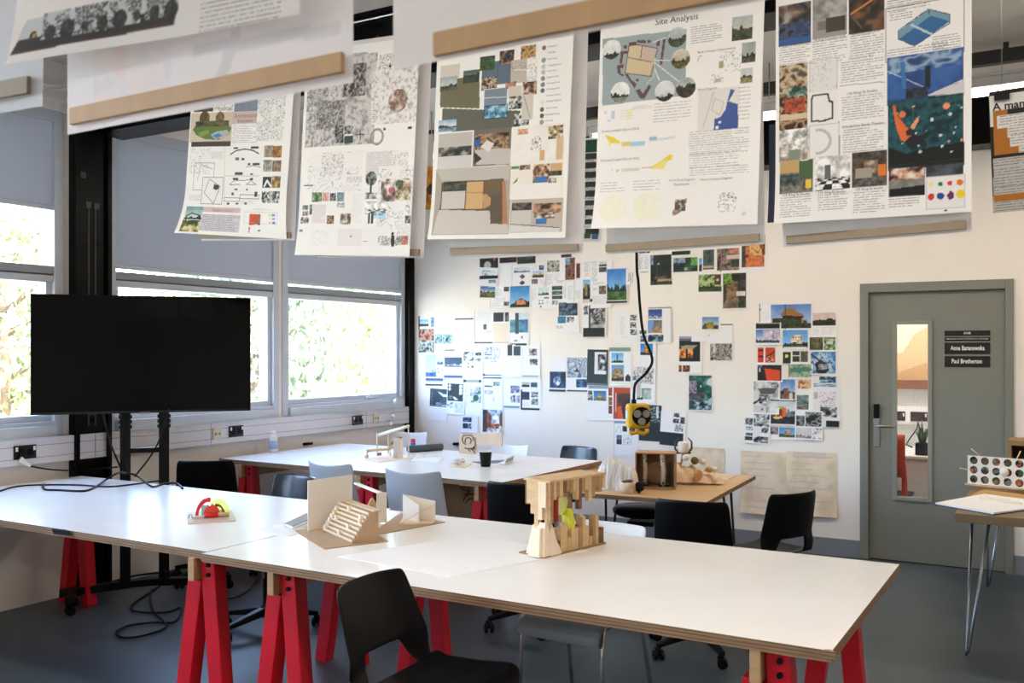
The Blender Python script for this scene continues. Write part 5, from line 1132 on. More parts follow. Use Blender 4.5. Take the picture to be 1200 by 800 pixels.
ops += [('c', 1109, 124, 4, (226, 150, 110)), ('c', 1057, 134, 4, (214, 120, 80)), ('g', [(1046, 124), (1049, 123), (1051, 134), (1060, 146), (1066, 152), (1068, 160), (1063, 167), (1056, 164), (1050, 150), (1048, 138)], (214, 104, 54)), ('g', [(1074, 138), (1077, 136), (1076, 142), (1070, 152), (1066, 149)], (224, 150, 110)), ('c', 1065.5, 155, 4.2, (40, 34, 30)), ('g', [(1060, 166), (1066, 160), (1080, 158), (1090, 152), (1092, 157), (1078, 166), (1066, 174)], (30, 34, 40)),
        ('p', (914.5, 191, 954, 225), 'room', [(120, 116, 110), (96, 100, 96), (110, 108, 100), (206, 200, 190)]), ('f', (914.5, 190, 937, 202), (196, 160, 110)), ('f', (937, 189, 954, 208), (70, 96, 60)), ('p', (915, 206, 936, 217), 'noise', [(30, 50, 44), (90, 110, 100)]), ('f', (945, 211, 952, 221), (226, 196, 60)), ('p', (957, 185, 996.5, 222), 'checker', ((222, 222, 222), (30, 30, 32))), ('f', (967, 194, 974, 210), (96, 100, 106)), ('p', (998.5, 180, 1040, 217), 'room', [(150, 130, 110), (80, 66, 56), (90, 88, 86), (70, 66, 62)]), ('f', (1029, 193, 1039, 206), (214, 120, 40)), ('f', (1003, 198, 1022, 208), (160, 156, 146)),
        ('t', (918, 226.5, 950, 231), '135 King St Studio', (80, 80, 84)), ('t', (960, 223.5, 991, 228), '135 King St Studio', (80, 80, 84)), ('t', (1003, 219, 1035, 224), '135 King St Studio', (80, 80, 84)), ('l', (916, 233, 952, 254), 0.0085, (100, 100, 104), 0.6), ('l', (959, 230, 994, 247), 0.0085, (100, 100, 104), 0.6), ('l', (1001, 226, 1038, 250), 0.0085, (100, 100, 104), 0.6),
        ('l', (1042, 194, 1130, 198.5), 0.008, (60, 60, 64), 0.6), ('p', (1042, 200, 1084, 229), 'noise', [(110, 108, 106), (140, 138, 136)]), ('p', (1042, 199, 1083, 209), 'noise', [(40, 30, 26), (200, 150, 120), (230, 220, 214)]), ('g', [(1042, 222), (1084, 216), (1084, 228), (1042, 230)], (24, 24, 26)), ('p', (1086, 195, 1130, 208), 'noise', [(40, 46, 54), (80, 90, 96)]), ('f', (1086, 208, 1131, 243), (232, 230, 230)), ('o', (1086, 208, 1131, 243), (200, 198, 198)), ('l', (1042, 231, 1078, 241), 0.0088, (90, 90, 94), 0.6),
        ('c', 1091, 216, 2.4, (232, 220, 80)), ('c', 1102, 215.5, 3, (40, 130, 80)), ('c', 1113, 214.5, 3.1, (206, 50, 50)), ('c', 1125, 213.5, 4, (226, 120, 40)), ('c', 1091, 230.5, 4.2, (206, 50, 50)), ('c', 1102, 229.5, 4.4, (40, 70, 150)), ('g', [(1109, 229), (1114, 223), (1118, 226), (1117, 233), (1112, 234)], (110, 50, 90)), ('c', 1126, 227, 5.6, (232, 206, 50)), ('f', (1107, 246.5, 1111, 247.4), (60, 60, 60))]
poster('hanging_poster', 'hanging poster with the rock climber photograph on dark teal, second from the right', (909, 263), (1138.5, 248), PY, 0.90, ops, base=(238, 236, 236), curl=(0.02, 0.0))

# --- 6: dark orange comic poster, partly out of the frame
ops = [('f', (1160, 113, 1300, 130), (210, 208, 204)), ('f', (1164, 131, 1300, 185), (160, 98, 28)), ('t', (1162.5, 117.5, 1201, 129), 'A man', (20, 20, 20), True), ('f', (1181, 128.5, 1300, 133), (20, 20, 20))]
for x, y in ((1169, 136), (1181, 147), (1184, 158), (1194, 170)): ops += [('f', (x, y, x + 60, y + 7), (206, 204, 200)), ('l', (x + 1, y + 1, x + 58, y + 6), 0.007, (50, 50, 50), 0.8)]
ops += [('f', (1164, 183, 1300, 248), (28, 26, 24))]
for k in range(5): ops += [('f', (1164.5, 187 + 11 * k, 1300, 194 + 11 * k), (176, 172, 168)), ('l', (1165, 188 + 11 * k, 1300, 193 + 11 * k), 0.007, (50, 50, 50), 0.8)]
ops += [('f', (1165, 229, 1300, 234), (160, 98, 28)), ('f', (1165, 237, 1300, 247), (170, 166, 160)), ('l', (1166, 238, 1300, 246), 0.007, (40, 40, 44), 0.8), ('f', (1157, 113, 1160, 117), (20, 20, 20))]
po, pfn, pw = poster('hanging_poster', 'dark orange poster hanging by a clip at the right edge of the row', (1164, 250), (1290, 238), PY, 0.362, ops, base=(22, 20, 20), res=0.002)
cp = ony(1174, 108, PY - 0.005)
t = thing('bulldog_clip', 'small black clip gripping the top of the orange poster', 'clip', cp)
b = MB(); b.prism([(-0.02, -0.008), (0.02, -0.008), (0.02, 0.008), (-0.02, 0.008)], -0.022, 0.0); b.build('jaw', m_black, t, bevel=0.002)
b = MB(); b.tube([(-0.012, 0, 0.0), (-0.008, 0, 0.02), (0.008, 0, 0.02), (0.012, 0, 0.0)], 0.002, 6); b.build('wire_handle', m_steel, t)
b = MB(); b.tube([cp + Vector((0, 0, 0.02)), (cp.x, cp.y, 2.985)], 0.0012, 5); tag(b.build('hanging_string', m_steel), 'thin string holding the clip of the orange poster', 'string')

# wires the sheets hang from, clipped along their tops
for Y, zz, lab in ((PY + 0.02, 3.0, 'taut hanging wire above the far row of posters'), (0.99, 2.9, 'taut hanging wire above the near row of posters')):
    b = MB(); b.tube([(WX, Y, zz), (XR, Y, zz)], 0.003, 6); tag(b.build('hanging_wire', m_steel), lab, 'wire')

# --- the sheets hanging behind them, seen from the back, each with a wooden batten along its foot
m_batten = mat('batten_wood', (186, 148, 106), 0.55, var=0.08, scale=5, stretch=(6, 1, 1))
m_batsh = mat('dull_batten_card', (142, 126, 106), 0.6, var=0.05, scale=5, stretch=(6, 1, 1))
m_back = paper_mat('sheet_back', 0.5, 0.3)
def back_sheet(label, BL, BR, Y, Hm, bat, mb, faint, bh, base=(226, 223, 224), front=False, curl=(0, 0), th=0.008):
    a, es, et, W, L = frame_of(BL, BR, Y)
    t = thing('hanging_sheet', label, 'sheet', a, group='sheets with wooden battens hung behind the posters')
    cv = Canvas(W, Hm, 0.006, base); draw(cv, L, faint)
    A, ES, ET = np.zeros(3), np.array(es), np.array(et)
    def fn(s, tt, lift):
        k = np.clip(1 - tt / 0.25, 0, 1)
        p = A[None, :] + np.outer(s, ES) + np.outer(tt, ET)
        p[:, 1] -= lift + (curl[0] * (1 - s / W) + curl[1] * s / W) * k ** 2 + 0.003 * np.sin(s * 7)
        return p
    o = cv.mesh('paper', fn, m_back); o.parent = t
    s0, s1, t0 = bat
    b = MB(); p = es * s0 + et * t0; q = es * s1 + et * t0; n = Vector((0, -th, 0)); f0 = Vector((0, -0.004, 0))
    lo = [p + f0, q + f0, q + n + f0, p + n + f0]; hi = [v + et * bh for v in lo]
    b.hexa(lo, hi); b.build('batten', mb, t, bevel=0.001)
    return t
fa = [('p', (112, 50, 203, 118), 'noise', [(214, 212, 222), (222, 218, 224), (226, 214, 216), (218, 216, 222)]), ('f', (136, 58, 152, 92), (224, 210, 214))]
back_sheet('large near sheet at upper left with a pale wooden batten along its foot', (79, 158), (412.5, 96), 1.0, 0.90, (0.021, 0.602, 0.012), m_batten, [('pts', [(255, 100), (275, 40)], (206, 204, 212), 3), ('pts', [(232, 58), (390, 30)], (208, 206, 214), 3)] + fa, 0.028, base=(224, 221, 226))
back_sheet('large near sheet at top centre with a pale wooden batten along its foot', (461, 82), (1020, -24), 1.0, 0.90, (0.071, 0.60, 0.004), m_batten, [('f', (440, -200, 1000, 10), (222, 218, 218))], 0.03, base=(226, 221, 216))
back_sheet('shaded near sheet at the far upper left corner with a dark batten end', (-240, 172), (49.5, 124), 1.0, 0.80, (0.2, 0.845, 0.022), m_batsh, [], 0.03, base=(186, 188, 196))  # bluish grey puts the shade it hangs in into the paper colour
BK = PY + 0.035
for lab, BL, BR, bs in (('sheet with batten hanging behind the leftmost poster', (236, 282), (345, 281.5), 0.0),
                        ('sheet with batten hanging behind the city map poster', (372, 302), (496, 302), 0.0),
                        ('sheet with batten hanging behind the court swatch poster', (529, 301), (683, 296.5), 0.0),
                        ('sheet with batten hanging behind the site analysis poster', (711, 298), (896, 285.5), 0.0),
                        ('sheet with batten hanging behind the rock climber poster', (918, 289.5), (1139, 271), 0.02)):
    a, es, et, W, L = frame_of(BL, BR, BK)
    back_sheet(lab, BL, BR, BK, 0.93, (0.0 if bs == 0 else 0.012, W - 0.015, 0.008), m_batsh, [('p', (BL[0] + 8, BL[1] - 200, BR[0] - 8, BR[1] - 20), 'noise', [(216, 214, 216), (226, 223, 224), (220, 217, 220)])], 0.027, base=(222, 219, 220))
# the printed side facing us of the near row: bare winter trees
ops = [('g', [(40, 26), (212, -16), (207, 30), (26, 70)], (196, 198, 200)), ('g', [(33, 52), (209, 8), (206, 30), (26, 70)], (36, 28, 24)), ('p', (60, 20, 90, 44), 'line', ((190, 192, 194), (30, 28, 26), 6, 0.3)), ('p', (94, 12, 132, 38), 'line', ((190, 192, 194), (24, 24, 22), 6, 0.34)), ('p', (134, 2, 168, 28), 'line', ((190, 192, 194), (24, 24, 22), 6, 0.32)), ('p', (174, -10, 208, 18), 'line', ((190, 192, 194), (24, 24, 22), 6, 0.34)), ('l', (236, 6, 330, 22), 0.0062, (110, 108, 110), 0.6)]
for k in range(9): ops.append(('c', 50 + 19 * k, 46 - 4.3 * k, 4 + (k % 3) * 2, [(14, 16, 14), (40, 40, 36), (70, 66, 60)], 'noise'))
ops += [('pts', [(30, 68), (205, 27)], (60, 36, 26), 2), ('c', 51, 45, 1.5, (190, 150, 50))]
poster('hanging_poster', 'near poster at the top left corner with a row of bare winter trees', (24, 80), (352, 17), 0.965, 0.84, ops, base=(232, 226, 224), curl=(0.022, 0.0), res=0.0022)
# third row farther back, glimpsed in the gaps
ops = []
for k in range(9): ops += [('f', (686, 180 + 11 * k, 702, 186 + 11 * k), (60, 62, 62)), ('l', (684, 187 + 11 * k, 702, 190 + 11 * k), 0.01, (120, 120, 124), 0.8)]
ops += [('f', (685, 274, 692, 280), (50, 90, 60)), ('f', (694, 274, 701, 280), (60, 100, 150)), ('f', (684, 165, 702, 178), (44, 84, 70))]
for x in (640, 660): ops += [('p', (x, 190, x + 16, 270), 'noise', GREYS)]
poster('hanging_poster', 'tall sheet of small dark pictures seen in the gap left of the site analysis poster', (640, 284), (704, 283), 4.6, 0.556, ops, res=0.004)
poster('hanging_poster', 'orange flower print glimpsed in the gap between the second and third posters', (470, 276), (506.5, 274), 3.9, 0.50, [('p', (492, 197, 508, 246), 'noise', [(176, 110, 30), (214, 150, 50), (150, 90, 30)]), ('c', 505, 222, 5, (60, 50, 40))], res=0.004, base=(206, 198, 190))
poster('hanging_poster', 'dark blue sheet edge showing just left of the rock climber poster', (901.5, 262), (960, 258), PY + 0.016, 0.33, [], base=(24, 30, 52), res=0.01, curl=(0.02, 0))

# ================================================================== the photo wall
PG = (236, 234, 234)
LAYERS = []
m_wprint = paper_mat('wall_print_paper', 0.55, 0.0)
def S(label, r, ops=(), base=PG, tilt=0.0, name='wall_print', curl=None):
    x0, y0, x1, y1 = r; yc = (y0 + y1) / 2; xc = (x0 + x1) / 2
    lay = 1 + max([l for (q, l) in LAYERS if q[0] < x1 and q[2] > x0 and q[1] < y1 and q[3] > y0], default=0)
    LAYERS.append((r, lay))
    Yw = D - 0.0012 - 0.0016 * lay
    W = ony(x1, yc, D).x - ony(x0, yc, D).x; Hh = ony(xc, y0, D).z - ony(xc, y1, D).z
    a = Vector((ony(x0, yc, D).x, Yw, ony(xc, y1, D).z))
    L = lambda x, y: ((x - x0) / (x1 - x0) * W, (y1 - y) / (y1 - y0) * Hh)
    cv = Canvas(W, Hh, 0.0062, base); draw(cv, L, ops)
    rnd = random.Random(hash(r) & 0xffff)
    c0, c1 = (rnd.random() * 0.010, rnd.random() * 0.010) if curl is None else curl
    ct, st_ = math.cos(tilt), math.sin(tilt)
    def fn(s, t, lift):
        k = np.clip(1 - t / (0.35 * Hh), 0, 1) ** 2
        u, v = s - W / 2, t - Hh / 2
        off = (c0 * np.clip(1 - s / W, 0, 1) + c1 * np.clip(s / W, 0, 1)) * k + lift
        return np.stack([a.x + W / 2 + u * ct - v * st_, np.full_like(u, a.y) - off, a.z + Hh / 2 + u * st_ + v * ct], -1)
    o = cv.mesh(name, fn, m_wprint)
    return tag(o, label, 'print' if name == 'wall_print' else 'photograph', 'prints pinned to the photo wall')
def PH(label, r, kind, P, extra=(), tilt=0.0, base=PG, pad=0.5):
    x0, y0, x1, y1 = r
    return S(label, r, [('p', (x0 + pad, y0 + pad, x1 - pad, y1 - pad), kind, P)] + list(extra), base, tilt, 'wall_photo')
BW = [(22, 24, 28), (80, 84, 90), (150, 154, 160), (226, 228, 230)]
TEAL = [(30, 60, 66), (110, 150, 156), (190, 214, 214), (60, 90, 96)]
NAVY = [(22, 36, 64), (40, 66, 110), (110, 140, 180), (206, 216, 226)]
DK = (26, 34, 38)
sky, sky2 = (110, 160, 210), (206, 220, 232)
def T(x0, y0, x1, y1, d=0.35): return ('l', (x0, y0, x1, y1), 0.013, (120, 120, 128), d)

# left cluster
S('tall print at the left end of the photo wall, with rust roofs over a town', (490.5, 370, 509, 414), [('f', (490.5, 370, 492.5, 386), (36, 52, 60)), ('p', (492.5, 374.5, 503, 383), 'land', [(120, 170, 214), (200, 220, 234), (34, 52, 66), (30, 44, 52), 0.7]), ('p', (505, 372, 509, 383.5), 'noise', [(50, 110, 150), (140, 190, 214)]), ('p', (491, 385.5, 509, 399), 'noise', [(80, 40, 32), (170, 100, 76), (206, 170, 150), (60, 44, 40)]), ('p', (491, 399, 509, 413.5), 'noise', [(26, 34, 40), (110, 120, 120), (206, 210, 206), (70, 80, 60)])])
S('white page with a pair of teal sketches, beside the rust roof print', (510, 372, 533, 409), [T(512, 386, 530, 390), ('p', (510, 392, 518.5, 403), 'noise', TEAL), ('p', (519.3, 392, 530, 403), 'noise', TEAL), ('s', 531, 393, 531, 402, (60, 80, 90))])
S('white page under a thin black heading bar, between the teal sketches and a lined page', (533.3, 372.5, 556, 412), [('f', (533.5, 373, 555.5, 375), DK), ('p', (537, 386, 546, 404), 'line', ((236, 235, 236), (120, 130, 140), 4, 0.08)), T(546, 378, 555, 400, 0.2)])
S('white page with black left and bottom edges and one tiny dark picture', (556.5, 364, 578, 402.5), [('f', (556.5, 364, 557.3, 402), (60, 70, 78)), ('f', (556.5, 400.8, 578, 402.5), DK), ('f', (567, 380.5, 571, 386), (70, 96, 100)), T(559, 366, 576, 378, 0.2), ('l', (570, 388, 576, 391), 0.009, (110, 120, 126), 0.5)])
S('cream page below two black pictures', (578, 364, 597.5, 402), [('f', (578.5, 366, 590.5, 377.5), (34, 44, 46)), ('p', (591.8, 366, 597, 377.5), 'noise', [(30, 36, 38), (60, 66, 66), (120, 124, 124)]), ('f', (579, 379, 597, 401), (228, 214, 198)), ('s', 578, 401.6, 597, 401.6, (150, 140, 130))])
S('print of a blue map crossed by a dark vertical band', (597.5, 366, 620, 405), [('f', (598, 374.5, 619.5, 390), (70, 120, 160)), ('p', (598, 374.5, 619.5, 390), 'noise', [(40, 90, 140), (70, 130, 160), (110, 160, 170)]), ('p', (606, 367, 619, 374.5), 'noise', [(180, 200, 220), (216, 226, 234)]), ('f', (604, 367, 608.5, 391.5), (40, 64, 80)), ('c', 612, 395, 1.2, (150, 60, 70)), ('f', (603, 398.5, 607, 400), (90, 100, 106)), ('f', (598.5, 403, 618, 405), DK)])
S('print of a pale blue mountain fading to deep blue', (499, 415, 520.5, 453), [('p', (499, 416.5, 512, 441.5), 'land', [(170, 200, 232), (196, 218, 240), (150, 186, 224), (60, 96, 160), 0.75]), ('p', (512.7, 420.5, 520, 427.5), 'land', [(190, 206, 220), (210, 220, 228), (90, 130, 170), (70, 110, 150), 0.6]), ('p', (512.7, 430, 520, 438), 'noise', ('x', 6, (60, 70, 84), (226, 228, 232), (238, 238, 240))), ('f', (499, 443, 520, 446), (54, 84, 140)), ('f', (499, 446, 520, 447.5), (170, 190, 220)), ('f', (499, 450.3, 519.5, 452), (30, 40, 50))])
S('page with a lit glass hall against a dark blue sky', (521, 409, 543.3, 446), [('f', (521.7, 410, 541.3, 411.6), (40, 60, 70)), ('p', (521.8, 419, 542, 430.5), 'land', [(36, 66, 100), (50, 80, 110), (180, 196, 206), (56, 84, 110), 0.85]), ('f', (521.3, 440, 542.6, 443), (60, 84, 140)), ('p', (521.3, 443, 542.6, 446), 'noise', [(196, 206, 226), (226, 228, 234)])])
S('page with a round grey photograph and small sketches below it', (543.8, 408.5, 566, 449), [('p', (544, 410, 556.2, 423.3), 'noise', BW), ('c', 550.5, 417.5, 3.4, (206, 208, 210)), ('p', (557.4, 412.8, 565, 416.6), 'noise', BW[:3]), ('p', (557.4, 420, 565, 423.5), 'noise', BW[1:]), ('c', 549, 429.7, 1, (60, 70, 80)), ('c', 554, 429.7, 1.2, (60, 70, 80)), ('c', 549, 426, 0.9, (120, 124, 130)), ('f', (543.8, 445.5, 565, 448.5), (150, 160, 156)), ('f', (543.8, 445.5, 547, 448), DK), ('f', (562, 445.5, 565, 448), DK)])
S('white page with four pale blue sketches, in the middle of the left cluster', (566.3, 403.5, 589, 443.7), [('p', (568, 406.5, 577, 414.5), 'noise', ('x', 6, (70, 80, 130), (206, 210, 222), (236, 236, 240))), ('p', (568, 414.8, 577, 416.8), 'noise', NAVY[1:3]), ('p', (568, 418.5, 577, 421), 'noise', NAVY[2:]), ('p', (578, 407, 587, 413.5), 'line', ((232, 232, 236), (90, 100, 140), 5, 0.15)), ('p', (578, 414.5, 587, 421), 'line', ((226, 228, 234), (90, 100, 140), 5, 0.15)), ('l', (575, 422, 583, 425), 0.009, (90, 96, 110), 0.5), ('s', 566.5, 404, 566.5, 440, (110, 116, 126)), ('f', (566.5, 439, 588, 440.7), (120, 130, 136)), ('f', (567, 442, 588, 443.7), (60, 90, 100)), ('f', (566.5, 438.5, 569, 440.3), DK)])
S('pale pink page with two dark slate blocks at its top', (589.3, 403.5, 612, 441.5), [('f', (595.8, 404.5, 601, 417), (42, 54, 58)), ('p', (602.5, 405.5, 610.3, 417), 'noise', [(40, 56, 62), (70, 86, 90)]), ('f', (590, 418.5, 611, 441), (236, 228, 224))])
S('page with two small dark photographs to its right side', (612.3, 404, 633.5, 441.7), [('p', (621, 409, 630.3, 417), 'noise', [(40, 40, 60), (130, 120, 140), (206, 196, 180)]), ('p', (621.5, 420.5, 631, 428), 'noise', BW), ('f', (612.3, 440, 632, 441.6), (150, 154, 160)), ('f', (612.5, 408, 614, 440), (228, 220, 222))])
S('dark teal poster with a white sweeping shape over a blank foot, lower left', (503.5, 455, 524.5, 493), [('f', (504, 455.5, 524, 476.5), (44, 64, 74)), ('g', [(513, 458.5), (519, 461), (524, 461.5), (524, 464.5), (519, 464), (515, 461)], (226, 230, 236)), ('p', (511, 472, 524, 476), 'noise', [(44, 64, 74), (150, 166, 176), (214, 222, 228)]), ('p', (516, 466, 524, 473), 'noise', [(44, 64, 74), (60, 80, 90), (110, 126, 136)]), ('l', (505.5, 459, 508, 475), 0.02, (130, 146, 156), 0.8)], tilt=-0.04)
S('dark slate page with white cloud shapes above two pale plans', (524.3, 449, 545, 485.5), [('f', (524.8, 449.5, 543, 470.3), (38, 52, 58)), ('c', 527, 452, 1.4, (214, 220, 224)), ('c', 527, 456, 1.4, (214, 220, 224)), ('c', 540, 452.3, 1.9, (230, 232, 236)), ('c', 540, 456.3, 1.9, (230, 232, 236)), ('c', 540, 460, 1.9, (230, 232, 236)), ('g', [(531, 464.5), (534, 465.5), (537, 468), (533, 468.5)], (230, 232, 236)), ('p', (526, 464, 531, 468), 'noise', [(60, 74, 80), (140, 150, 156)]), ('p', (524.6, 472, 532, 478.5), 'noise', [(60, 90, 80), (206, 214, 212), (236, 236, 236)]), ('p', (533.5, 472, 544, 483.5), 'noise', [(170, 186, 200), (206, 214, 222), (226, 228, 232)])], tilt=-0.025)
S('page with a pale plan shaded dark green in one corner', (545.3, 449.5, 566, 488), [('p', (551.5, 452.5, 564.3, 471.7), 'noise', [(60, 110, 96), (150, 176, 186), (216, 222, 230), (226, 228, 234)]), ('c', 558, 466, 3.2, [(34, 66, 60), (60, 96, 84)], 'noise'), ('c', 560, 456, 2.2, (170, 180, 196)), T(546, 453, 550, 478, 0.3)])
S('page with small blue section drawings along its top, right of the green plan', (567, 444.5, 589.5, 480), [('p', (568.3, 449, 577.3, 454), 'land', [(226, 226, 230), (236, 236, 238), (150, 156, 166), (70, 90, 100), 0.7]), ('p', (578.3, 447.3, 586.5, 452.2), 'noise', TEAL), ('p', (568.3, 458, 578, 462), 'noise', BW[2:]), ('p', (577, 465, 580, 471), 'line', ((236, 236, 236), (110, 116, 124), 4, 0.2))])
S('white page with two purple blue photographs and a teal foot line', (590, 443.5, 610.3, 479), [('p', (599, 452, 609.8, 461), 'noise', [(60, 70, 110), (130, 140, 180), (206, 206, 222)]), ('p', (599, 463, 609.8, 472), 'noise', [(30, 44, 60), (150, 160, 190), (226, 228, 234)]), ('f', (590.5, 476, 609.5, 478), (90, 140, 150))])
S('page with five small pictures and a black left edge, at the cluster lower right', (610.5, 442, 634.5, 480.7), [('p', (612, 448, 621, 454), 'land', [(150, 160, 164), (206, 210, 210), (26, 30, 34), (30, 34, 36), 0.6]), ('f', (622.7, 448, 630, 454), (50, 84, 104)), ('p', (612.5, 459, 621, 469), 'noise', [(22, 34, 60), (40, 70, 110)]), ('p', (623, 459, 631, 466), 'noise', BW), ('p', (623, 467, 631, 474), 'noise', [(40, 46, 40), (150, 154, 140), (200, 204, 200)]), ('f', (610.5, 457, 612.3, 480), (20, 26, 36)), ('f', (611, 478.3, 633, 480.7), (22, 28, 34)), ('l', (613, 472, 621, 477), 0.01, (150, 150, 156), 0.4)])
S('small page holding two navy pictures, low on the wall at left', (541, 487, 560.5, 507), [('p', (543, 489, 553.5, 495), 'noise', NAVY[:3]), ('p', (543, 496, 548.5, 502), 'noise', NAVY[:2]), ('p', (549, 496, 553.5, 502), 'noise', NAVY)])
PH('photo of a vaulted brick interior, lowest of the left cluster', (566, 479, 590, 507.5), 'room', [(206, 210, 226), (130, 74, 52), (214, 206, 206), (170, 186, 214)], [('f', (566, 480, 571, 507), (84, 56, 48)), ('p', (566.5, 481, 571, 492), 'noise', [(30, 40, 60), (90, 80, 80)]), ('c', 575, 491, 1.2, (40, 60, 110)), ('p', (574, 497, 586, 502), 'noise', [(50, 26, 18), (190, 96, 60), (220, 170, 140)])])

# middle cluster, upper part
PH('dark photo with a red lamp, top left of the middle cluster', (562, 302, 585, 328), 'noise', [(24, 22, 20), (46, 40, 34), (60, 52, 40)], [('c', 579.5, 303.8, 1.5, (190, 80, 50)), ('c', 571.5, 311, 4, (190, 190, 186))])
S('white torn paper with a blue sketch under the dark lamp photo', (561, 313.5, 583.5, 335), [('p', (565, 317, 580, 325), 'noise', ('x', 8, (110, 140, 160), (206, 214, 220), (236, 235, 234)))], tilt=-0.08)
PH('narrow dark photo strip beside the lamp photo', (585.2, 301, 607, 309), 'noise', [(26, 24, 24), (50, 40, 40), (70, 50, 44)])
S('blank white strip page under the narrow dark photo', (585.5, 309.5, 600, 336))
PH('dark mountain photo at the top of the wall with a silver edge', (606, 300, 629, 310), 'noise', [(22, 30, 30), (40, 60, 60), (70, 80, 76)])
S('page with a blue long house elevation and two dark diamonds', (600, 310, 622.5, 335), [('p', (603, 313, 621.5, 319.5), 'land', [(206, 212, 220), (200, 208, 218), (54, 74, 96), (120, 140, 150), 0.85]), ('g', [(612.3, 321), (616, 324), (612.3, 327), (608.6, 324)], (74, 60, 64)), ('g', [(612.3, 328.5), (616, 331.5), (612.3, 334), (608.6, 331.5)], (44, 52, 54)), ('s', 600, 310, 600, 335, (120, 150, 130))])
PH('tiny sunset photo over the evening field photo', (572.5, 326.3, 582.3, 336.3), 'land', [(50, 100, 140), (150, 190, 206), (30, 50, 44), (206, 170, 90), 0.6])
S('text page with two tiny pictures right of the evening field photo', (575, 335, 598, 361), [('p', (591, 336, 597, 342), 'noise', BW[:3]), ('p', (591, 354, 597, 359), 'noise', BW[:3]), T(578, 337, 589, 346), T(580, 349, 594, 353, 0.3), T(578, 355, 588, 359, 0.3), ('f', (574.5, 350, 576, 361), (120, 120, 124))])
PH('evening field photo with dark trees on a deep blue sky', (562.8, 335, 581.8, 349.8), 'land', [(40, 74, 124), (190, 206, 220), (22, 34, 34), (92, 92, 44), 0.55], tilt=-0.05)
PH('photo of a timber house lit under a bright blue sky', (598, 334.3, 622, 361.2), 'land', [(40, 110, 176), (140, 190, 226), (24, 36, 40), (30, 44, 44), 0.93], [('g', [(603, 356), (605, 352), (611, 349.5), (619, 353), (619.5, 359), (604, 359)], (50, 44, 40)), ('p', (606.5, 352, 616.5, 357), 'noise', [(190, 90, 60), (226, 150, 90), (120, 60, 50)]), ('f', (598, 334.3, 622, 335), (200, 214, 226))])
S('page with a yellow roofed house picture between two small ones', (623, 308, 639.5, 336), [('p', (632, 311, 638, 317), 'noise', NAVY[:2] + BW[2:3]), ('p', (624.5, 318, 638, 326), 'land', [(170, 190, 220), (190, 206, 226), (206, 180, 90), (44, 50, 44), 0.5]), ('p', (624, 327, 631, 333), 'noise', [(70, 40, 44), (150, 120, 120)]), T(624, 310, 631, 316, 0.3), T(632, 327, 638, 334, 0.3)])
S('page with rows of dots and a green barn picture', (622.7, 336, 646.5, 363), [('p', (631, 336.5, 644, 346), 'land', [(206, 216, 220), (206, 216, 220), (40, 66, 62), (80, 84, 84), 0.85]), ('f', (638, 348.6, 644, 350), (70, 70, 74)), ('c', 632.5, 352, 0.8, (110, 110, 116)), ('c', 636, 352, 0.8, (110, 110, 116)), ('c', 632.5, 355.5, 0.8, (60, 60, 66)), ('c', 636, 355.5, 0.8, (110, 110, 116)), ('c', 634, 359, 1, (90, 90, 96)), T(640, 352, 644, 356, 0.3), T(624, 338, 629, 352, 0.3)])
S('page with a misty sepia room photo at its top', (639.7, 304, 662.5, 334), [('p', (641.5, 306, 656, 319), 'noise', [(60, 56, 46), (150, 146, 126), (206, 202, 184), (70, 66, 56)]), T(641, 321, 648, 333), T(650, 321, 656, 328, 0.25), ('l', (653, 329, 662, 332), 0.01, (120, 110, 106), 0.5)])
S('page with a stack of dark arched pictures', (646, 334.5, 664, 362), [('p', (647.8, 335.3, 660, 340), 'noise', [(26, 40, 36), (60, 84, 76)]), ('p', (647.8, 341, 660, 346), 'noise', [(34, 50, 48), (130, 150, 146)]), ('p', (647.8, 346.8, 660, 351), 'noise', [(24, 34, 32), (70, 84, 80)]), ('p', (647.5, 352, 655, 357), 'noise', BW[1:]), T(661, 337, 664, 350)])
S('white page with a narrow text column, right of the arched pictures', (664.3, 327, 683, 355), [T(666, 335, 672, 352, 0.3), T(675, 341, 681, 351, 0.3), ('s', 673.5, 328, 673.5, 354, (170, 168, 170))])
PH('narrow dark red photo beside the brick street photo', (675, 308, 681.3, 327), 'noise', [(44, 24, 22), (120, 50, 44), (70, 44, 40)])
PH('tall brick street photo with a patch of blue sky', (662.3, 301.5, 675.2, 329), 'noise', [(34, 22, 22), (110, 56, 44), (150, 96, 80), (50, 40, 40)], [('p', (663, 302, 669, 310), 'noise', [(60, 110, 150), (170, 200, 220), (40, 60, 70)])])
PH('thin dark strip above the brick street photo', (657.5, 298, 671.2, 302), 'noise', [(30, 24, 26), (70, 60, 56)])
S('page with grey text and one pink block, top of the middle cluster', (682, 306, 695, 327.5), [('l', (685, 308, 692, 318), 0.011, (140, 136, 150), 0.6), ('f', (685.5, 320, 691, 324.5), (228, 200, 202))])
PH('photo of a yellow cliff between dark trees', (683, 327, 696, 355), 'land', [(120, 166, 214), (150, 190, 226), (40, 40, 26), (26, 28, 20), 0.4], [('p', (686, 333, 689.5, 347), 'noise', [(120, 96, 54), (176, 144, 86)]), ('f', (683, 351, 692, 355), (200, 196, 192))])
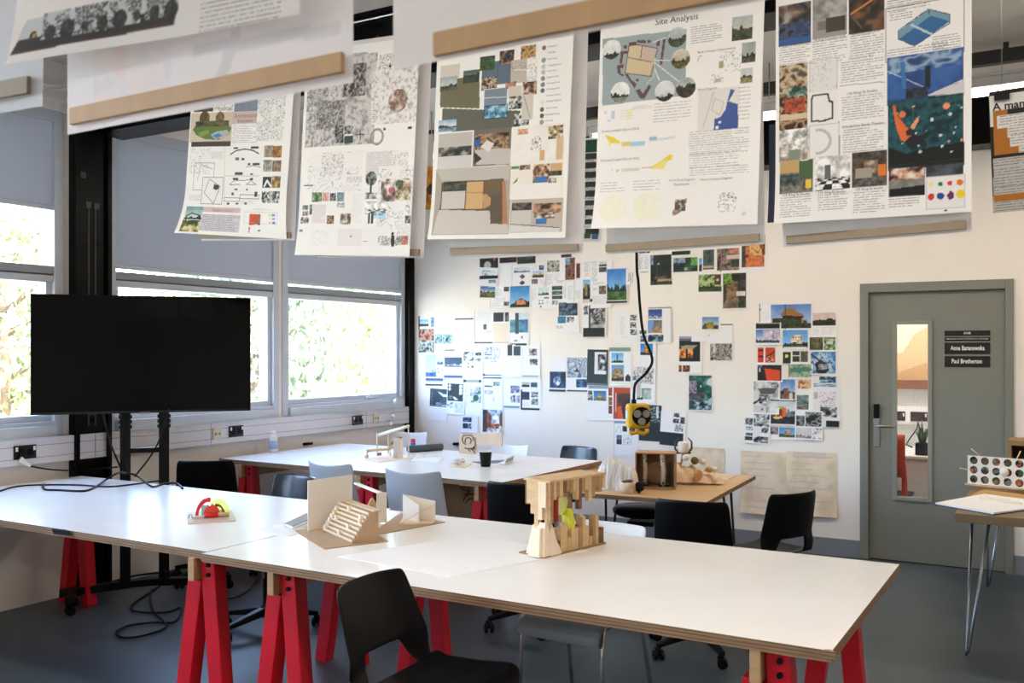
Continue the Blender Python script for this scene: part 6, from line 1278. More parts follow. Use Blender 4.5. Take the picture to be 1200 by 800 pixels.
S('tall text page with three dark pictures, left of the blue sky photo', (692, 306, 718, 361), [('p', (703, 307, 711.6, 312.6), 'land', [(206, 210, 214), (190, 196, 200), (40, 46, 50), (50, 56, 56), 0.7]), ('p', (703, 313.8, 711.6, 319), 'noise', [(34, 34, 36), (90, 86, 84)]), ('p', (703, 335, 711, 345), 'noise', [(50, 40, 38), (120, 96, 86), (150, 130, 120)]), ('l', (694, 307, 701, 330), 0.011, (130, 126, 140), 0.5), T(696, 331, 711, 334), T(696, 338, 702, 341, 0.6), T(694, 347, 714, 356, 0.3), ('o', (692, 306, 718, 361), (206, 202, 202))])
PH('tall photo of blue sky over a green field and dark trees', (711.3, 314.5, 736, 355.5), 'land', [(44, 104, 176), (130, 186, 226), (26, 50, 44), (64, 100, 50), 0.63], [('f', (711, 353.2, 736, 355.5), (24, 28, 28)), ('f', (711, 351.8, 736, 353.2), (226, 226, 224)), ('f', (734.3, 316, 736, 335), PG)])
S('small note with upright lines of writing, right of the blue sky photo', (735.2, 318, 745.5, 333.5), [('s', 738, 320, 737.5, 330, (140, 134, 130)), ('s', 740, 320, 739.6, 331, (130, 126, 120)), ('s', 742.5, 320, 742, 331, (140, 134, 130))])
PH('dark blue photo of rounded buildings at dusk', (654.7, 353.7, 678.3, 371), 'noise', [(24, 30, 40), (40, 60, 84), (96, 124, 144), (40, 44, 56)])
S('page with a cyan picture and a grey one below the dusk photo', (651.5, 370, 679.5, 389.5), [('p', (654.7, 371, 664, 378.7), 'noise', [(20, 90, 130), (60, 150, 180), (30, 60, 90)]), ('p', (664.6, 372, 673.5, 378.5), 'noise', BW), ('l', (652, 382.5, 660, 384.5), 0.01, (90, 90, 96), 0.6)])
S('black and white tree print with a black block at its foot', (684, 356.5, 711, 395), [('p', (685, 358, 690.3, 369), 'noise', BW), ('p', (690.8, 358.5, 710.5, 384), 'noise', [(34, 34, 36), (96, 96, 98), (170, 170, 172), (210, 210, 210)]), ('p', (696, 360, 708, 376), 'noise', ('x', 12, (20, 20, 22), (90, 90, 92), (200, 200, 200))), ('f', (690.5, 358, 693, 384), (60, 60, 64)), ('f', (684.3, 384, 709.5, 395), (30, 32, 34))])
# middle cluster, lower part
S('white print with a dark blue swirling sculpture photo', (644, 418, 664.4, 459), [('p', (644.5, 435.5, 663.7, 454.6), 'noise', [(30, 50, 54), (40, 60, 110), (60, 90, 140)]), ('c', 653, 446, 4.4, [(60, 90, 140), (206, 214, 226)], 'noise'), ('c', 654, 449, 2, (230, 232, 236)), ('p', (658, 436, 663.7, 447), 'noise', [(26, 40, 40), (40, 60, 56)]), ('f', (643.8, 456.8, 664, 458.7), DK)])
S('print with a pale blue curving hall photo', (664.7, 418.5, 690, 459), [('p', (665, 419, 690, 443.2), 'swirl', [(214, 216, 224), (96, 116, 150), (226, 226, 230), (70, 90, 126), (206, 210, 220)]), ('g', [(673, 436), (676.5, 431), (679.5, 436)], (50, 70, 70)), ('p', (676, 444.8, 688.2, 454), 'noise', [(26, 40, 60), (40, 70, 110), (90, 130, 170)]), ('f', (664.7, 457, 689.5, 459), DK)])
S('dark slate poster framing a black and white portrait', (688.3, 409.5, 712.5, 451), [('f', (697, 412.7, 711, 438.3), (230, 230, 232)), ('p', (701, 415.5, 711, 434.5), 'noise', BW), ('f', (688.3, 409.5, 712.5, 411), (20, 26, 30)), ('f', (689, 449, 712, 451), (110, 126, 136))], base=(46, 60, 66), tilt=-0.02)
S('page with a stone tower and a rock dome photo under a teal bar', (714, 407, 740.3, 452), [('f', (714.5, 407.3, 739.7, 412), (110, 140, 136)), ('p', (717, 414, 731, 425.6), 'tower', [(110, 170, 216), (60, 80, 90), (50, 56, 34), 0.1]), ('p', (717, 428, 731.5, 447.3), 'tower', [(100, 150, 206), (150, 130, 96), (70, 70, 50), 0.62]), ('g', [(733, 447), (733, 441), (736, 438), (739, 441), (739, 447)], (40, 60, 66)), ('s', 714.5, 408, 714.5, 451, (150, 150, 140)), ('f', (714, 448.3, 740, 449.5), (216, 210, 196))])
S('page with a castle photo on blue sky under a blue grey bar', (688, 451.5, 713.3, 492), [('f', (689, 452, 713, 456), (140, 156, 180)), ('p', (689.3, 458, 695, 462.8), 'noise', BW[:3]), ('p', (696.4, 458, 711, 469.8), 'build', [(40, 110, 176), (170, 150, 110), (110, 90, 70), (120, 104, 70)]), ('p', (689.3, 464, 695.5, 470), 'noise', BW), ('s', 687.9, 452, 687.9, 490, (140, 140, 146))])
S('print of a deep red interior with a narrow strip of small pictures', (713.3, 454, 741.5, 493), [('p', (713.6, 455, 718.3, 464), 'noise', [(120, 40, 30), (200, 90, 60), (60, 30, 28)]), ('p', (713.6, 465.5, 718.3, 475), 'noise', [(90, 50, 40), (200, 120, 80)]), ('p', (713.6, 476, 718.3, 485.5), 'noise', [(60, 50, 54), (150, 60, 44)]), ('p', (719.8, 454, 739, 491.5), 'noise', [(60, 40, 40), (84, 60, 56), (120, 80, 66)]), ('f', (719.8, 454, 739, 461), (186, 76, 46)), ('f', (719.8, 461, 724, 491), (170, 70, 50)), ('f', (722, 461, 723, 483), (226, 214, 206)), ('g', [(723, 477), (728, 475), (731, 491), (724, 491)], (206, 84, 50))])
S('print of bare branches over a grey courtyard building', (741.3, 429, 768.5, 472), [('p', (743, 430, 767, 450), 'line', ((226, 220, 220), (60, 46, 50), 8, 0.2)), ('p', (750, 430, 766, 446), 'noise', ('x', 12, (50, 40, 44), (206, 196, 196), (230, 226, 226))), ('f', (746.5, 442, 752, 468), (190, 184, 180)), ('f', (752.5, 455.5, 763.5, 467.5), (130, 146, 140)), ('p', (755, 457, 763.5, 467), 'noise', [(150, 170, 160), (196, 206, 200)]), ('p', (742, 441.5, 746, 446), 'noise', NAVY[1:3]), ('f', (747, 466, 754, 468.5), (40, 66, 60))])
S('page of small gable drawings under the yellow socket block', (719.8, 493.5, 747.5, 534), [('f', (720, 493.5, 738, 497), (150, 166, 190)), ('pts', [(723.5, 507), (723.5, 503), (726, 500), (728.5, 503), (728.5, 507)], (200, 190, 192)), ('p', (730.4, 499, 736, 506.3), 'noise', [(24, 24, 26), (90, 84, 70)]), ('p', (738, 500, 745, 506), 'noise', [(40, 30, 26), (150, 100, 60)]), ('p', (722.8, 510, 729.3, 521), 'land', [(70, 90, 120), (150, 160, 170), (40, 50, 64), (40, 60, 84), 0.5]), ('o', (731.5, 511, 741, 520.5), (206, 208, 216)), ('pts', [(733, 519), (733, 515), (736, 512.5), (739.5, 515), (739.5, 519)], (170, 176, 190)), ('c', 736, 514.5, 0.7, (60, 70, 80)), ('c', 736, 518.6, 0.9, (50, 60, 70)), ('s', 719.9, 497, 719.9, 533, (150, 154, 160))])
S('dark slate print with white ribbons, partly behind the yellow socket block', (749, 474.5, 775.3, 516.5), [('p', (750, 476, 774, 495), 'swirl', [(44, 56, 60), (60, 74, 78), (190, 196, 206), (40, 52, 56), (54, 66, 70)]), ('f', (770, 476, 772, 490), (206, 212, 220)), ('f', (752, 497, 774, 515), (34, 42, 46))], base=(36, 46, 50), tilt=-0.01)
S('page with black patterned ink pictures above a black half', (774, 482, 803.5, 523.5), [('p', (789.5, 484, 796, 489), 'noise', ('x', 8, (20, 22, 28), (60, 64, 72), (216, 218, 224))), ('p', (789, 490.5, 796, 496), 'noise', ('x', 8, (20, 22, 28), (60, 64, 72), (216, 218, 224))), ('p', (797, 488, 803, 496), 'noise', ('x', 8, (20, 22, 28), (60, 64, 72), (216, 218, 224))), ('p', (791, 497, 801, 505), 'swirl', [(226, 228, 232), (60, 66, 76), (226, 228, 232), (90, 96, 104), (230, 230, 234)]), ('f', (774.3, 507, 801.5, 523), (26, 38, 48))], tilt=-0.05)
S('white page with three tiny grey pictures, left of the black cable', (722.5, 366, 748.5, 402), [('p', (739, 369.7, 746.8, 376.2), 'noise', BW), ('p', (739, 378, 746.5, 384.7), 'noise', BW), ('p', (739, 386.2, 747, 393), 'noise', BW), T(727, 371, 733, 392, 0.2), ('l', (729, 395, 739, 397), 0.01, (190, 160, 160), 0.4)])
S('page with a golden tower photo crossed by the black cable', (749.5, 386.5, 769, 430), [('p', (750, 387, 758.5, 391.5), 'noise', TEAL[:2]), ('p', (751, 393.5, 758.5, 401), 'land', [(60, 120, 170), (150, 180, 200), (60, 50, 40), (120, 80, 50), 0.7]), ('p', (751, 403, 766, 416.5), 'tower', [(50, 120, 190), (196, 140, 60), (50, 50, 40), 0.3])])
S('page of three stacked house photos with a white margin, right of the black cable', (759.7, 360, 787.3, 402.5), [('f', (760, 360, 787, 361.4), (130, 126, 124)), ('p', (760.3, 362.5, 777, 373.6), 'land', [(50, 76, 140), (70, 100, 150), (200, 190, 210), (60, 66, 80), 0.9]), ('p', (759.7, 375.5, 777, 390.7), 'land', [(90, 96, 96), (130, 126, 116), (140, 110, 80), (170, 130, 90), 0.62]), ('g', [(760, 376), (767, 376), (764, 390), (760, 386)], (110, 150, 210)), ('p', (759, 392, 778, 401.2), 'noise', [(26, 34, 40), (60, 84, 110), (170, 180, 190)]), ('s', 786.7, 362, 786.7, 402, (206, 200, 198))])
S('text page with a row of dark pictures above, top of the right middle group', (747, 294.5, 762, 320.5), [('p', (749, 295.3, 757, 297.5), 'noise', [(20, 20, 22), (60, 56, 54)]), ('p', (758, 294.5, 762, 297), 'noise', [(30, 28, 26), (90, 60, 40)]), ('l', (748, 299, 754, 315), 0.011, (140, 134, 150), 0.6), ('l', (756, 299, 761, 315), 0.011, (150, 146, 160), 0.5), ('s', 751, 319.5, 760, 319.3, (110, 106, 104))])
PH('dark night park photo with a pale lit lawn', (762, 298, 788.3, 335), 'noise', [(12, 18, 18), (20, 28, 26), (30, 38, 34)], [('p', (762.3, 299, 766, 310), 'noise', [(70, 96, 130), (170, 190, 210)]), ('c', 771.8, 309, 0.9, (190, 200, 200)), ('s', 771, 312, 770, 326, (60, 70, 70)), ('p', (768, 324, 782, 327), 'noise', [(110, 96, 70), (60, 50, 40)]), ('p', (771, 327, 788, 330), 'noise', [(190, 176, 130), (130, 120, 80)]), ('p', (763, 330, 788, 334.5), 'noise', [(20, 26, 16), (70, 76, 36)])])
PH('dark green photo sliver above the forest photo', (787, 293.5, 810.5, 300), 'noise', [(20, 34, 24), (30, 50, 34)])
PH('wide photo of a dark forest edge with bright leaves', (788.8, 301.3, 819, 319.7), 'noise', [(20, 30, 30), (34, 56, 44), (60, 96, 60)], [('p', (789.5, 302, 804, 308), 'noise', [(96, 120, 150), (150, 170, 190), (60, 76, 84)]), ('p', (811, 302, 818.5, 312), 'noise', [(60, 110, 50), (130, 176, 80)]), ('c', 804, 315, 2, (150, 154, 150))])
PH('sliver of blue photo right of the forest photo', (819.3, 302, 823.3, 319.3), 'land', [(90, 160, 206), (130, 190, 220), (24, 44, 50), (60, 50, 44), 0.6])
PH('grey green narrow photo with a pale strip at its foot', (823.6, 292, 838.3, 317), 'noise', [(40, 54, 56), (80, 96, 98), (60, 70, 68)], [('p', (824, 312, 837, 314), 'noise', [(170, 140, 100), (206, 190, 160)]), ('f', (824, 315, 837, 316.5), (24, 26, 26))])
PH('photo of a pinkish street front with planting', (840, 290.5, 867.8, 318), 'noise', [(36, 38, 34), (90, 84, 74), (170, 130, 116), (70, 76, 66)], [('f', (852, 299, 867, 304), (206, 186, 178)), ('p', (854, 291, 867, 298), 'noise', [(150, 70, 56), (200, 150, 130)]), ('s', 845.5, 292, 845, 318, (130, 96, 84), 2), ('p', (857, 305, 867, 314), 'noise', [(30, 40, 32), (60, 66, 54)])])
S('photo of an orange lit room on a white page at the upper right', (868.8, 276, 898, 318.7), [('p', (869.3, 288, 896, 313.7), 'noise', [(60, 30, 18), (170, 90, 44), (206, 130, 76), (70, 40, 26)]), ('p', (879, 276, 893, 300), 'noise', [(190, 120, 50), (230, 190, 130), (120, 60, 30)]), ('p', (875, 301, 894, 312), 'noise', [(176, 90, 50), (214, 126, 80)]), ('p', (869.3, 288, 874, 313), 'noise', [(34, 36, 30), (70, 66, 54)]), ('f', (894.5, 276, 897.5, 300), (110, 50, 26))], name='wall_photo')
PH('photo of tall sunlit grass', (818.3, 321, 846.3, 343), 'noise', [(40, 60, 26), (110, 140, 70), (190, 206, 150), (80, 100, 50)], [('p', (838, 322, 845.5, 334), 'noise', [(50, 34, 26), (96, 70, 50)]), ('c', 841, 328, 1.6, (206, 180, 150)), ('p', (819, 336, 846, 342), 'noise', [(30, 46, 24), (60, 80, 40)])], tilt=-0.015)
PH('tall photo of a narrow alley under green creepers', (847, 319.5, 875.8, 362.3), 'room', [(110, 86, 60), (60, 50, 40), (104, 90, 74), (40, 36, 26)], [('p', (849, 320, 860, 333), 'noise', [(60, 90, 30), (130, 170, 60), (40, 60, 20)]), ('p', (858, 320, 875, 328), 'noise', [(20, 20, 16), (44, 44, 30)]), ('p', (852, 332, 864, 350), 'noise', [(60, 44, 32), (150, 120, 84), (90, 70, 50)]), ('p', (864, 342, 874, 347), 'noise', [(206, 196, 190), (226, 216, 214)]), ('p', (866, 348, 874, 361), 'noise', [(30, 40, 26), (60, 70, 44)])])
S('white page under a thin dark line, behind the tree trunk photo', (841, 379.5, 860, 424), [('f', (845.5, 379.7, 859, 381), (90, 86, 84)), ('s', 859.5, 381, 859.5, 423, (206, 200, 198))])
S('folded blank paper below the blossom photo', (810.5, 389, 841.5, 400.3), [('c', 831, 392.5, 0.8, (170, 160, 156))], tilt=-0.02)
PH('photo of yellow blossom and bare branches on blue sky', (822.7, 370.8, 843.7, 387), 'land', [(90, 130, 176), (170, 196, 220), (90, 80, 50), (60, 56, 44), 0.7], [('p', (829, 377, 837, 386), 'noise', [(120, 100, 40), (190, 160, 60)])], tilt=-0.01)
S('print of glowing lanterns on black with two small orange pictures', (795.8, 393.5, 823, 437), [('f', (797, 394, 811, 397), (150, 160, 174)), ('f', (797, 397, 811, 400), (96, 104, 114)), ('f', (796.4, 400, 821.2, 424), (24, 32, 32)), ('g', [(798, 405), (818, 404), (811, 410), (799, 408.5)], (150, 146, 120)), ('p', (797, 409.5, 813, 420), 'noise', [(90, 40, 20), (226, 140, 60), (240, 180, 110)]), ('f', (804.5, 409, 806.5, 421), (60, 30, 20)), ('p', (795.9, 428, 800, 436), 'noise', [(60, 30, 16), (214, 120, 40)]), ('p', (801, 428, 809.5, 436), 'noise', [(26, 20, 16), (60, 40, 26), (220, 126, 50)])])
PH('black and white photo of pale tree trunks', (832, 402, 859.3, 423.5), 'noise', ('x', 9, (50, 46, 42), (120, 114, 106), (190, 184, 176), (60, 56, 50)), [('f', (836, 402.5, 839, 414), (206, 202, 198)), ('f', (843.5, 402.5, 847, 420), (150, 140, 130))])
PH('tall glossy photo of a green tunnel and a black machine', (807, 439.3, 835.5, 481.5), 'noise', [(24, 60, 56), (40, 96, 84), (90, 150, 136)], [('p', (808, 446, 817, 462), 'noise', [(90, 80, 96), (180, 170, 190), (60, 50, 60)]), ('p', (808, 461, 826, 468), 'noise', [(50, 44, 50), (110, 96, 100)]), ('g', [(829, 446), (834, 441), (834, 452), (828, 450)], (206, 214, 220)), ('p', (809, 470, 834, 480), 'noise', [(20, 30, 36), (60, 84, 96), (190, 206, 210)]), ('g', [(826, 472), (835, 464), (835, 472)], (150, 190, 186)), ('c', 821.5, 452.5, 0.9, (200, 240, 220))])

# right cluster
S('white page with a dark pole at its left edge, top of the right cluster', (889.5, 355.5, 903.5, 378.5), [('s', 890.5, 356, 890.8, 377, (60, 56, 60), 1), ('c', 891.3, 362.5, 0.9, (60, 56, 60)), T(893, 366, 902, 377, 0.12)])
PH('wide photo of a round thatched pavilion above trees', (903, 356, 952.2, 386), 'land', [(90, 130, 190), (176, 196, 220), (56, 60, 40), (44, 54, 34), 0.85], [('g', [(914, 368.5), (918, 365), (921, 361.5), (927, 360.3), (932, 362), (934, 365), (941, 368), (943, 371), (930, 371)], (150, 106, 64)), ('g', [(916, 369), (942, 371), (940, 374), (918, 373)], (40, 30, 24)), ('g', [(926, 373), (942, 372), (941, 379), (930, 379)], (170, 120, 60)), ('p', (906, 373, 940, 385), 'noise', [(30, 36, 20), (70, 76, 44), (40, 44, 26)]), ('s', 921.5, 356, 921, 386, (60, 60, 60))])
S('print of white clouds over a dark skyline under a black band', (886, 378, 915.5, 404), [('p', (886.3, 380, 915, 385.5), 'noise', [(18, 20, 18), (36, 40, 34)]), ('f', (886.3, 378.3, 915, 380), (150, 140, 124)), ('p', (886.3, 386, 915, 402.5), 'land', [(70, 120, 190), (214, 206, 216), (40, 54, 74), (60, 90, 130), 0.88]), ('p', (895, 387, 914, 398), 'noise', [(170, 160, 180), (224, 214, 220)]), ('s', 907.3, 389, 906, 402, (60, 60, 80))])
PH('photo of a small white castle among green trees', (917, 386, 948.3, 409.5), 'build', [(90, 150, 206), (206, 186, 170), (110, 90, 80), (44, 62, 34)], [('f', (918.5, 406.5, 946, 409), (220, 210, 200))])
S('print of a bridge at sunset with blank text columns below', (951, 365.8, 981, 395), [('p', (953, 366.3, 980.5, 381.5), 'land', [(206, 190, 190), (220, 190, 170), (36, 36, 24), (40, 46, 30), 0.62]), ('l', (953, 384, 961, 393), 0.011, (170, 166, 170), 0.4), ('l', (964, 384, 979, 393), 0.011, (180, 176, 180), 0.4)])
S('print with two leafy garden photos side by side', (949, 395, 980.5, 411.5), [('p', (949.3, 395.3, 965, 411), 'noise', [(36, 40, 24), (80, 84, 54), (120, 110, 80)]), ('p', (966.2, 395.3, 980, 411), 'noise', [(50, 66, 34), (120, 146, 80), (206, 206, 190)]), ('f', (969, 400.5, 977, 404), (206, 206, 204))])
PH('photo of a dark boat shape against blue clouds', (950, 411.7, 981, 439), 'noise', [(60, 110, 170), (110, 160, 206), (200, 214, 224), (50, 90, 140)], [('g', [(955, 426), (962, 421), (970, 427), (972, 434), (966, 438), (957, 437)], (34, 40, 50)), ('p', (960, 427, 970, 433), 'noise', [(110, 116, 116), (190, 190, 184), (40, 40, 46)]), ('s', 950.5, 415, 966, 426, (40, 50, 60), 2)])
S('print with two bright red window photos', (887.5, 405.5, 910, 427), [('p', (888, 407, 896, 425), 'noise', [(196, 60, 26), (216, 76, 36)]), ('p', (889, 409, 894.5, 412), 'noise', [(30, 20, 18), (90, 60, 50)]), ('p', (889, 416.5, 894.5, 419.5), 'noise', [(30, 20, 18), (90, 60, 50)]), ('p', (897.3, 407, 908.7, 425), 'noise', [(186, 60, 30), (206, 76, 40)]), ('g', [(898, 417), (908.7, 410), (908.7, 412.5), (899, 420)], (110, 30, 18)), ('p', (899, 418, 908, 424.5), 'noise', [(40, 30, 26), (190, 70, 40), (220, 190, 170)])])
S('page with a yellow flower photo and four dark garden photos', (917, 410.8, 948.3, 426.3), [('p', (918, 413, 927, 426), 'noise', [(26, 36, 22), (50, 66, 34)]), ('c', 922, 417, 2, (220, 206, 130)), ('p', (929, 411.5, 937.5, 416.5), 'noise', [(24, 30, 22), (80, 90, 64)]), ('p', (929, 418, 937.5, 424), 'noise', [(24, 34, 26), (70, 90, 70)]), ('p', (939, 411.5, 947, 424), 'noise', [(30, 30, 24), (110, 104, 84), (50, 60, 40)])])
PH('photo of a bright red gate beside dark railings', (887.3, 427, 917.3, 447.3), 'noise', [(26, 22, 22), (50, 44, 44)], [('g', [(896, 431.5), (914, 433.5), (914.5, 445), (899, 446)], (216, 76, 34)), ('p', (888, 427.5, 894, 431), 'noise', [(80, 90, 150), (130, 140, 190)]), ('f', (890, 432, 892, 436), (206, 206, 206))])
PH('painted green map of soft hills', (924, 426, 952.7, 443.3), 'noise', [(96, 130, 104), (140, 170, 140), (170, 186, 140), (80, 120, 110)], [('g', [(926, 433), (932, 429.5), (938, 431), (943, 429), (952, 432), (952, 435), (926, 436)], (76, 124, 112)), ('f', (924, 426, 926, 443), (150, 140, 120))])
PH('black and white photo of a drawing table and lamp', (883, 446.5, 913.3, 485), 'noise', [(150, 148, 146), (206, 204, 202), (226, 224, 222)], [('g', [(888, 455), (911, 454), (908, 461), (892, 462)], (90, 88, 84)), ('p', (900, 447, 913, 454), 'noise', BW[1:]), ('p', (890, 463, 902, 473), 'noise', BW), ('s', 883.5, 473, 892, 467, (50, 50, 50), 2), ('f', (884, 475.5, 899, 484.5), (206, 200, 200)), ('c', 893.5, 479.5, 1.2, (60, 60, 64))])
PH('photo of a hillside tower house on blue sky', (914, 444, 933.3, 469), 'land', [(90, 130, 190), (170, 190, 220), (50, 56, 46), (110, 96, 80), 0.7], [('p', (919, 455, 925, 467), 'noise', [(110, 70, 50), (150, 106, 84)]), ('f', (925.5, 461, 929, 468), (216, 206, 190))])
S('page with an orange sofa photo over a grey green room photo', (934, 444.5, 953, 482), [('p', (936, 445.8, 951, 456), 'noise', [(140, 84, 40), (200, 140, 84), (226, 206, 180)]), ('p', (934, 463.3, 948.5, 480), 'noise', [(60, 76, 74), (110, 130, 126), (150, 160, 156)]), ('p', (934.5, 476, 947, 480), 'noise', [(40, 40, 40), (170, 150, 140)])])
S('tall page with a blue car photo, wing sketches and a black foot', (953, 440.5, 985.3, 500.5), [('p', (961, 441.3, 980.5, 449), 'noise', [(20, 34, 44), (60, 100, 130), (190, 206, 210)]), ('p', (954, 450, 981, 454), 'noise', [(50, 100, 150), (140, 180, 206), (200, 210, 214)]), ('p', (961, 458, 980, 476), 'line', ((226, 220, 224), (120, 110, 120), 6, 0.1)), ('p', (953.5, 460, 959, 468), 'noise', [(150, 144, 150), (220, 214, 218)]), ('p', (962, 477.3, 981, 489), 'noise', BW), ('f', (968.5, 493, 984, 500.3), (30, 32, 34))], base=(230, 224, 226))
PH('photo of a small multicoloured cube house on black ground', (903, 468.5, 933.3, 498), 'land', [(200, 206, 210), (220, 220, 222), (90, 90, 96), (36, 42, 50), 0.6], [('f', (903, 468.5, 933, 470.5), (26, 28, 30)), ('g', [(908, 478), (917, 475.5), (917, 489), (909, 488)], (150, 190, 70)), ('g', [(911, 480), (917, 479), (917, 488), (911, 488)], (140, 60, 50)), ('g', [(917, 476), (922, 478), (922, 487), (917, 489)], (226, 110, 44)), ('g', [(905, 489), (916, 487.5), (917, 490), (909, 491.5)], (226, 190, 110)), ('f', (923, 480, 926, 489), (120, 130, 150))])
S('page of seven small black and white pictures at the lower left of the right cluster', (873, 484.5, 903, 519.5), [('p', (873.5, 490.5, 883, 499), 'noise', ('x', 7, (24, 28, 34), (90, 94, 100), (200, 204, 206))), ('p', (884, 485.5, 902, 499.8), 'noise', BW), ('p', (886, 489, 899, 497), 'noise', [(120, 124, 126), (226, 228, 228)]), ('p', (874.5, 501, 883, 504.8), 'noise', BW[1:]), ('p', (874.5, 508, 883, 511), 'noise', BW[:3]), ('f', (884, 501, 892, 512), (230, 222, 228)), ('p', (893, 500.5, 901.5, 507), 'noise', BW), ('p', (874.3, 512, 883, 517), 'noise', BW[:2]), ('p', (884, 511.5, 901.6, 519), 'noise', BW)], tilt=-0.03)
S('print with a bright modern house photo beside a dark one', (903.3, 500, 933, 514.5), [('p', (903.6, 501, 912.3, 510), 'noise', [(30, 30, 40), (110, 100, 110), (180, 170, 170)]), ('p', (913.3, 501, 932, 513), 'build', [(80, 140, 190), (190, 150, 120), (70, 44, 36), (70, 84, 50)])])
S('print of grey winter branches and a pale factory', (933.2, 481, 964.5, 515), [('p', (933.4, 488, 943.5, 499.7), 'noise', BW[:3]), ('p', (945, 483, 963.6, 499.7), 'noise', [(24, 26, 26), (60, 64, 62), (190, 194, 192), (40, 42, 42)]), ('p', (933.5, 501.5, 952, 514), 'land', [(214, 208, 212), (200, 194, 198), (96, 92, 96), (150, 146, 148), 0.85]), ('p', (953, 501.5, 964, 514.5), 'noise', [(70, 66, 70), (206, 204, 204), (228, 226, 226), (230, 228, 228)])], tilt=-0.01)
# large worn sheets low on the wall
OLD = (228, 206, 178)
def old(label, r, seed, pink=False, tilt=0):
    ops = [('p', r, 'noise', [(216, 192, 162), (228, 206, 178), (232, 214, 190)])]
    if pink: ops.append(('p', (r[0] + 8, r[1] + 1, r[2] - 12, r[1] + 7), 'noise', [(212, 190, 180), (216, 200, 188)]))
    rnd = random.Random(seed)
    for k in range(9):
        y = r[1] + 6 + k * 7.4; x = r[0] + 3 + rnd.random() * 6; pts = []
        while x < r[2] - 4: pts.append((x, y + rnd.random() * 1.2)); x += 2 + rnd.random() * 4
        ops.append(('pts', pts[:2 + int(rnd.random() * len(pts))], (198, 184, 166)))
    o = S(label, r, ops, OLD, tilt, curl=(0.03, 0.02)); o['group'] = 'worn brown paper sheets on the wall'; o['category'] = 'paper sheet'; o.name = 'brown_paper_sheet'
old('worn brown paper sheet low on the wall, left one of the pair by the door', (868, 529, 922, 602), 1)
old('worn brown paper sheet with a pink stain at its top, nearer the door', (922.5, 529.5, 981, 604), 2, True, 0.01)
old('worn brown paper sheet half hidden behind the cream sculpture on the oak table', (800, 524, 849, 600), 3, False, -0.01)

# ================================================================== things lying on the tables
m_card = mat('grey_board', (176, 148, 116), 0.7, var=0.06, scale=20)
m_cardd = mat('brown_board', (150, 118, 82), 0.7, var=0.08, scale=20)
m_cardp = mat('pale_board', (206, 184, 152), 0.7, var=0.05, scale=20)
m_wcard = mat('white_card', (234, 228, 220), 0.6)
m_paper = mat('white_paper', (238, 236, 233), 0.6)
m_bass = mat('basswood', (206, 172, 128), 0.55, var=0.1, scale=18, stretch=(1, 1, 4))
m_balsa = mat('pale_balsa', (226, 204, 172), 0.55, var=0.06, scale=18)
def quad(name, label, cat, px, z, th, m, parent=None, mside=None):
    P = [onz(x, y, z) for x, y in px]
    c = sum(P, Vector()) / 4 if parent is None else Vector()
    b = MB(); b.prism([(p.x - c.x, p.y - c.y) for p in P], 0, th, 0, None, 1 if mside else 0)
    ms = [m, mside] if mside else m
    if parent is None:
        o = b.build(name, ms); o.location = (c.x, c.y, z); return tag(o, label, cat)
    b2 = MB(); b2.prism([(p.x, p.y) for p in P], z, z + th, 0, None, 1 if mside else 0)
    return b2.build(name, ms, parent, X='world')

# large drawing sheet on the near board, loose papers near the seam
quad('drawing_sheet', 'large blank white drawing sheet lying on the long near board', 'paper', ((396, 652), (527, 676), (690, 645), (545, 628)), TT, 0.0015, m_paper)
for k, (pp, dz, lab) in enumerate(((((300, 621), (337, 629), (362, 621), (330, 613)), 0, 'loose paper lowest beside the standing white card'), (((318, 618), (340, 624), (366, 614), (345, 609)), 0.002, 'loose paper in the middle of the little pile beside the standing card'))):
    quad('loose_paper', lab, 'paper', pp, TT + dz, 0.0018, m_paper)
t = thing('sketchbook', 'thin grey sketchbook on the papers beside the standing white card', 'book', onz(350, 614, TT + 0.004))
quad('cover', '', '', ((334, 616.5), (343, 620), (372, 608), (360, 604)), TT + 0.004, 0.003, mat('grey_cover', (150, 142, 136), 0.6), t)
quad('pages', '', '', ((335, 616), (343, 619.5), (371, 607.5), (360, 604)), TT + 0.007, 0.012, m_paper, t)
quad('cover', '', '', ((334, 613.5), (343, 617), (371, 605), (360, 601)), TT + 0.019, 0.003, MATS['grey_cover'], t)

# coloured acrylic arch model
t = thing('arch_model', 'small model of red and yellow clear arches on a pale base on the left board', 'model', onz(247, 606, TT))
bp = [onz(x, y, TT) for x, y in ((220, 614.5), (276.5, 611), (271, 598.5), (218.5, 601))]
b = MB(); b.prism([(p.x, p.y) for p in bp], TT, TT + 0.006); b.build('base_board', mat('pinkish_base', (196, 178, 166), 0.25), t, X='world')
c0 = onz(246, 605, TT + 0.006)
ex = (bp[1] - bp[0]).normalized(); ey = Vector((-ex.y, ex.x, 0)); ez = Vector((0, 0, 1))
m_racr = mat('red_acrylic', (214, 26, 20), 0.12); m_yacr = clear('yellow_acrylic', (250, 250, 190)); m_cacr = mat('pale_cyan_acrylic', (176, 226, 222), 0.15); m_oacr = mat('orange_red_acrylic', (206, 50, 16), 0.12); m_dkr = mat('dark_red_acrylic', (110, 20, 14), 0.15)
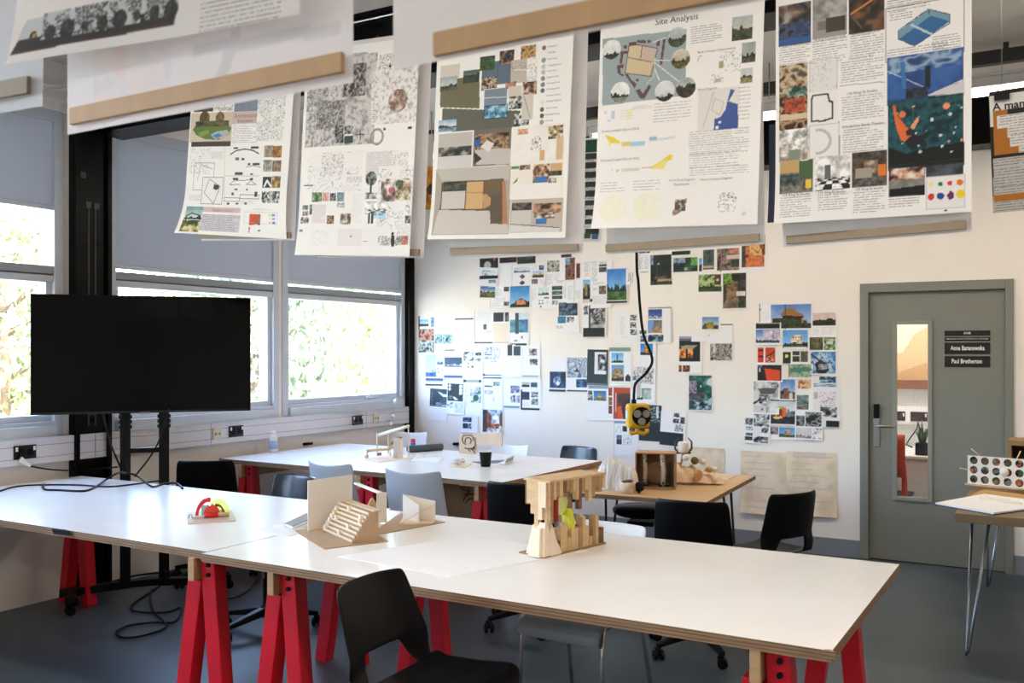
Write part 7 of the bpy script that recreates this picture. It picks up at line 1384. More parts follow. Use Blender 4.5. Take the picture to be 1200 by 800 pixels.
def arch(cx, cy, r0, r1, d, m, name, a0=0.0, a1=PI):
    b = MB(); n = 20; z0_ = TT + 0.007
    for k in range(n):
        A, B = a0 + (a1 - a0) * k / n, a0 + (a1 - a0) * (k + 1) / n
        q = lambda a, r, dd: c0 + ex * (cx + r * math.cos(a)) + ey * (cy + dd) + ez * (r * math.sin(a) * 1.45 + 0.001)
        b.hexa([q(A, r0, -d / 2), q(A, r1, -d / 2), q(A, r1, d / 2), q(A, r0, d / 2)], [q(B, r0, -d / 2), q(B, r1, -d / 2), q(B, r1, d / 2), q(B, r0, d / 2)])
    return b.build(name, m, t, X='world')
arch(-0.005, 0.01, 0.048, 0.062, 0.012, m_racr, 'red_arch', PI * 0.45, PI); arch(0.008, 0.0, 0.002, 0.04, 0.05, m_oacr, 'orange_vault'); arch(0.04, 0.015, 0.0, 0.055, 0.003, m_yacr, 'yellow_disc'); arch(0.03, 0.0, 0.034, 0.04, 0.03, m_dkr, 'dark_rib', 0, PI * 0.6)
def bx(name, x0_, x1_, y0_, y1_, z0_, z1_, m):
    b = MB(); P = lambda x, y, z: c0 + ex * x + ey * y + ez * z
    b.hexa([P(x0_, y0_, z0_), P(x1_, y0_, z0_), P(x1_, y1_, z0_), P(x0_, y1_, z0_)], [P(x0_, y0_, z1_), P(x1_, y0_, z1_), P(x1_, y1_, z1_), P(x0_, y1_, z1_)]); return b.build(name, m, t, X='world')
bx('cyan_panel', -0.04, -0.016, 0.012, 0.015, 0, 0.055, m_cacr); bx('clear_deck', -0.08, -0.03, -0.045, -0.028, 0, 0.012, mat('pale_deck', (206, 200, 186), 0.3)); bx('yellow_block', 0.05, 0.062, 0.0, 0.012, 0, 0.03, mat('lime_acrylic', (226, 230, 120), 0.2))
b = MB(); b.tube([c0 + ex * -0.03 + ey * -0.035 + ez * 0.012, c0 + ex * 0.035 + ey * -0.035 + ez * 0.012], 0.011, 12); b.build('red_tube', m_racr, t, X='world')
b = MB(); b.tube([c0 + ex * 0.035 + ey * -0.033 + ez * 0.011, c0 + ex * 0.085 + ey * -0.03 + ez * 0.011], 0.010, 12); b.build('wooden_tube', m_bass, t, X='world')
b = MB(); b.tube([c0 + ex * -0.1 + ey * -0.03 + ez * 0.002, c0 + ex * -0.095 + ey * -0.03 + ez * 0.02, c0 + ex * -0.085 + ey * -0.035 + ez * 0.02, c0 + ex * -0.083 + ey * -0.035 + ez * 0.002], 0.002, 6); b.build('wire_hook', m_black, t, X='world')

# stair model with its standing card
t = thing('stair_model', 'cardboard model of a flight of terraced steps with a white card standing behind', 'model', onz(400, 625, TT))
quad('base_board', '', '', ((345, 622), (380, 643.5), (455, 634.5), (418, 612)), TT, 0.003, m_card, t, m_cardd)
zb = TT + 0.003
A0 = onz(379, 622, zb); A1 = onz(413, 637, zb)                    # front foot of the lowest step, far end to near end
run = (A1 - A0); rl = run.length; rd = run.normalized()
bd = (onz(443.5, 634, zb) - A1); bl = bd.length; bd = bd.normalized()
NS = 8; hs = 0.125
WD = bl * 0.72
side = [(0.0, 0.0)]
for k in range(NS): side += [(WD * k / NS, hs * (k + 1) / NS), (WD * (k + 1) / NS, hs * (k + 1) / NS)]
side += [(bl, hs), (bl, 0.0)]
def SP(o, d, h): return o + bd * d + ez * h
b = MB(); n = len(side)
vs = [SP(A0 + rd * 0.002, d, h) for d, h in side] + [SP(A1, d, h) for d, h in side]
b.add(vs, [tuple(range(n - 1, -1, -1)), tuple(range(n, 2 * n))] + [(i, (i + 1) % n, n + (i + 1) % n, n + i) for i in range(n)])
b.build('stair_body', m_card, t, X='world')
for k in range(NS):
    d, h = WD * k / NS, hs * (k + 1) / NS
    b = MB(); b.bar(SP(A0 - rd * 0.004, d + 0.004, h - 0.005), SP(A1 - rd * 0.002, d + 0.004, h - 0.005), 0.014, 0.009); b.build('tread', m_balsa, t, X='world')
for d, f in ((0, .06), (1, .06), (2, .06), (3, .06), (4, .06), (5, .06), (0, .55), (2, .7), (3, .22), (5, .88), (6, .42), (4, .93)):
    b = MB(); q = SP(A0 + rd * rl * f, WD * d / NS + 0.004, hs * (d + 1) / NS + 0.008)
    b.bar(q - rd * 0.008, q + rd * 0.008, 0.018, 0.016); b.build('seat_block', m_wcard if d != 4 else m_balsa, t, X='world')
b = MB(); b.bar(SP(A0, bl * 0.95, hs + 0.004), SP(A1 + rd * 0.004, bl * 0.95, hs + 0.004), bl * 0.3, 0.006); b.build('top_landing', m_cardp, t, X='world')
cA, cB = onz(361, 622, zb), onz(413, 612, zb)
Hc = CZ - (411 + 0) * 0 - CZ + 0.0
dA = (cA.x * -sT + cA.y * cT); hA = CZ + (HY - 563) / F * dA - zb
b = MB(); nn = Vector((-(cB - cA).y, (cB - cA).x, 0)).normalized() * 0.004
b.hexa([cA, cB, cB + nn, cA + nn], [cA + ez * hA, cB + ez * hA, cB + nn + ez * hA, cA + nn + ez * hA]); b.build('standing_card', m_wcard, t, X='world')

# white frame and tent model with the little white house, on a brown board
t = thing('pavilion_model', 'brown board with a white open frame, wooden tent and small white house, behind the steps', 'model', onz(470, 618, TT))
quad('base_board', '', '', ((432, 627), (452, 625), (522, 612), (470, 601)), TT, 0.003, m_card, t, m_cardd)
def up(x, y, xt, yt, z=zb):                                           # a point on the board and one straight above it
    p = onz(x, y, z); d = -p.x * sT + p.y * cT
    return p, p + ez * ((HY - yt) / F * d + CZ - z)
p0, p1 = up(447, 612, 447, 577); q0, q1 = up(417, 600, 417, 566)
r0 = (p0 - q0).normalized()
sd = Vector((r0.y, -r0.x, 0))
b = MB(); w = 0.05
b.hexa([p0 - sd * w / 2, p0 + sd * w / 2, p0 + sd * w / 2 + r0 * 0.006, p0 - sd * w / 2 + r0 * 0.006], [v + (p1 - p0) for v in (p0 - sd * w / 2, p0 + sd * w / 2, p0 + sd * w / 2 + r0 * 0.006, p0 - sd * w / 2 + r0 * 0.006)]); b.build('frame_end', m_wcard, t, X='world')
b = MB(); b.bar(q1, p1 - ez * 0.004, 0.02, 0.008); b.build('frame_rail', m_wcard, t, X='world')
b = MB(); b.bar(q0 + ez * 0.05, p0 + ez * 0.05, 0.012, 0.006); b.build('frame_rail', m_balsa, t, X='world')
tc0 = onz(436, 606, zb)
for k in range(7):
    a = k * 2 * PI / 7
    b = MB(); b.bar(tc0 + Vector((0.05 * math.cos(a), 0.05 * math.sin(a), 0)), tc0 + Vector((0.004 * math.cos(a), 0.004 * math.sin(a), 0.085)), 0.004, 0.012); b.build('tent_pole', m_bass, t, X='world')
b = MB(); b.ball(tc0 + ez * 0.088, 0.007, 8); b.build('tent_cap', m_bass, t, X='world')
for (fa, fb, ht) in (((471, 609), (509.5, 609), 0.125),):
    p, pt = up(472, 608, 472, 579); q, qt = up(510, 610.5, 510, 587)
    b = MB(); n_ = Vector((-(q - p).y, (q - p).x, 0)).normalized() * 0.003
    b.hexa([p, q, q + n_, p + n_], [pt, qt, qt + n_, pt + n_]); b.build('house_wall', m_wcard, t, X='world')
    r, rt = up(491, 613, 491, 592)
    b = MB(); b.hexa([p, r, r + n_, p + n_], [pt, rt, rt + n_, pt + n_]); b.build('house_wall', m_wcard, t, X='world')
    b = MB(); b.prism([(v.x, v.y) for v in (onz(468, 614, zb), onz(506, 614, zb), onz(511, 610, zb), onz(472, 607, zb))], zb, zb + 0.004); b.build('house_floor', m_balsa, t, X='world')
    for A, B in ((onz(466, 615, zb + 0.006), qt - ez * 0.01), (onz(466, 615, zb + 0.004), onz(506, 613, zb + 0.006))):
        b = MB(); b.bar(A, B, 0.003, 0.003); b.build('house_stick', m_balsa, t, X='world')

# wooden block tower
t = thing('block_tower_model', 'open wooden block tower model with lime tissue inside, on the long near board', 'model', onz(672, 645, TT))
a0, a1 = onz(645, 653, TT), onz(710, 637, TT)
e1 = (a1 - a0).normalized(); Lb = (a1 - a0).length; e2 = Vector((-e1.y, e1.x, 0)); DB = 0.14
P3 = lambda x, y, z: a0 + e1 * x + e2 * y + ez * z
b = MB(); b.hexa([P3(-0.03, 0, 0), P3(Lb, 0, 0), P3(Lb, DB, 0), P3(-0.03, DB, 0)], [P3(-0.03, 0, 0.007), P3(Lb, 0, 0.007), P3(Lb, DB, 0.007), P3(-0.03, DB, 0.007)]); b.build('base_plate', m_cardd, t, X='world')
zt_ = 0.292
b = MB(); b.hexa([P3(-0.004, 0, zt_), P3(Lb, 0, zt_), P3(Lb, DB, zt_), P3(-0.004, DB, zt_)], [P3(-0.004, 0, zt_ + 0.008), P3(Lb, 0, zt_ + 0.008), P3(Lb, DB, zt_ + 0.008), P3(-0.004, DB, zt_ + 0.008)]); b.build('roof_plate', m_bass, t, X='world')
m_w = [m_bass, mat('mid_wood_block', (170, 132, 90), 0.6, var=0.1, scale=18, stretch=(1, 1, 4)), mat('dark_wood_block', (120, 86, 58), 0.6, var=0.1, scale=18, stretch=(1, 1, 4)), m_balsa]
rnd = random.Random(9)
def stick(x, y, za, zb_, w, m, dw=None):
    b = MB(); d = dw or w
    b.hexa([P3(x - w / 2, y - d / 2, za), P3(x + w / 2, y - d / 2, za), P3(x + w / 2, y + d / 2, za), P3(x - w / 2, y + d / 2, za)], [P3(x - w / 2, y - d / 2, zb_), P3(x + w / 2, y - d / 2, zb_), P3(x + w / 2, y + d / 2, zb_), P3(x - w / 2, y + d / 2, zb_)])
    b.build('stick', m, t, X='world')
x = 0.012; hang = [0.05, 0.07, 0.055, 0.065, 0.05, 0.045, 0.055, 0.05, 0.085, 0.125, 0.06, 0.05, 0.10, 0.085]
k = 0
while x < Lb:
    w = 0.016 + 0.006 * rnd.random()
    hh = hang[k % len(hang)] if x > 0.02 else 0.16
    stick(x, 0.012, zt_ - hh, zt_, w, m_w[rnd.choice((0, 0, 1, 1, 2))], 0.02)
    if k % 3 == 0: stick(x, DB - 0.015, zt_ - hh * 0.6, zt_, w, m_w[rnd.choice((1, 2))], 0.02)
    x += w + 0.0015; k += 1
for y, hh in ((0.03, 0.10), (0.05, 0.15), (0.07, 0.18), (0.09, 0.13), (0.11, 0.09)): stick(0.004, y, zt_ - hh, zt_, 0.018, m_w[3 if y < 0.06 else 0], 0.02)
for x, y, za, zb_, w, mi in ((0.02, 0.03, 0.05, 0.292, 0.02, 3), (0.045, 0.05, 0.1, 0.292, 0.02, 1), (0.175, 0.06, 0.06, 0.292, 0.03, 1), (0.18, 0.09, 0.03, 0.292, 0.025, 2), (Lb - 0.012, 0.02, 0, 0.07, 0.02, 2)): stick(x, y, za, zb_, w, m_w[mi])
x = 0.062; st_h = [0.05, 0.125, 0.14, 0.075, 0.10, 0.09, 0.11, 0.13, 0.085]; k = 0
while x < Lb - 0.01:
    w = 0.018 + 0.006 * rnd.random()
    stick(x, 0.02, 0.007, st_h[k % len(st_h)] * (0.8 + 0.3 * rnd.random()), w, m_w[rnd.choice((0, 0, 1, 2))], 0.022)
    stick(x, 0.05, 0.007, st_h[(k + 3) % len(st_h)] * (0.7 + 0.3 * rnd.random()), w, m_w[rnd.choice((0, 1, 2))], 0.022)
    stick(x, 0.1, 0.007, st_h[(k + 5) % len(st_h)] * 0.7, w, m_w[rnd.choice((0, 1, 2))], 0.022)
    x += w + 0.002; k += 1
m_tis = mat('lime_tissue', (206, 206, 60), 0.5)
m_tis2 = mat('pale_lime_tissue', (214, 220, 130), 0.5)
b = MB()
def crumple(c, s, seed, b, n=2):
    r = random.Random(seed)
    me = bmesh.new(); bmesh.ops.create_icosphere(me, subdivisions=n, radius=1)
    vs = []
    for v in me.verts:
        d = v.co * (0.7 + 0.45 * r.random()); vs.append(c + e1 * d.x * s[0] + e2 * d.y * s[1] + ez * d.z * s[2])
    b.add(vs, [tuple(v.index for v in f.verts) for f in me.faces]); me.free()
crumple(P3(0.115, 0.05, 0.195), (0.042, 0.03, 0.05), 3, b); b.build('tissue', m_tis2, t, X='world')
b = MB(); crumple(P3(0.155, 0.035, 0.115), (0.03, 0.03, 0.06), 5, b); b.build('tissue', m_tis, t, X='world')
b = MB(); crumple(P3(0.09, 0.09, 0.245), (0.035, 0.02, 0.02), 8, b); b.build('black_fabric', m_black, t, X='world')
b = MB(); b.tube([P3(0.07, 0.035, 0.13), P3(0.07, 0.035, 0.285)], 0.014, 10); b.build('red_tube', mat('dark_red_paint', (150, 20, 26), 0.4), t, X='world')
m_plast = mat('cream_plaster', (232, 214, 190), 0.7, var=0.03, scale=20)
b = MB()
for x, y, hh, w, ln in ((0.0, 0.03, 0.135, 0.05, 0.02), (0.03, 0.025, 0.13, 0.035, 0.03), (-0.022, 0.04, 0.11, 0.045, -0.02), (0.048, 0.03, 0.085, 0.03, 0.02), (0.01, 0.075, 0.12, 0.05, 0.01)):
    lo = [P3(x - w / 2 - 0.012, y - 0.03, 0.006), P3(x + w / 2 + 0.01, y - 0.03, 0.006), P3(x + w / 2 + 0.006, y + 0.03, 0.006), P3(x - w / 2 - 0.012, y + 0.03, 0.006)]
    hi = [P3(x - w / 4, y - 0.014, hh), P3(x + w / 4 - ln * 0.3, y - 0.014, hh - ln * 0.6), P3(x + w / 4 - ln * 0.3, y + 0.016, hh - ln * 0.6), P3(x - w / 4, y + 0.016, hh)]
    b.hexa(lo, hi)
b.build('plaster_rock', m_plast, t, X='world')

# ------------------------------------------------------------------ far white board
FT = TT
def at(x, y, z=FT): return onz(x, y, z)
p = at(320.5, 530); t = thing('spray_bottle', 'small white spray bottle with a blue label at the back of the far board', 'bottle', p)
b = MB(); b.lathe([(0.03, 0), (0.033, 0.004), (0.033, 0.12), (0.026, 0.135), (0.015, 0.142)], 18); b.build('body', m_white, t)
b = MB(); b.lathe([(0.0335, 0.03), (0.0335, 0.095)], 18); b.build('label_band', mat('pale_blue_label', (170, 190, 220), 0.5), t)
b = MB(); b.lathe([(0.016, 0.142), (0.018, 0.146), (0.018, 0.165), (0.012, 0.172)], 14); b.build('cap', m_white, t)
b = MB(); b.tube([at(355, 522) + ez * 0.012, at(366, 521) + ez * 0.012], 0.012, 8); tag(b.build('marker_pen', m_black), 'black marker pen lying at the back of the far board by the spray bottle', 'pen')

t = thing('ball_run_model', 'white and wooden marble run model at the back of the far board', 'model', at(455, 535))
quad('base_board', '', '', ((424, 538), (444, 542), (484, 536), (462, 531)), FT, 0.004, m_balsa, t)
def px_up(x, y, h): p = at(x, y); return p + ez * h
def hgt(px_y, p): d = -p.x * sT + p.y * cT; return (HY - px_y) / F * d + CZ - FT
g0, g1, g2 = at(430, 537), at(458, 538), at(478, 535.5)
p = at(464, 537); q = at(472, 536.5)
for xa, xb, yt in ((461, 467, 513), (469, 472, 514)):
    A, B = at(xa, 537), at(xb, 536.7); b = MB(); b.hexa([A, B, B + Vector((0, 0.004, 0)), A + Vector((0, 0.004, 0))], [v + ez * hgt(yt, A) for v in (A, B, B + Vector((0, 0.004, 0)), A + Vector((0, 0.004, 0)))]); b.build('white_panel', m_wcard, t, X='world')
for x, y, yt in ((478.7, 536, 499), (468.3, 537, 513), (457.3, 534, 526), (430, 537.5, 527), (442, 533, 507), (455, 532, 505)):
    A = at(x, y); b = MB(); b.tube([A, A + ez * hgt(yt, A)], 0.005, 6); b.build('post', m_balsa, t, X='world')
def track(pxs, m, name):
    pts = []
    for x, y, gx, gy in pxs:
        A = at(gx, gy); pts.append(A + ez * hgt(y, A))
    b = MB(); b.tube(pts, 0.012, 8); b.build(name, m, t, X='world')
track(((480, 499, 479, 536), (465, 503, 466, 535), (450, 507, 452, 533), (443, 510, 444, 533), (448, 509, 446, 532)), m_wcard, 'upper_track')
track(((430, 528, 430, 537), (442, 527, 442, 536), (455, 526, 455, 535), (461, 523, 461, 535)), m_balsa, 'lower_track')
for xa, ya, xb, yb, gx, gy in ((462, 513, 468, 513, 465, 536), (456, 520, 461, 515, 459, 535), (440, 532, 445, 531.5, 442, 537)):
    A = at(gx, gy); d = at(gx + (xb - xa), gy) - A
    b = MB(); b.bar(A + ez * hgt(ya, A), A + d + ez * hgt(yb, A), 0.03, 0.02); b.build('wooden_block', m_cardd, t, X='world')
b = MB(); b.ball(at(429.5, 537) + ez * 0.016, 0.016, 12); b.build('wooden_ball', m_bass, t, X='world')
b = MB(); b.bar(at(430, 535) + ez * 0.05, at(440, 534) + ez * 0.05, 0.02, 0.012); b.build('wooden_block', m_bass, t, X='world')
# string of white balls at the window corner
bp_ = [ony(458.5, 497, 7.2), ony(461, 488, 7.2), ony(463.5, 470, 7.2)]
t = thing('ball_pendant', 'string of white balls hanging in front of the window corner', 'mobile', bp_[0])
for q in bp_:
    b = MB(); b.ball(q, 0.021, 14); b.build('ball', m_white, t, X='world')
b = MB(); b.tube([bp_[0], bp_[1], bp_[2], (bp_[2].x, 7.2, 2.16), (WX + 0.02, 7.2, 2.17)], 0.0015, 5); b.build('thread', m_white, t, X='world')
rp = [at(478, 530) + ez * 0.028, at(518, 527.5) + ez * 0.028]
b = MB(); b.tube(rp, 0.028, 16); tag(b.build('dark_paper_roll', mat('dark_grey_roll', (70, 78, 86), 0.5)), 'dark grey paper roll lying near the back of the far board', 'roll')
t = thing('small_jar', 'tiny jar with red and blue contents at the foot of the corner column', 'jar', at(484, 525))
b = MB(); b.lathe([(0.02, 0), (0.022, 0.04), (0.018, 0.05)], 12); b.build('body', mat('blue_jar', (60, 90, 150), 0.3), t)
b = MB(); b.lathe([(0.018, 0.05), (0.02, 0.052), (0.02, 0.075), (0.01, 0.08)], 12); b.build('lid', m_red, t)
quad('folded_paper', 'white folded paper lying in front of the dark roll', 'paper', ((481, 541), (513, 542.5), (519, 536), (486, 536)), FT, 0.004, m_paper)
P_ = [at(485, 538) + ez * 0.005, at(498, 537) + ez * 0.005, at(489, 536) + ez * 0.03]
b = MB(); b.add([P_[0], P_[1], P_[2], P_[0] + ez * 0.001, P_[1] + ez * 0.001, P_[2] + ez * 0.001], [(0, 1, 2), (5, 4, 3), (0, 3, 4, 1), (1, 4, 5, 2), (2, 5, 3, 0)]); tag(b.build('paper_flap', m_paper), 'upturned paper corner on the folded paper before the dark roll', 'paper')
t = thing('straw_tangle_model', 'small tangle of pink and white sticks on a card beside the black cup', 'model', at(536, 545))
quad('base_card', '', '', ((527, 547), (545, 548.5), (553, 543.5), (535, 542.5)), FT, 0.003, m_balsa, t)
rnd = random.Random(5); c_ = at(536, 545.3)
for k in range(26):
    d = lambda: Vector((rnd.uniform(-0.05, 0.05), rnd.uniform(-0.03, 0.03), rnd.uniform(0.005, 0.055)))
    b = MB(); b.tube([c_ + d(), c_ + d()], 0.0028, 5); b.build('straw', m_wcard if k % 3 else mat('pink_straw', (216, 160, 150), 0.5), t, X='world')
p = at(569, 546.5); t = thing('paper_cup', 'black paper cup with a white rim on the far board', 'cup', p)
b = MB(); b.lathe([(0.032, 0.0), (0.034, 0.002), (0.0445, 0.102), (0.0445, 0.104)], 24); b.build('sleeve', m_black, t)
b = MB(); b.lathe([(0.0435, 0.104), (0.0455, 0.106), (0.0455, 0.111), (0.0435, 0.113), (0.041, 0.108), (0.038, 0.07)], 24); b.build('rim', m_white, t)
quad('black_card', 'thin dark card lying flat behind the cup', 'card', ((553, 541), (562, 543.5), (600, 541.5), (590, 539)), FT, 0.003, mat('slate_card', (90, 100, 120), 0.5))
t = thing('folded_brochure', 'white folded brochure with a raised flap right of the cup', 'paper', at(592, 541))
quad('sheet', '', '', ((583, 543), (592, 544), (602, 540), (592, 539.5)), FT + 0.004, 0.002, m_paper, t)
A, B = at(592, 543.5) + ez * 0.006, at(601, 540) + ez * 0.006
b = MB(); b.hexa([A, B, B + ez * 0.002, A + ez * 0.002], [A + Vector((0.01, 0.0, 0.03)), B + Vector((0.01, 0, 0.03)), B + Vector((0.01, 0, 0.032)), A + Vector((0.01, 0, 0.032))]); b.build('flap', mat('grey_flap', (150, 160, 176), 0.5), t, X='world')
# carved plywood board standing at the back
t = thing('carved_board', 'L shaped plywood board with carved swirling grooves standing behind the cup', 'artwork', at(560, 531))
Yc = 6.28
def L2(x, y): return ony(x, y, Yc)
poly_ = [L2(x, y) for x, y in ((538, 509), (588, 507.5), (588, 523.5), (557.5, 521.5), (557.5, 532.5), (538, 531.5))]
zlow = FT - min(v.z for v in poly_)
b = MB(); n = len(poly_)
vs = [(v.x, Yc, v.z + zlow) for v in poly_] + [(v.x, Yc + 0.012, v.z + zlow) for v in poly_]
b.add(vs, [tuple(range(n)), tuple(range(2 * n - 1, n - 1, -1))] + [(i, n + i, n + (i + 1) % n, (i + 1) % n) for i in range(n)])
b.build('board', mat('pale_ply_face', (216, 190, 160), 0.55, var=0.05, scale=10), t, X='world')
m_groove = mat('burnt_groove', (96, 64, 46), 0.8)
def groove(pxs, par, Yg, r=0.004):
    b = MB(); b.tube([Vector((ony(x, y, Yg).x, Yg, ony(x, y, Yg).z + (zlow if par is t else 0))) for x, y in pxs], r, 5); b.build('groove', m_groove, par, X='world')
def arcpts(cx, cy, r, a0, a1, n=14, k=1.0): return [(cx + r * math.cos(a0 + (a1 - a0) * i / n), cy + k * r * math.sin(a0 + (a1 - a0) * i / n)) for i in range(n + 1)]
for cx, cy, r, a0, a1 in ((548, 515, 6.5, PI * 0.6, PI * 2.1), (548.5, 517, 3.6, PI * 0.8, PI * 2.3), (549, 518, 8.6, -0.6, 1.4), (543, 534, 9, -1.4, -0.5), (548, 534, 8.5, -1.5, -0.3), (553, 533, 7, -1.9, -0.4), (556, 530, 5, -2.6, -1.2)):
    groove([(x, y) for x, y in arcpts(cx, cy, r, a0, a1) if 538.5 < x < 557 and 509.5 < y < 531.5] or [(540, 512), (545, 511)], t, Yc - 0.002)
b = MB(); q = ony(535, 520, D - 0.02); b.b(q.x - 0.03, D - 0.04, q.z - 0.012, q.x + 0.02, D, q.z + 0.012); tag(b.build('wall_hook_block', m_black), 'small black block on the wall left of the carved board', 'hook')
# second carved board stored under the far table
t = thing('carved_plywood', 'carved plywood panel leaning under the far board left of the red trestle', 'artwork', ony(543, 590, 5.6) * 1.0)
Yp = 5.5
pa, pb = ony(532, 568, Yp), ony(553, 588, Yp)
WM[t.name] = Matrix.Translation(Vector((pa.x, Yp, 0))); t.location = (pa.x, Yp, 0)
b = MB(); b.b(pa.x - 0.12, Yp, 0, pb.x + 0.06, Yp + 0.012, pa.z + 0.0); b.build('panel', mat('brown_ply_face', (150, 112, 70), 0.55, var=0.06, scale=10), t, X='world')
for cx, cy, r, a0, a1 in ((548, 566, 9, PI * 0.35, PI * 0.95), (548, 566, 6, PI * 0.35, PI * 0.95), (552, 588, 9, PI * 1.05, PI * 1.6), (552, 590, 6, PI * 1.05, PI * 1.6), (545, 575, 4, 0.2, 1.8)):
    b = MB(); b.tube([Vector((ony(x, y, Yp - 0.003).x, Yp - 0.002, ony(x, y, Yp).z)) for x, y in arcpts(cx, cy, r, a0, a1) if ony(x, y, Yp).z < pa.z - 0.005], 0.005, 5); b.build('groove', m_groove, t, X='world')
pa, pb = ony(449, 577, 5.7), ony(466, 597, 5.7)
b = MB(); b.b(pa.x, 5.7, 0, pb.x, 5.712, pa.z); tag(b.build('chipboard_sheet', mat('brown_chipboard', (140, 92, 52), 0.7, var=0.25, scale=40)), 'brown chipboard panel standing under the far board behind the small white house', 'panel')

# ------------------------------------------------------------------ oak table
t = thing('draped_model', 'white draped fabric model in soft folds at the back of the oak table', 'model', onz(722, 574, OT))
ca, cb = onz(698, 573, OT), onz(737, 576, OT)
ed = (cb - ca).normalized(); en = Vector((-ed.y, ed.x, 0)); Ld = (cb - ca).length
b = MB()
def lump(c, sx, sy, h, seed):
    me = bmesh.new(); bmesh.ops.create_icosphere(me, subdivisions=4, radius=1)
    r = random.Random(seed); ph = [r.random() * 6 for _ in range(4)]
    vs = []
    for v in me.verts:
        d = v.co; a = math.atan2(d.y, d.x)
        k = 1 + 0.10 * math.sin(6 * a + ph[0] + 2 * d.z) + 0.06 * math.sin(11 * a + ph[1] - 3 * d.z) + 0.05 * math.sin(4 * d.z + ph[2])
        z = max(0.0, d.z * h * (1 + 0.06 * math.sin(5 * a + ph[3]))) if d.z > -0.2 else 0.0
        w = 1.0 if d.z > 0 else 1.0 + 0.1 * -d.z
        vs.append(c + ed * d.x * sx * k * w + en * d.y * sy * k * w + ez * (0.006 + z))
    b.add(vs, [tuple(v.index for v in f.verts) for f in me.faces], 0, True); me.free()
for k, (f, dy, sx, sy, h) in enumerate(((0.10, 0.08, 0.045, 0.07, 0.15), (0.27, 0.09, 0.045, 0.08, 0.185), (0.42, 0.06, 0.045, 0.07, 0.165), (0.56, 0.09, 0.045, 0.08, 0.175), (0.70, 0.06, 0.04, 0.07, 0.15), (0.84, 0.08, 0.045, 0.07, 0.14), (0.97, 0.07, 0.035, 0.06, 0.13), (0.2, 0.04, 0.035, 0.04, 0.12), (0.62, 0.03, 0.035, 0.035, 0.11))):
    lump(ca + ed * Ld * f + en * dy, sx, sy, h, k)
b.build('fabric', mat('white_fabric', (236, 228, 222), 0.8, bump=0.1, scale=60), t, X='world')
b = MB(); b.bar(ca + ed * 0.0 + en * 0.06 + ez * 0.003, cb + en * 0.06 + ez * 0.003, 0.14, 0.006); b.build('base_board', m_wcard, t, X='world')
# box with birch trunks
fa_ = onz(744.5, 572, OT); fb_ = fa_ + Vector((math.cos(0.30), math.sin(0.30), 0)) * 0.245
ed = (fb_ - fa_).normalized(); en = Vector((-ed.y, ed.x, 0)); Lx = (fb_ - fa_).length
hb_ = hgt(532.5, fb_) + (FT - OT)
t = thing('diorama_box', 'open brown cardboard box with birch trunks and a fern inside, on the oak table', 'model', fa_)
PB = lambda x, y, z: fa_ + ed * x + en * y + ez * z
def slab(name, x0_, x1_, y0_, y1_, z0_, z1_, m):
    b = MB(); b.hexa([PB(x0_, y0_, z0_), PB(x1_, y0_, z0_), PB(x1_, y1_, z0_), PB(x0_, y1_, z0_)], [PB(x0_, y0_, z1_), PB(x1_, y0_, z1_), PB(x1_, y1_, z1_), PB(x0_, y1_, z1_)]); b.build(name, m, t, X='world')
dp = 0.16; e_ = 0.008
slab('side_panel', 0, e_, 0, dp, 0, hb_, m_cardd); slab('side_panel', Lx - e_, Lx, 0, dp, 0, hb_, m_cardd); slab('back_panel', e_, Lx - e_, dp - e_, dp, 0, hb_, m_cardd); slab('bottom_panel', e_, Lx - e_, -0.02, dp - e_, 0, 0.012, m_card); slab('top_panel', 0, Lx, 0, dp, hb_, hb_ + e_, mat('tan_board', (186, 140, 104), 0.6))
m_birch = mat('birch_bark', (214, 202, 184), 0.7, var=0.12, scale=30, stretch=(1, 1, 0.3))
for x, y, r in ((Lx * 0.22, 0.05, 0.014), (Lx * 0.68, 0.04, 0.016)):
    b = MB(); b.tube([PB(x, y, 0.012), PB(x + 0.004, y, hb_ * 0.5), PB(x - 0.002, y, hb_)], [r * 1.05, r, r * 0.95], 12); b.build('birch_trunk', m_birch, t, X='world')
    b = MB(); rr = random.Random(int(x * 1e4))
    for k in range(6):
        a = rr.uniform(-2.6, -0.5); zz = hb_ * rr.uniform(0.1, 0.95); c_ = PB(x + math.cos(a) * r, y + math.sin(a) * r, zz); b.box(c_, (0.008, 0.006, 0.006))
    b.build('bark_mark', m_black, t, X='world')
b = MB(); b.tube([PB(Lx * 0.5, 0.12, 0.085), PB(Lx * 0.5, 0.128, 0.085)], 0.068, 26); b.build('wood_slice', mat('wood_slice', (176, 140, 104), 0.6, var=0.12, scale=30), t, X='world')
m_fern = mat('dark_fern', (44, 46, 44), 0.7)
b = MB()
for k in range(9):
    zz = 0.03 + k * 0.014; ww = 0.04 * (1 - k / 11)
    for s in (-1, 1): b.bar(PB(Lx * 0.85, 0.06, zz), PB(Lx * 0.85 + s * ww, 0.055, zz + 0.012), 0.005, 0.002)
b.bar(PB(Lx * 0.85, 0.06, 0.012), PB(Lx * 0.85, 0.06, 0.16), 0.004, 0.004); b.build('fern', m_fern, t, X='world')
b = MB()
for s in (-1, 1): b.bar(PB(Lx * 0.82, 0.1, 0.1), PB(Lx * 0.82 + s * 0.045, 0.08, 0.155), 0.012, 0.003)
b.build('dry_leaf', mat('dry_leaf', (120, 110, 100), 0.7), t, X='world')
for x in (0.2, 0.7):
    b = MB(); rr = random.Random(3)
    for k in range(24): b.box(PB(Lx * x + rr.uniform(-0.03, 0.03), 0.05 + rr.uniform(-0.03, 0.02), 0.016), (0.008, 0.008, 0.012))
    b.build('moss', mat('dark_moss', (40, 50, 32), 0.9), t, X='world')
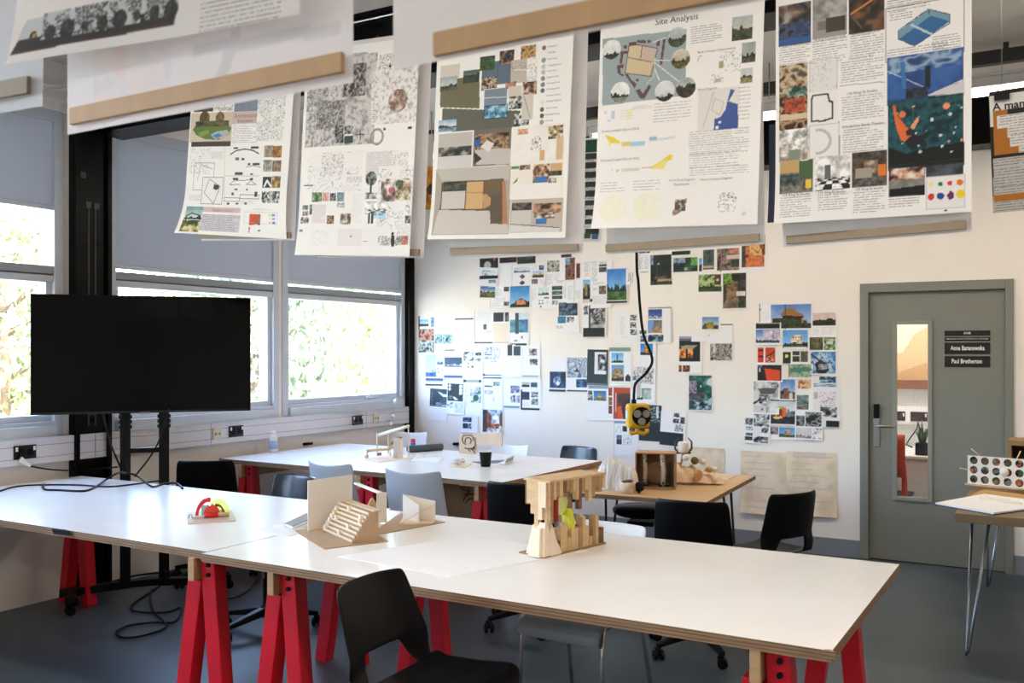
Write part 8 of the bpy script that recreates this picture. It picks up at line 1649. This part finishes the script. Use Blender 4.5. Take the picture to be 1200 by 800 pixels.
# bark log in front of the box
lp = onz(738, 577.5, OT); t = thing('bark_log', 'short pale log with dark bark ends lying before the diorama box', 'log', lp)
b = MB(); b.tube([lp + Vector((-0.045, 0.0, 0.03)), lp + Vector((0.03, -0.02, 0.03))], [0.034, 0.032], 10); b.build('log', mat('pale_wood', (214, 190, 160), 0.7, var=0.15, scale=20), t, X='world')
b = MB(); crumple(lp + Vector((0.05, 0.02, 0.035)), (0.028, 0.03, 0.034), 2, b); b.build('bark', m_black, t, X='world')
b = MB(); crumple(lp + Vector((-0.03, 0.03, 0.062)), (0.05, 0.03, 0.012), 4, b); b.build('bark', mat('brown_bark', (96, 66, 46), 0.8), t, X='world')
# cream organic sculpture
t = thing('organic_sculpture', 'cream draped sculpture with shells, balls and a horned lantern on the oak table', 'sculpture', onz(808, 566, OT))
sp = onz(804, 566, OT); exx = (onz(820, 566, OT) - sp).normalized()
eyy = Vector((-exx.y, exx.x, 0))
Q = lambda x, y, z: sp + exx * x * 1.2 + eyy * y + ez * z * 0.98
m_gauze = mat('cream_gauze', (226, 196, 158), 0.8, var=0.08, scale=30, bump=0.2)
def gauze(u, v):
    x = -0.11 + 0.30 * u; w = 0.11 * (1 - v)
    h = (0.13 * math.exp(-((u - 0.15) / 0.2) ** 2) + 0.10 * math.exp(-((u - 0.5) / 0.2) ** 2) + 0.05 * math.exp(-((u - 0.85) / 0.2) ** 2)) * math.sin(PI * min(1, v * 1.0 + 0.02)) ** 0.7
    return Q(x, -0.10 + 0.24 * v, 0.003 + h + 0.012 * math.sin(u * 31) * math.sin(v * 17))
b = MB(); b.grid(gauze, 44, 26); b.build('gauze', m_gauze, t, X='world')
b = MB(); crumple(Q(0.045, -0.09, 0.06), (0.05, 0.02, 0.04), 6, b); b.build('shell', mat('tan_shell', (190, 140, 96), 0.6), t, X='world')
for x, y, z, r, m in ((-0.005, -0.02, 0.17, 0.022, m_wcard), (0.085, -0.02, 0.145, 0.021, m_wcard), (0.145, -0.05, 0.095, 0.02, m_wcard), (0.14, -0.08, 0.035, 0.02, m_balsa), (0.115, -0.05, 0.1, 0.024, m_bass), (0.045, -0.01, 0.15, 0.026, mat('olive_moss', (120, 96, 50), 0.8)), (-0.08, -0.02, 0.12, 0.03, m_balsa)):
    b = MB(); b.ball(Q(x, y, z), r, 14); b.build('ball', m, t, X='world')
b = MB(); b.lathe([(0.03, 0.0), (0.036, 0.01), (0.036, 0.06), (0.03, 0.07)], 16, 0, Matrix.Translation(Q(-0.012, 0.02, 0.20))); b.build('lantern', m_wcard, t, X='world')
b = MB()
for s in (-1, 1): b.tube([Q(-0.012 + s * 0.02, 0.02, 0.195), Q(-0.012 + s * 0.045, 0.02, 0.225), Q(-0.012 + s * 0.045, 0.02, 0.27), Q(-0.012 + s * 0.025, 0.02, 0.3)], [0.008, 0.007, 0.006, 0.003], 8)
b.tube([Q(-0.05, 0.02, 0.197), Q(0.03, 0.02, 0.197)], 0.006, 6); b.build('horn', mat('horn_brown', (74, 52, 38), 0.5), t, X='world')
b = MB(); b.tube([Q(-0.05, 0, 0.003), Q(-0.012, 0.02, 0.2)], 0.008, 6); b.build('stand', m_bass, t, X='world')
quad('cardboard_sheet', 'flat tan cardboard sheet at the back right of the oak table', 'card', ((828, 562), (851, 563), (866, 556.5), (840, 556)), OT, 0.004, m_cardp)

# ------------------------------------------------------------------ desk at the right edge
zD = DKZ
t = thing('open_sketchbook', 'open sketchbook with blank white pages lying over the corner of the desk', 'book', onz(1160, 592, zD))
sk_ = [onz(x, y, zD + 0.008) for x, y in ((1095, 590), (1164, 602), (1262, 589), (1166, 577))]
b = MB(); b.prism([(p.x, p.y) for p in sk_], zD, zD + 0.006); b.build('cover', mat('blue_cover', (50, 66, 110), 0.5), t, X='world')
b = MB(); b.prism([(p.x * 0.985 + 0.015 * sum(q.x for q in sk_) / 4, p.y * 0.985 + 0.015 * sum(q.y for q in sk_) / 4) for p in sk_], zD + 0.006, zD + 0.014); b.build('pages', m_paper, t, X='world')
A, B = onz(1149, 582, zD + 0.02), onz(1198, 590, zD + 0.02)
b = MB(); b.bar(A, B, 0.014, 0.008, 0, w1=0.011); tag(b.build('flat_brush', m_balsa), 'flat wooden stick lying on the open sketchbook', 'stick')
t = thing('colour_hole_model', 'white strip with round holes over coloured scraps, propped on a sloping board at right', 'model', onz(1160, 572, zD))
A, B = onz(1134, 572, zD), onz(1215, 580, zD)
dA = -A.x * sT + A.y * cT
zlo, zhi = CZ + (HY - 566) / F * dA, CZ + (HY - 533) / F * dA
ed = (B - A).normalized(); en = Vector((-ed.y, ed.x, 0)); Lh = (B - A).length
hz = [zlo + (zhi - zlo) * f for f in (0.17, 0.5, 0.83)]
rad = (zhi - zlo) * 0.135
# strip with real round holes
bm = bmesh.new()
cw = Lh / 6
for i in range(6):
    for j in range(3):
        c = ((i + 0.55) * cw, hz[j]); x0_, x1_ = i * cw, (i + 1) * cw; y0_ = zlo + (zhi - zlo) * j / 3; y1_ = zlo + (zhi - zlo) * (j + 1) / 3
        N = 24; inner = []; outer = []
        for k in range(N):
            a = 2 * PI * k / N; ca_, sa_ = math.cos(a), math.sin(a)
            sc = min(((x1_ - c[0]) / ca_) if ca_ > 1e-6 else ((x0_ - c[0]) / ca_) if ca_ < -1e-6 else 9, ((y1_ - c[1]) / sa_) if sa_ > 1e-6 else ((y0_ - c[1]) / sa_) if sa_ < -1e-6 else 9)
            inner.append((c[0] + rad * ca_, c[1] + rad * sa_)); outer.append((c[0] + sc * ca_, c[1] + sc * sa_))
        for cx, cy in ((x0_, y0_), (x1_, y0_), (x1_, y1_), (x0_, y1_)):
            kk = min(range(N), key=lambda k: (outer[k][0] - cx) ** 2 + (outer[k][1] - cy) ** 2); outer[kk] = (cx, cy)
        for k in range(N):
            q = [inner[k], outer[k], outer[(k + 1) % N], inner[(k + 1) % N]]
            vs_ = [bm.verts.new(A + ed * p[0] + ez * (p[1] - zD)) for p in q]
            bm.faces.new(vs_)
b = MB(); bm.verts.index_update(); b.add([v.co.copy() for v in bm.verts], [tuple(v.index for v in f.verts) for f in bm.faces]); bm.free()
b.build('strip', m_wcard, t, X='world', solid=0.003)
cvs = Canvas(Lh, zhi - zlo, 0.004, (90, 84, 74)); 
rnd = random.Random(12)
for k in range(90):
    s_, t_ = rnd.random() * Lh, rnd.random() * (zhi - zlo); c_ = rnd.choice([(150, 40, 34), (60, 110, 60), (120, 128, 130), (40, 34, 28), (206, 120, 60), (130, 130, 120), (60, 30, 26), (150, 146, 90)])
    cvs.poly([(s_, t_), (s_ + 0.03, t_ + 0.012), (s_ + 0.022, t_ + 0.03), (s_ - 0.01, t_ + 0.02)], c_)
A_, E_, N_ = np.array(A), np.array(ed), np.array(en)
oo = cvs.mesh('scrap_sheet', lambda s, tt, l: (A_ - np.array(t.location))[None, :] + np.outer(s, E_) + np.outer(np.full_like(s, 0.012), N_) + np.outer(tt, np.array((0, 0, 1))) + np.array((0, 0, zlo - zD))[None, :], m_print)
oo.parent = t
b = MB(); b.bar(A + ez * (zlo - zD - 0.004) - ed * 0.01, B + ez * (zlo - zD - 0.004), 0.05, 0.008); b.build('ledge', m_bass, t, X='world')
A2, B2 = onz(1133, 583, zD), onz(1200, 592, zD)
b = MB(); b.hexa([A2, B2, B2 + en * 0.28, A2 + en * 0.28], [A2 + en * 0.2 + ez * (zlo - zD - 0.012), B2 + en * 0.2 + ez * (zlo - zD - 0.012), B2 + en * 0.28 + ez * (zlo - zD - 0.012), A2 + en * 0.28 + ez * (zlo - zD - 0.012)]); b.build('sloping_board', mat('golden_board', (190, 146, 84), 0.55), t, X='world')
for xa, ya, xb, yb in ((1138, 525.5, 1148, 533.5), (1124.5, 548, 1135, 550.5), (1196, 528.5, 1187, 547), (1180, 561, 1201, 552)):
    A3 = ony(xa, ya, A.y - 0.03); B3 = ony(xb, yb, A.y - 0.02); b = MB(); b.tube([A3, B3], 0.0035, 6); b.build('stick', m_balsa, t, X='world')
b = MB(); b.ball(ony(1177, 553, A.y - 0.05), 0.027, 16); b.build('white_ball', m_wcard, t, X='world')
cr = onz(1182, 575, zD); crd = -cr.x * sT + cr.y * cT
ca_ = ony(1181, 540, 6.78)
t = thing('wooden_crate', 'dark wooden crate standing behind the white holed strip', 'crate', (ca_.x, 6.78, zD))
x0_ = ca_.x; zt2 = ony(1182, 516, 6.78).z
b = MB(); b.b(x0_, 6.78, zt2 - 0.03, x0_ + 0.4, 7.06, zt2); b.build('top_board', m_cardd, t, X='world')
b = MB(); b.b(x0_, 6.78, zD, x0_ + 0.02, 7.06, zt2 - 0.03); b.build('side_board', m_cardd, t, X='world')
b = MB(); b.b(x0_ + 0.38, 6.78, zD, x0_ + 0.4, 7.06, zt2 - 0.03); b.build('side_board', m_cardd, t, X='world')
b = MB(); b.b(x0_ + 0.02, 7.04, zD, x0_ + 0.38, 7.06, zt2 - 0.03); b.build('back_board', mat('dark_board', (50, 36, 30), 0.6), t, X='world')
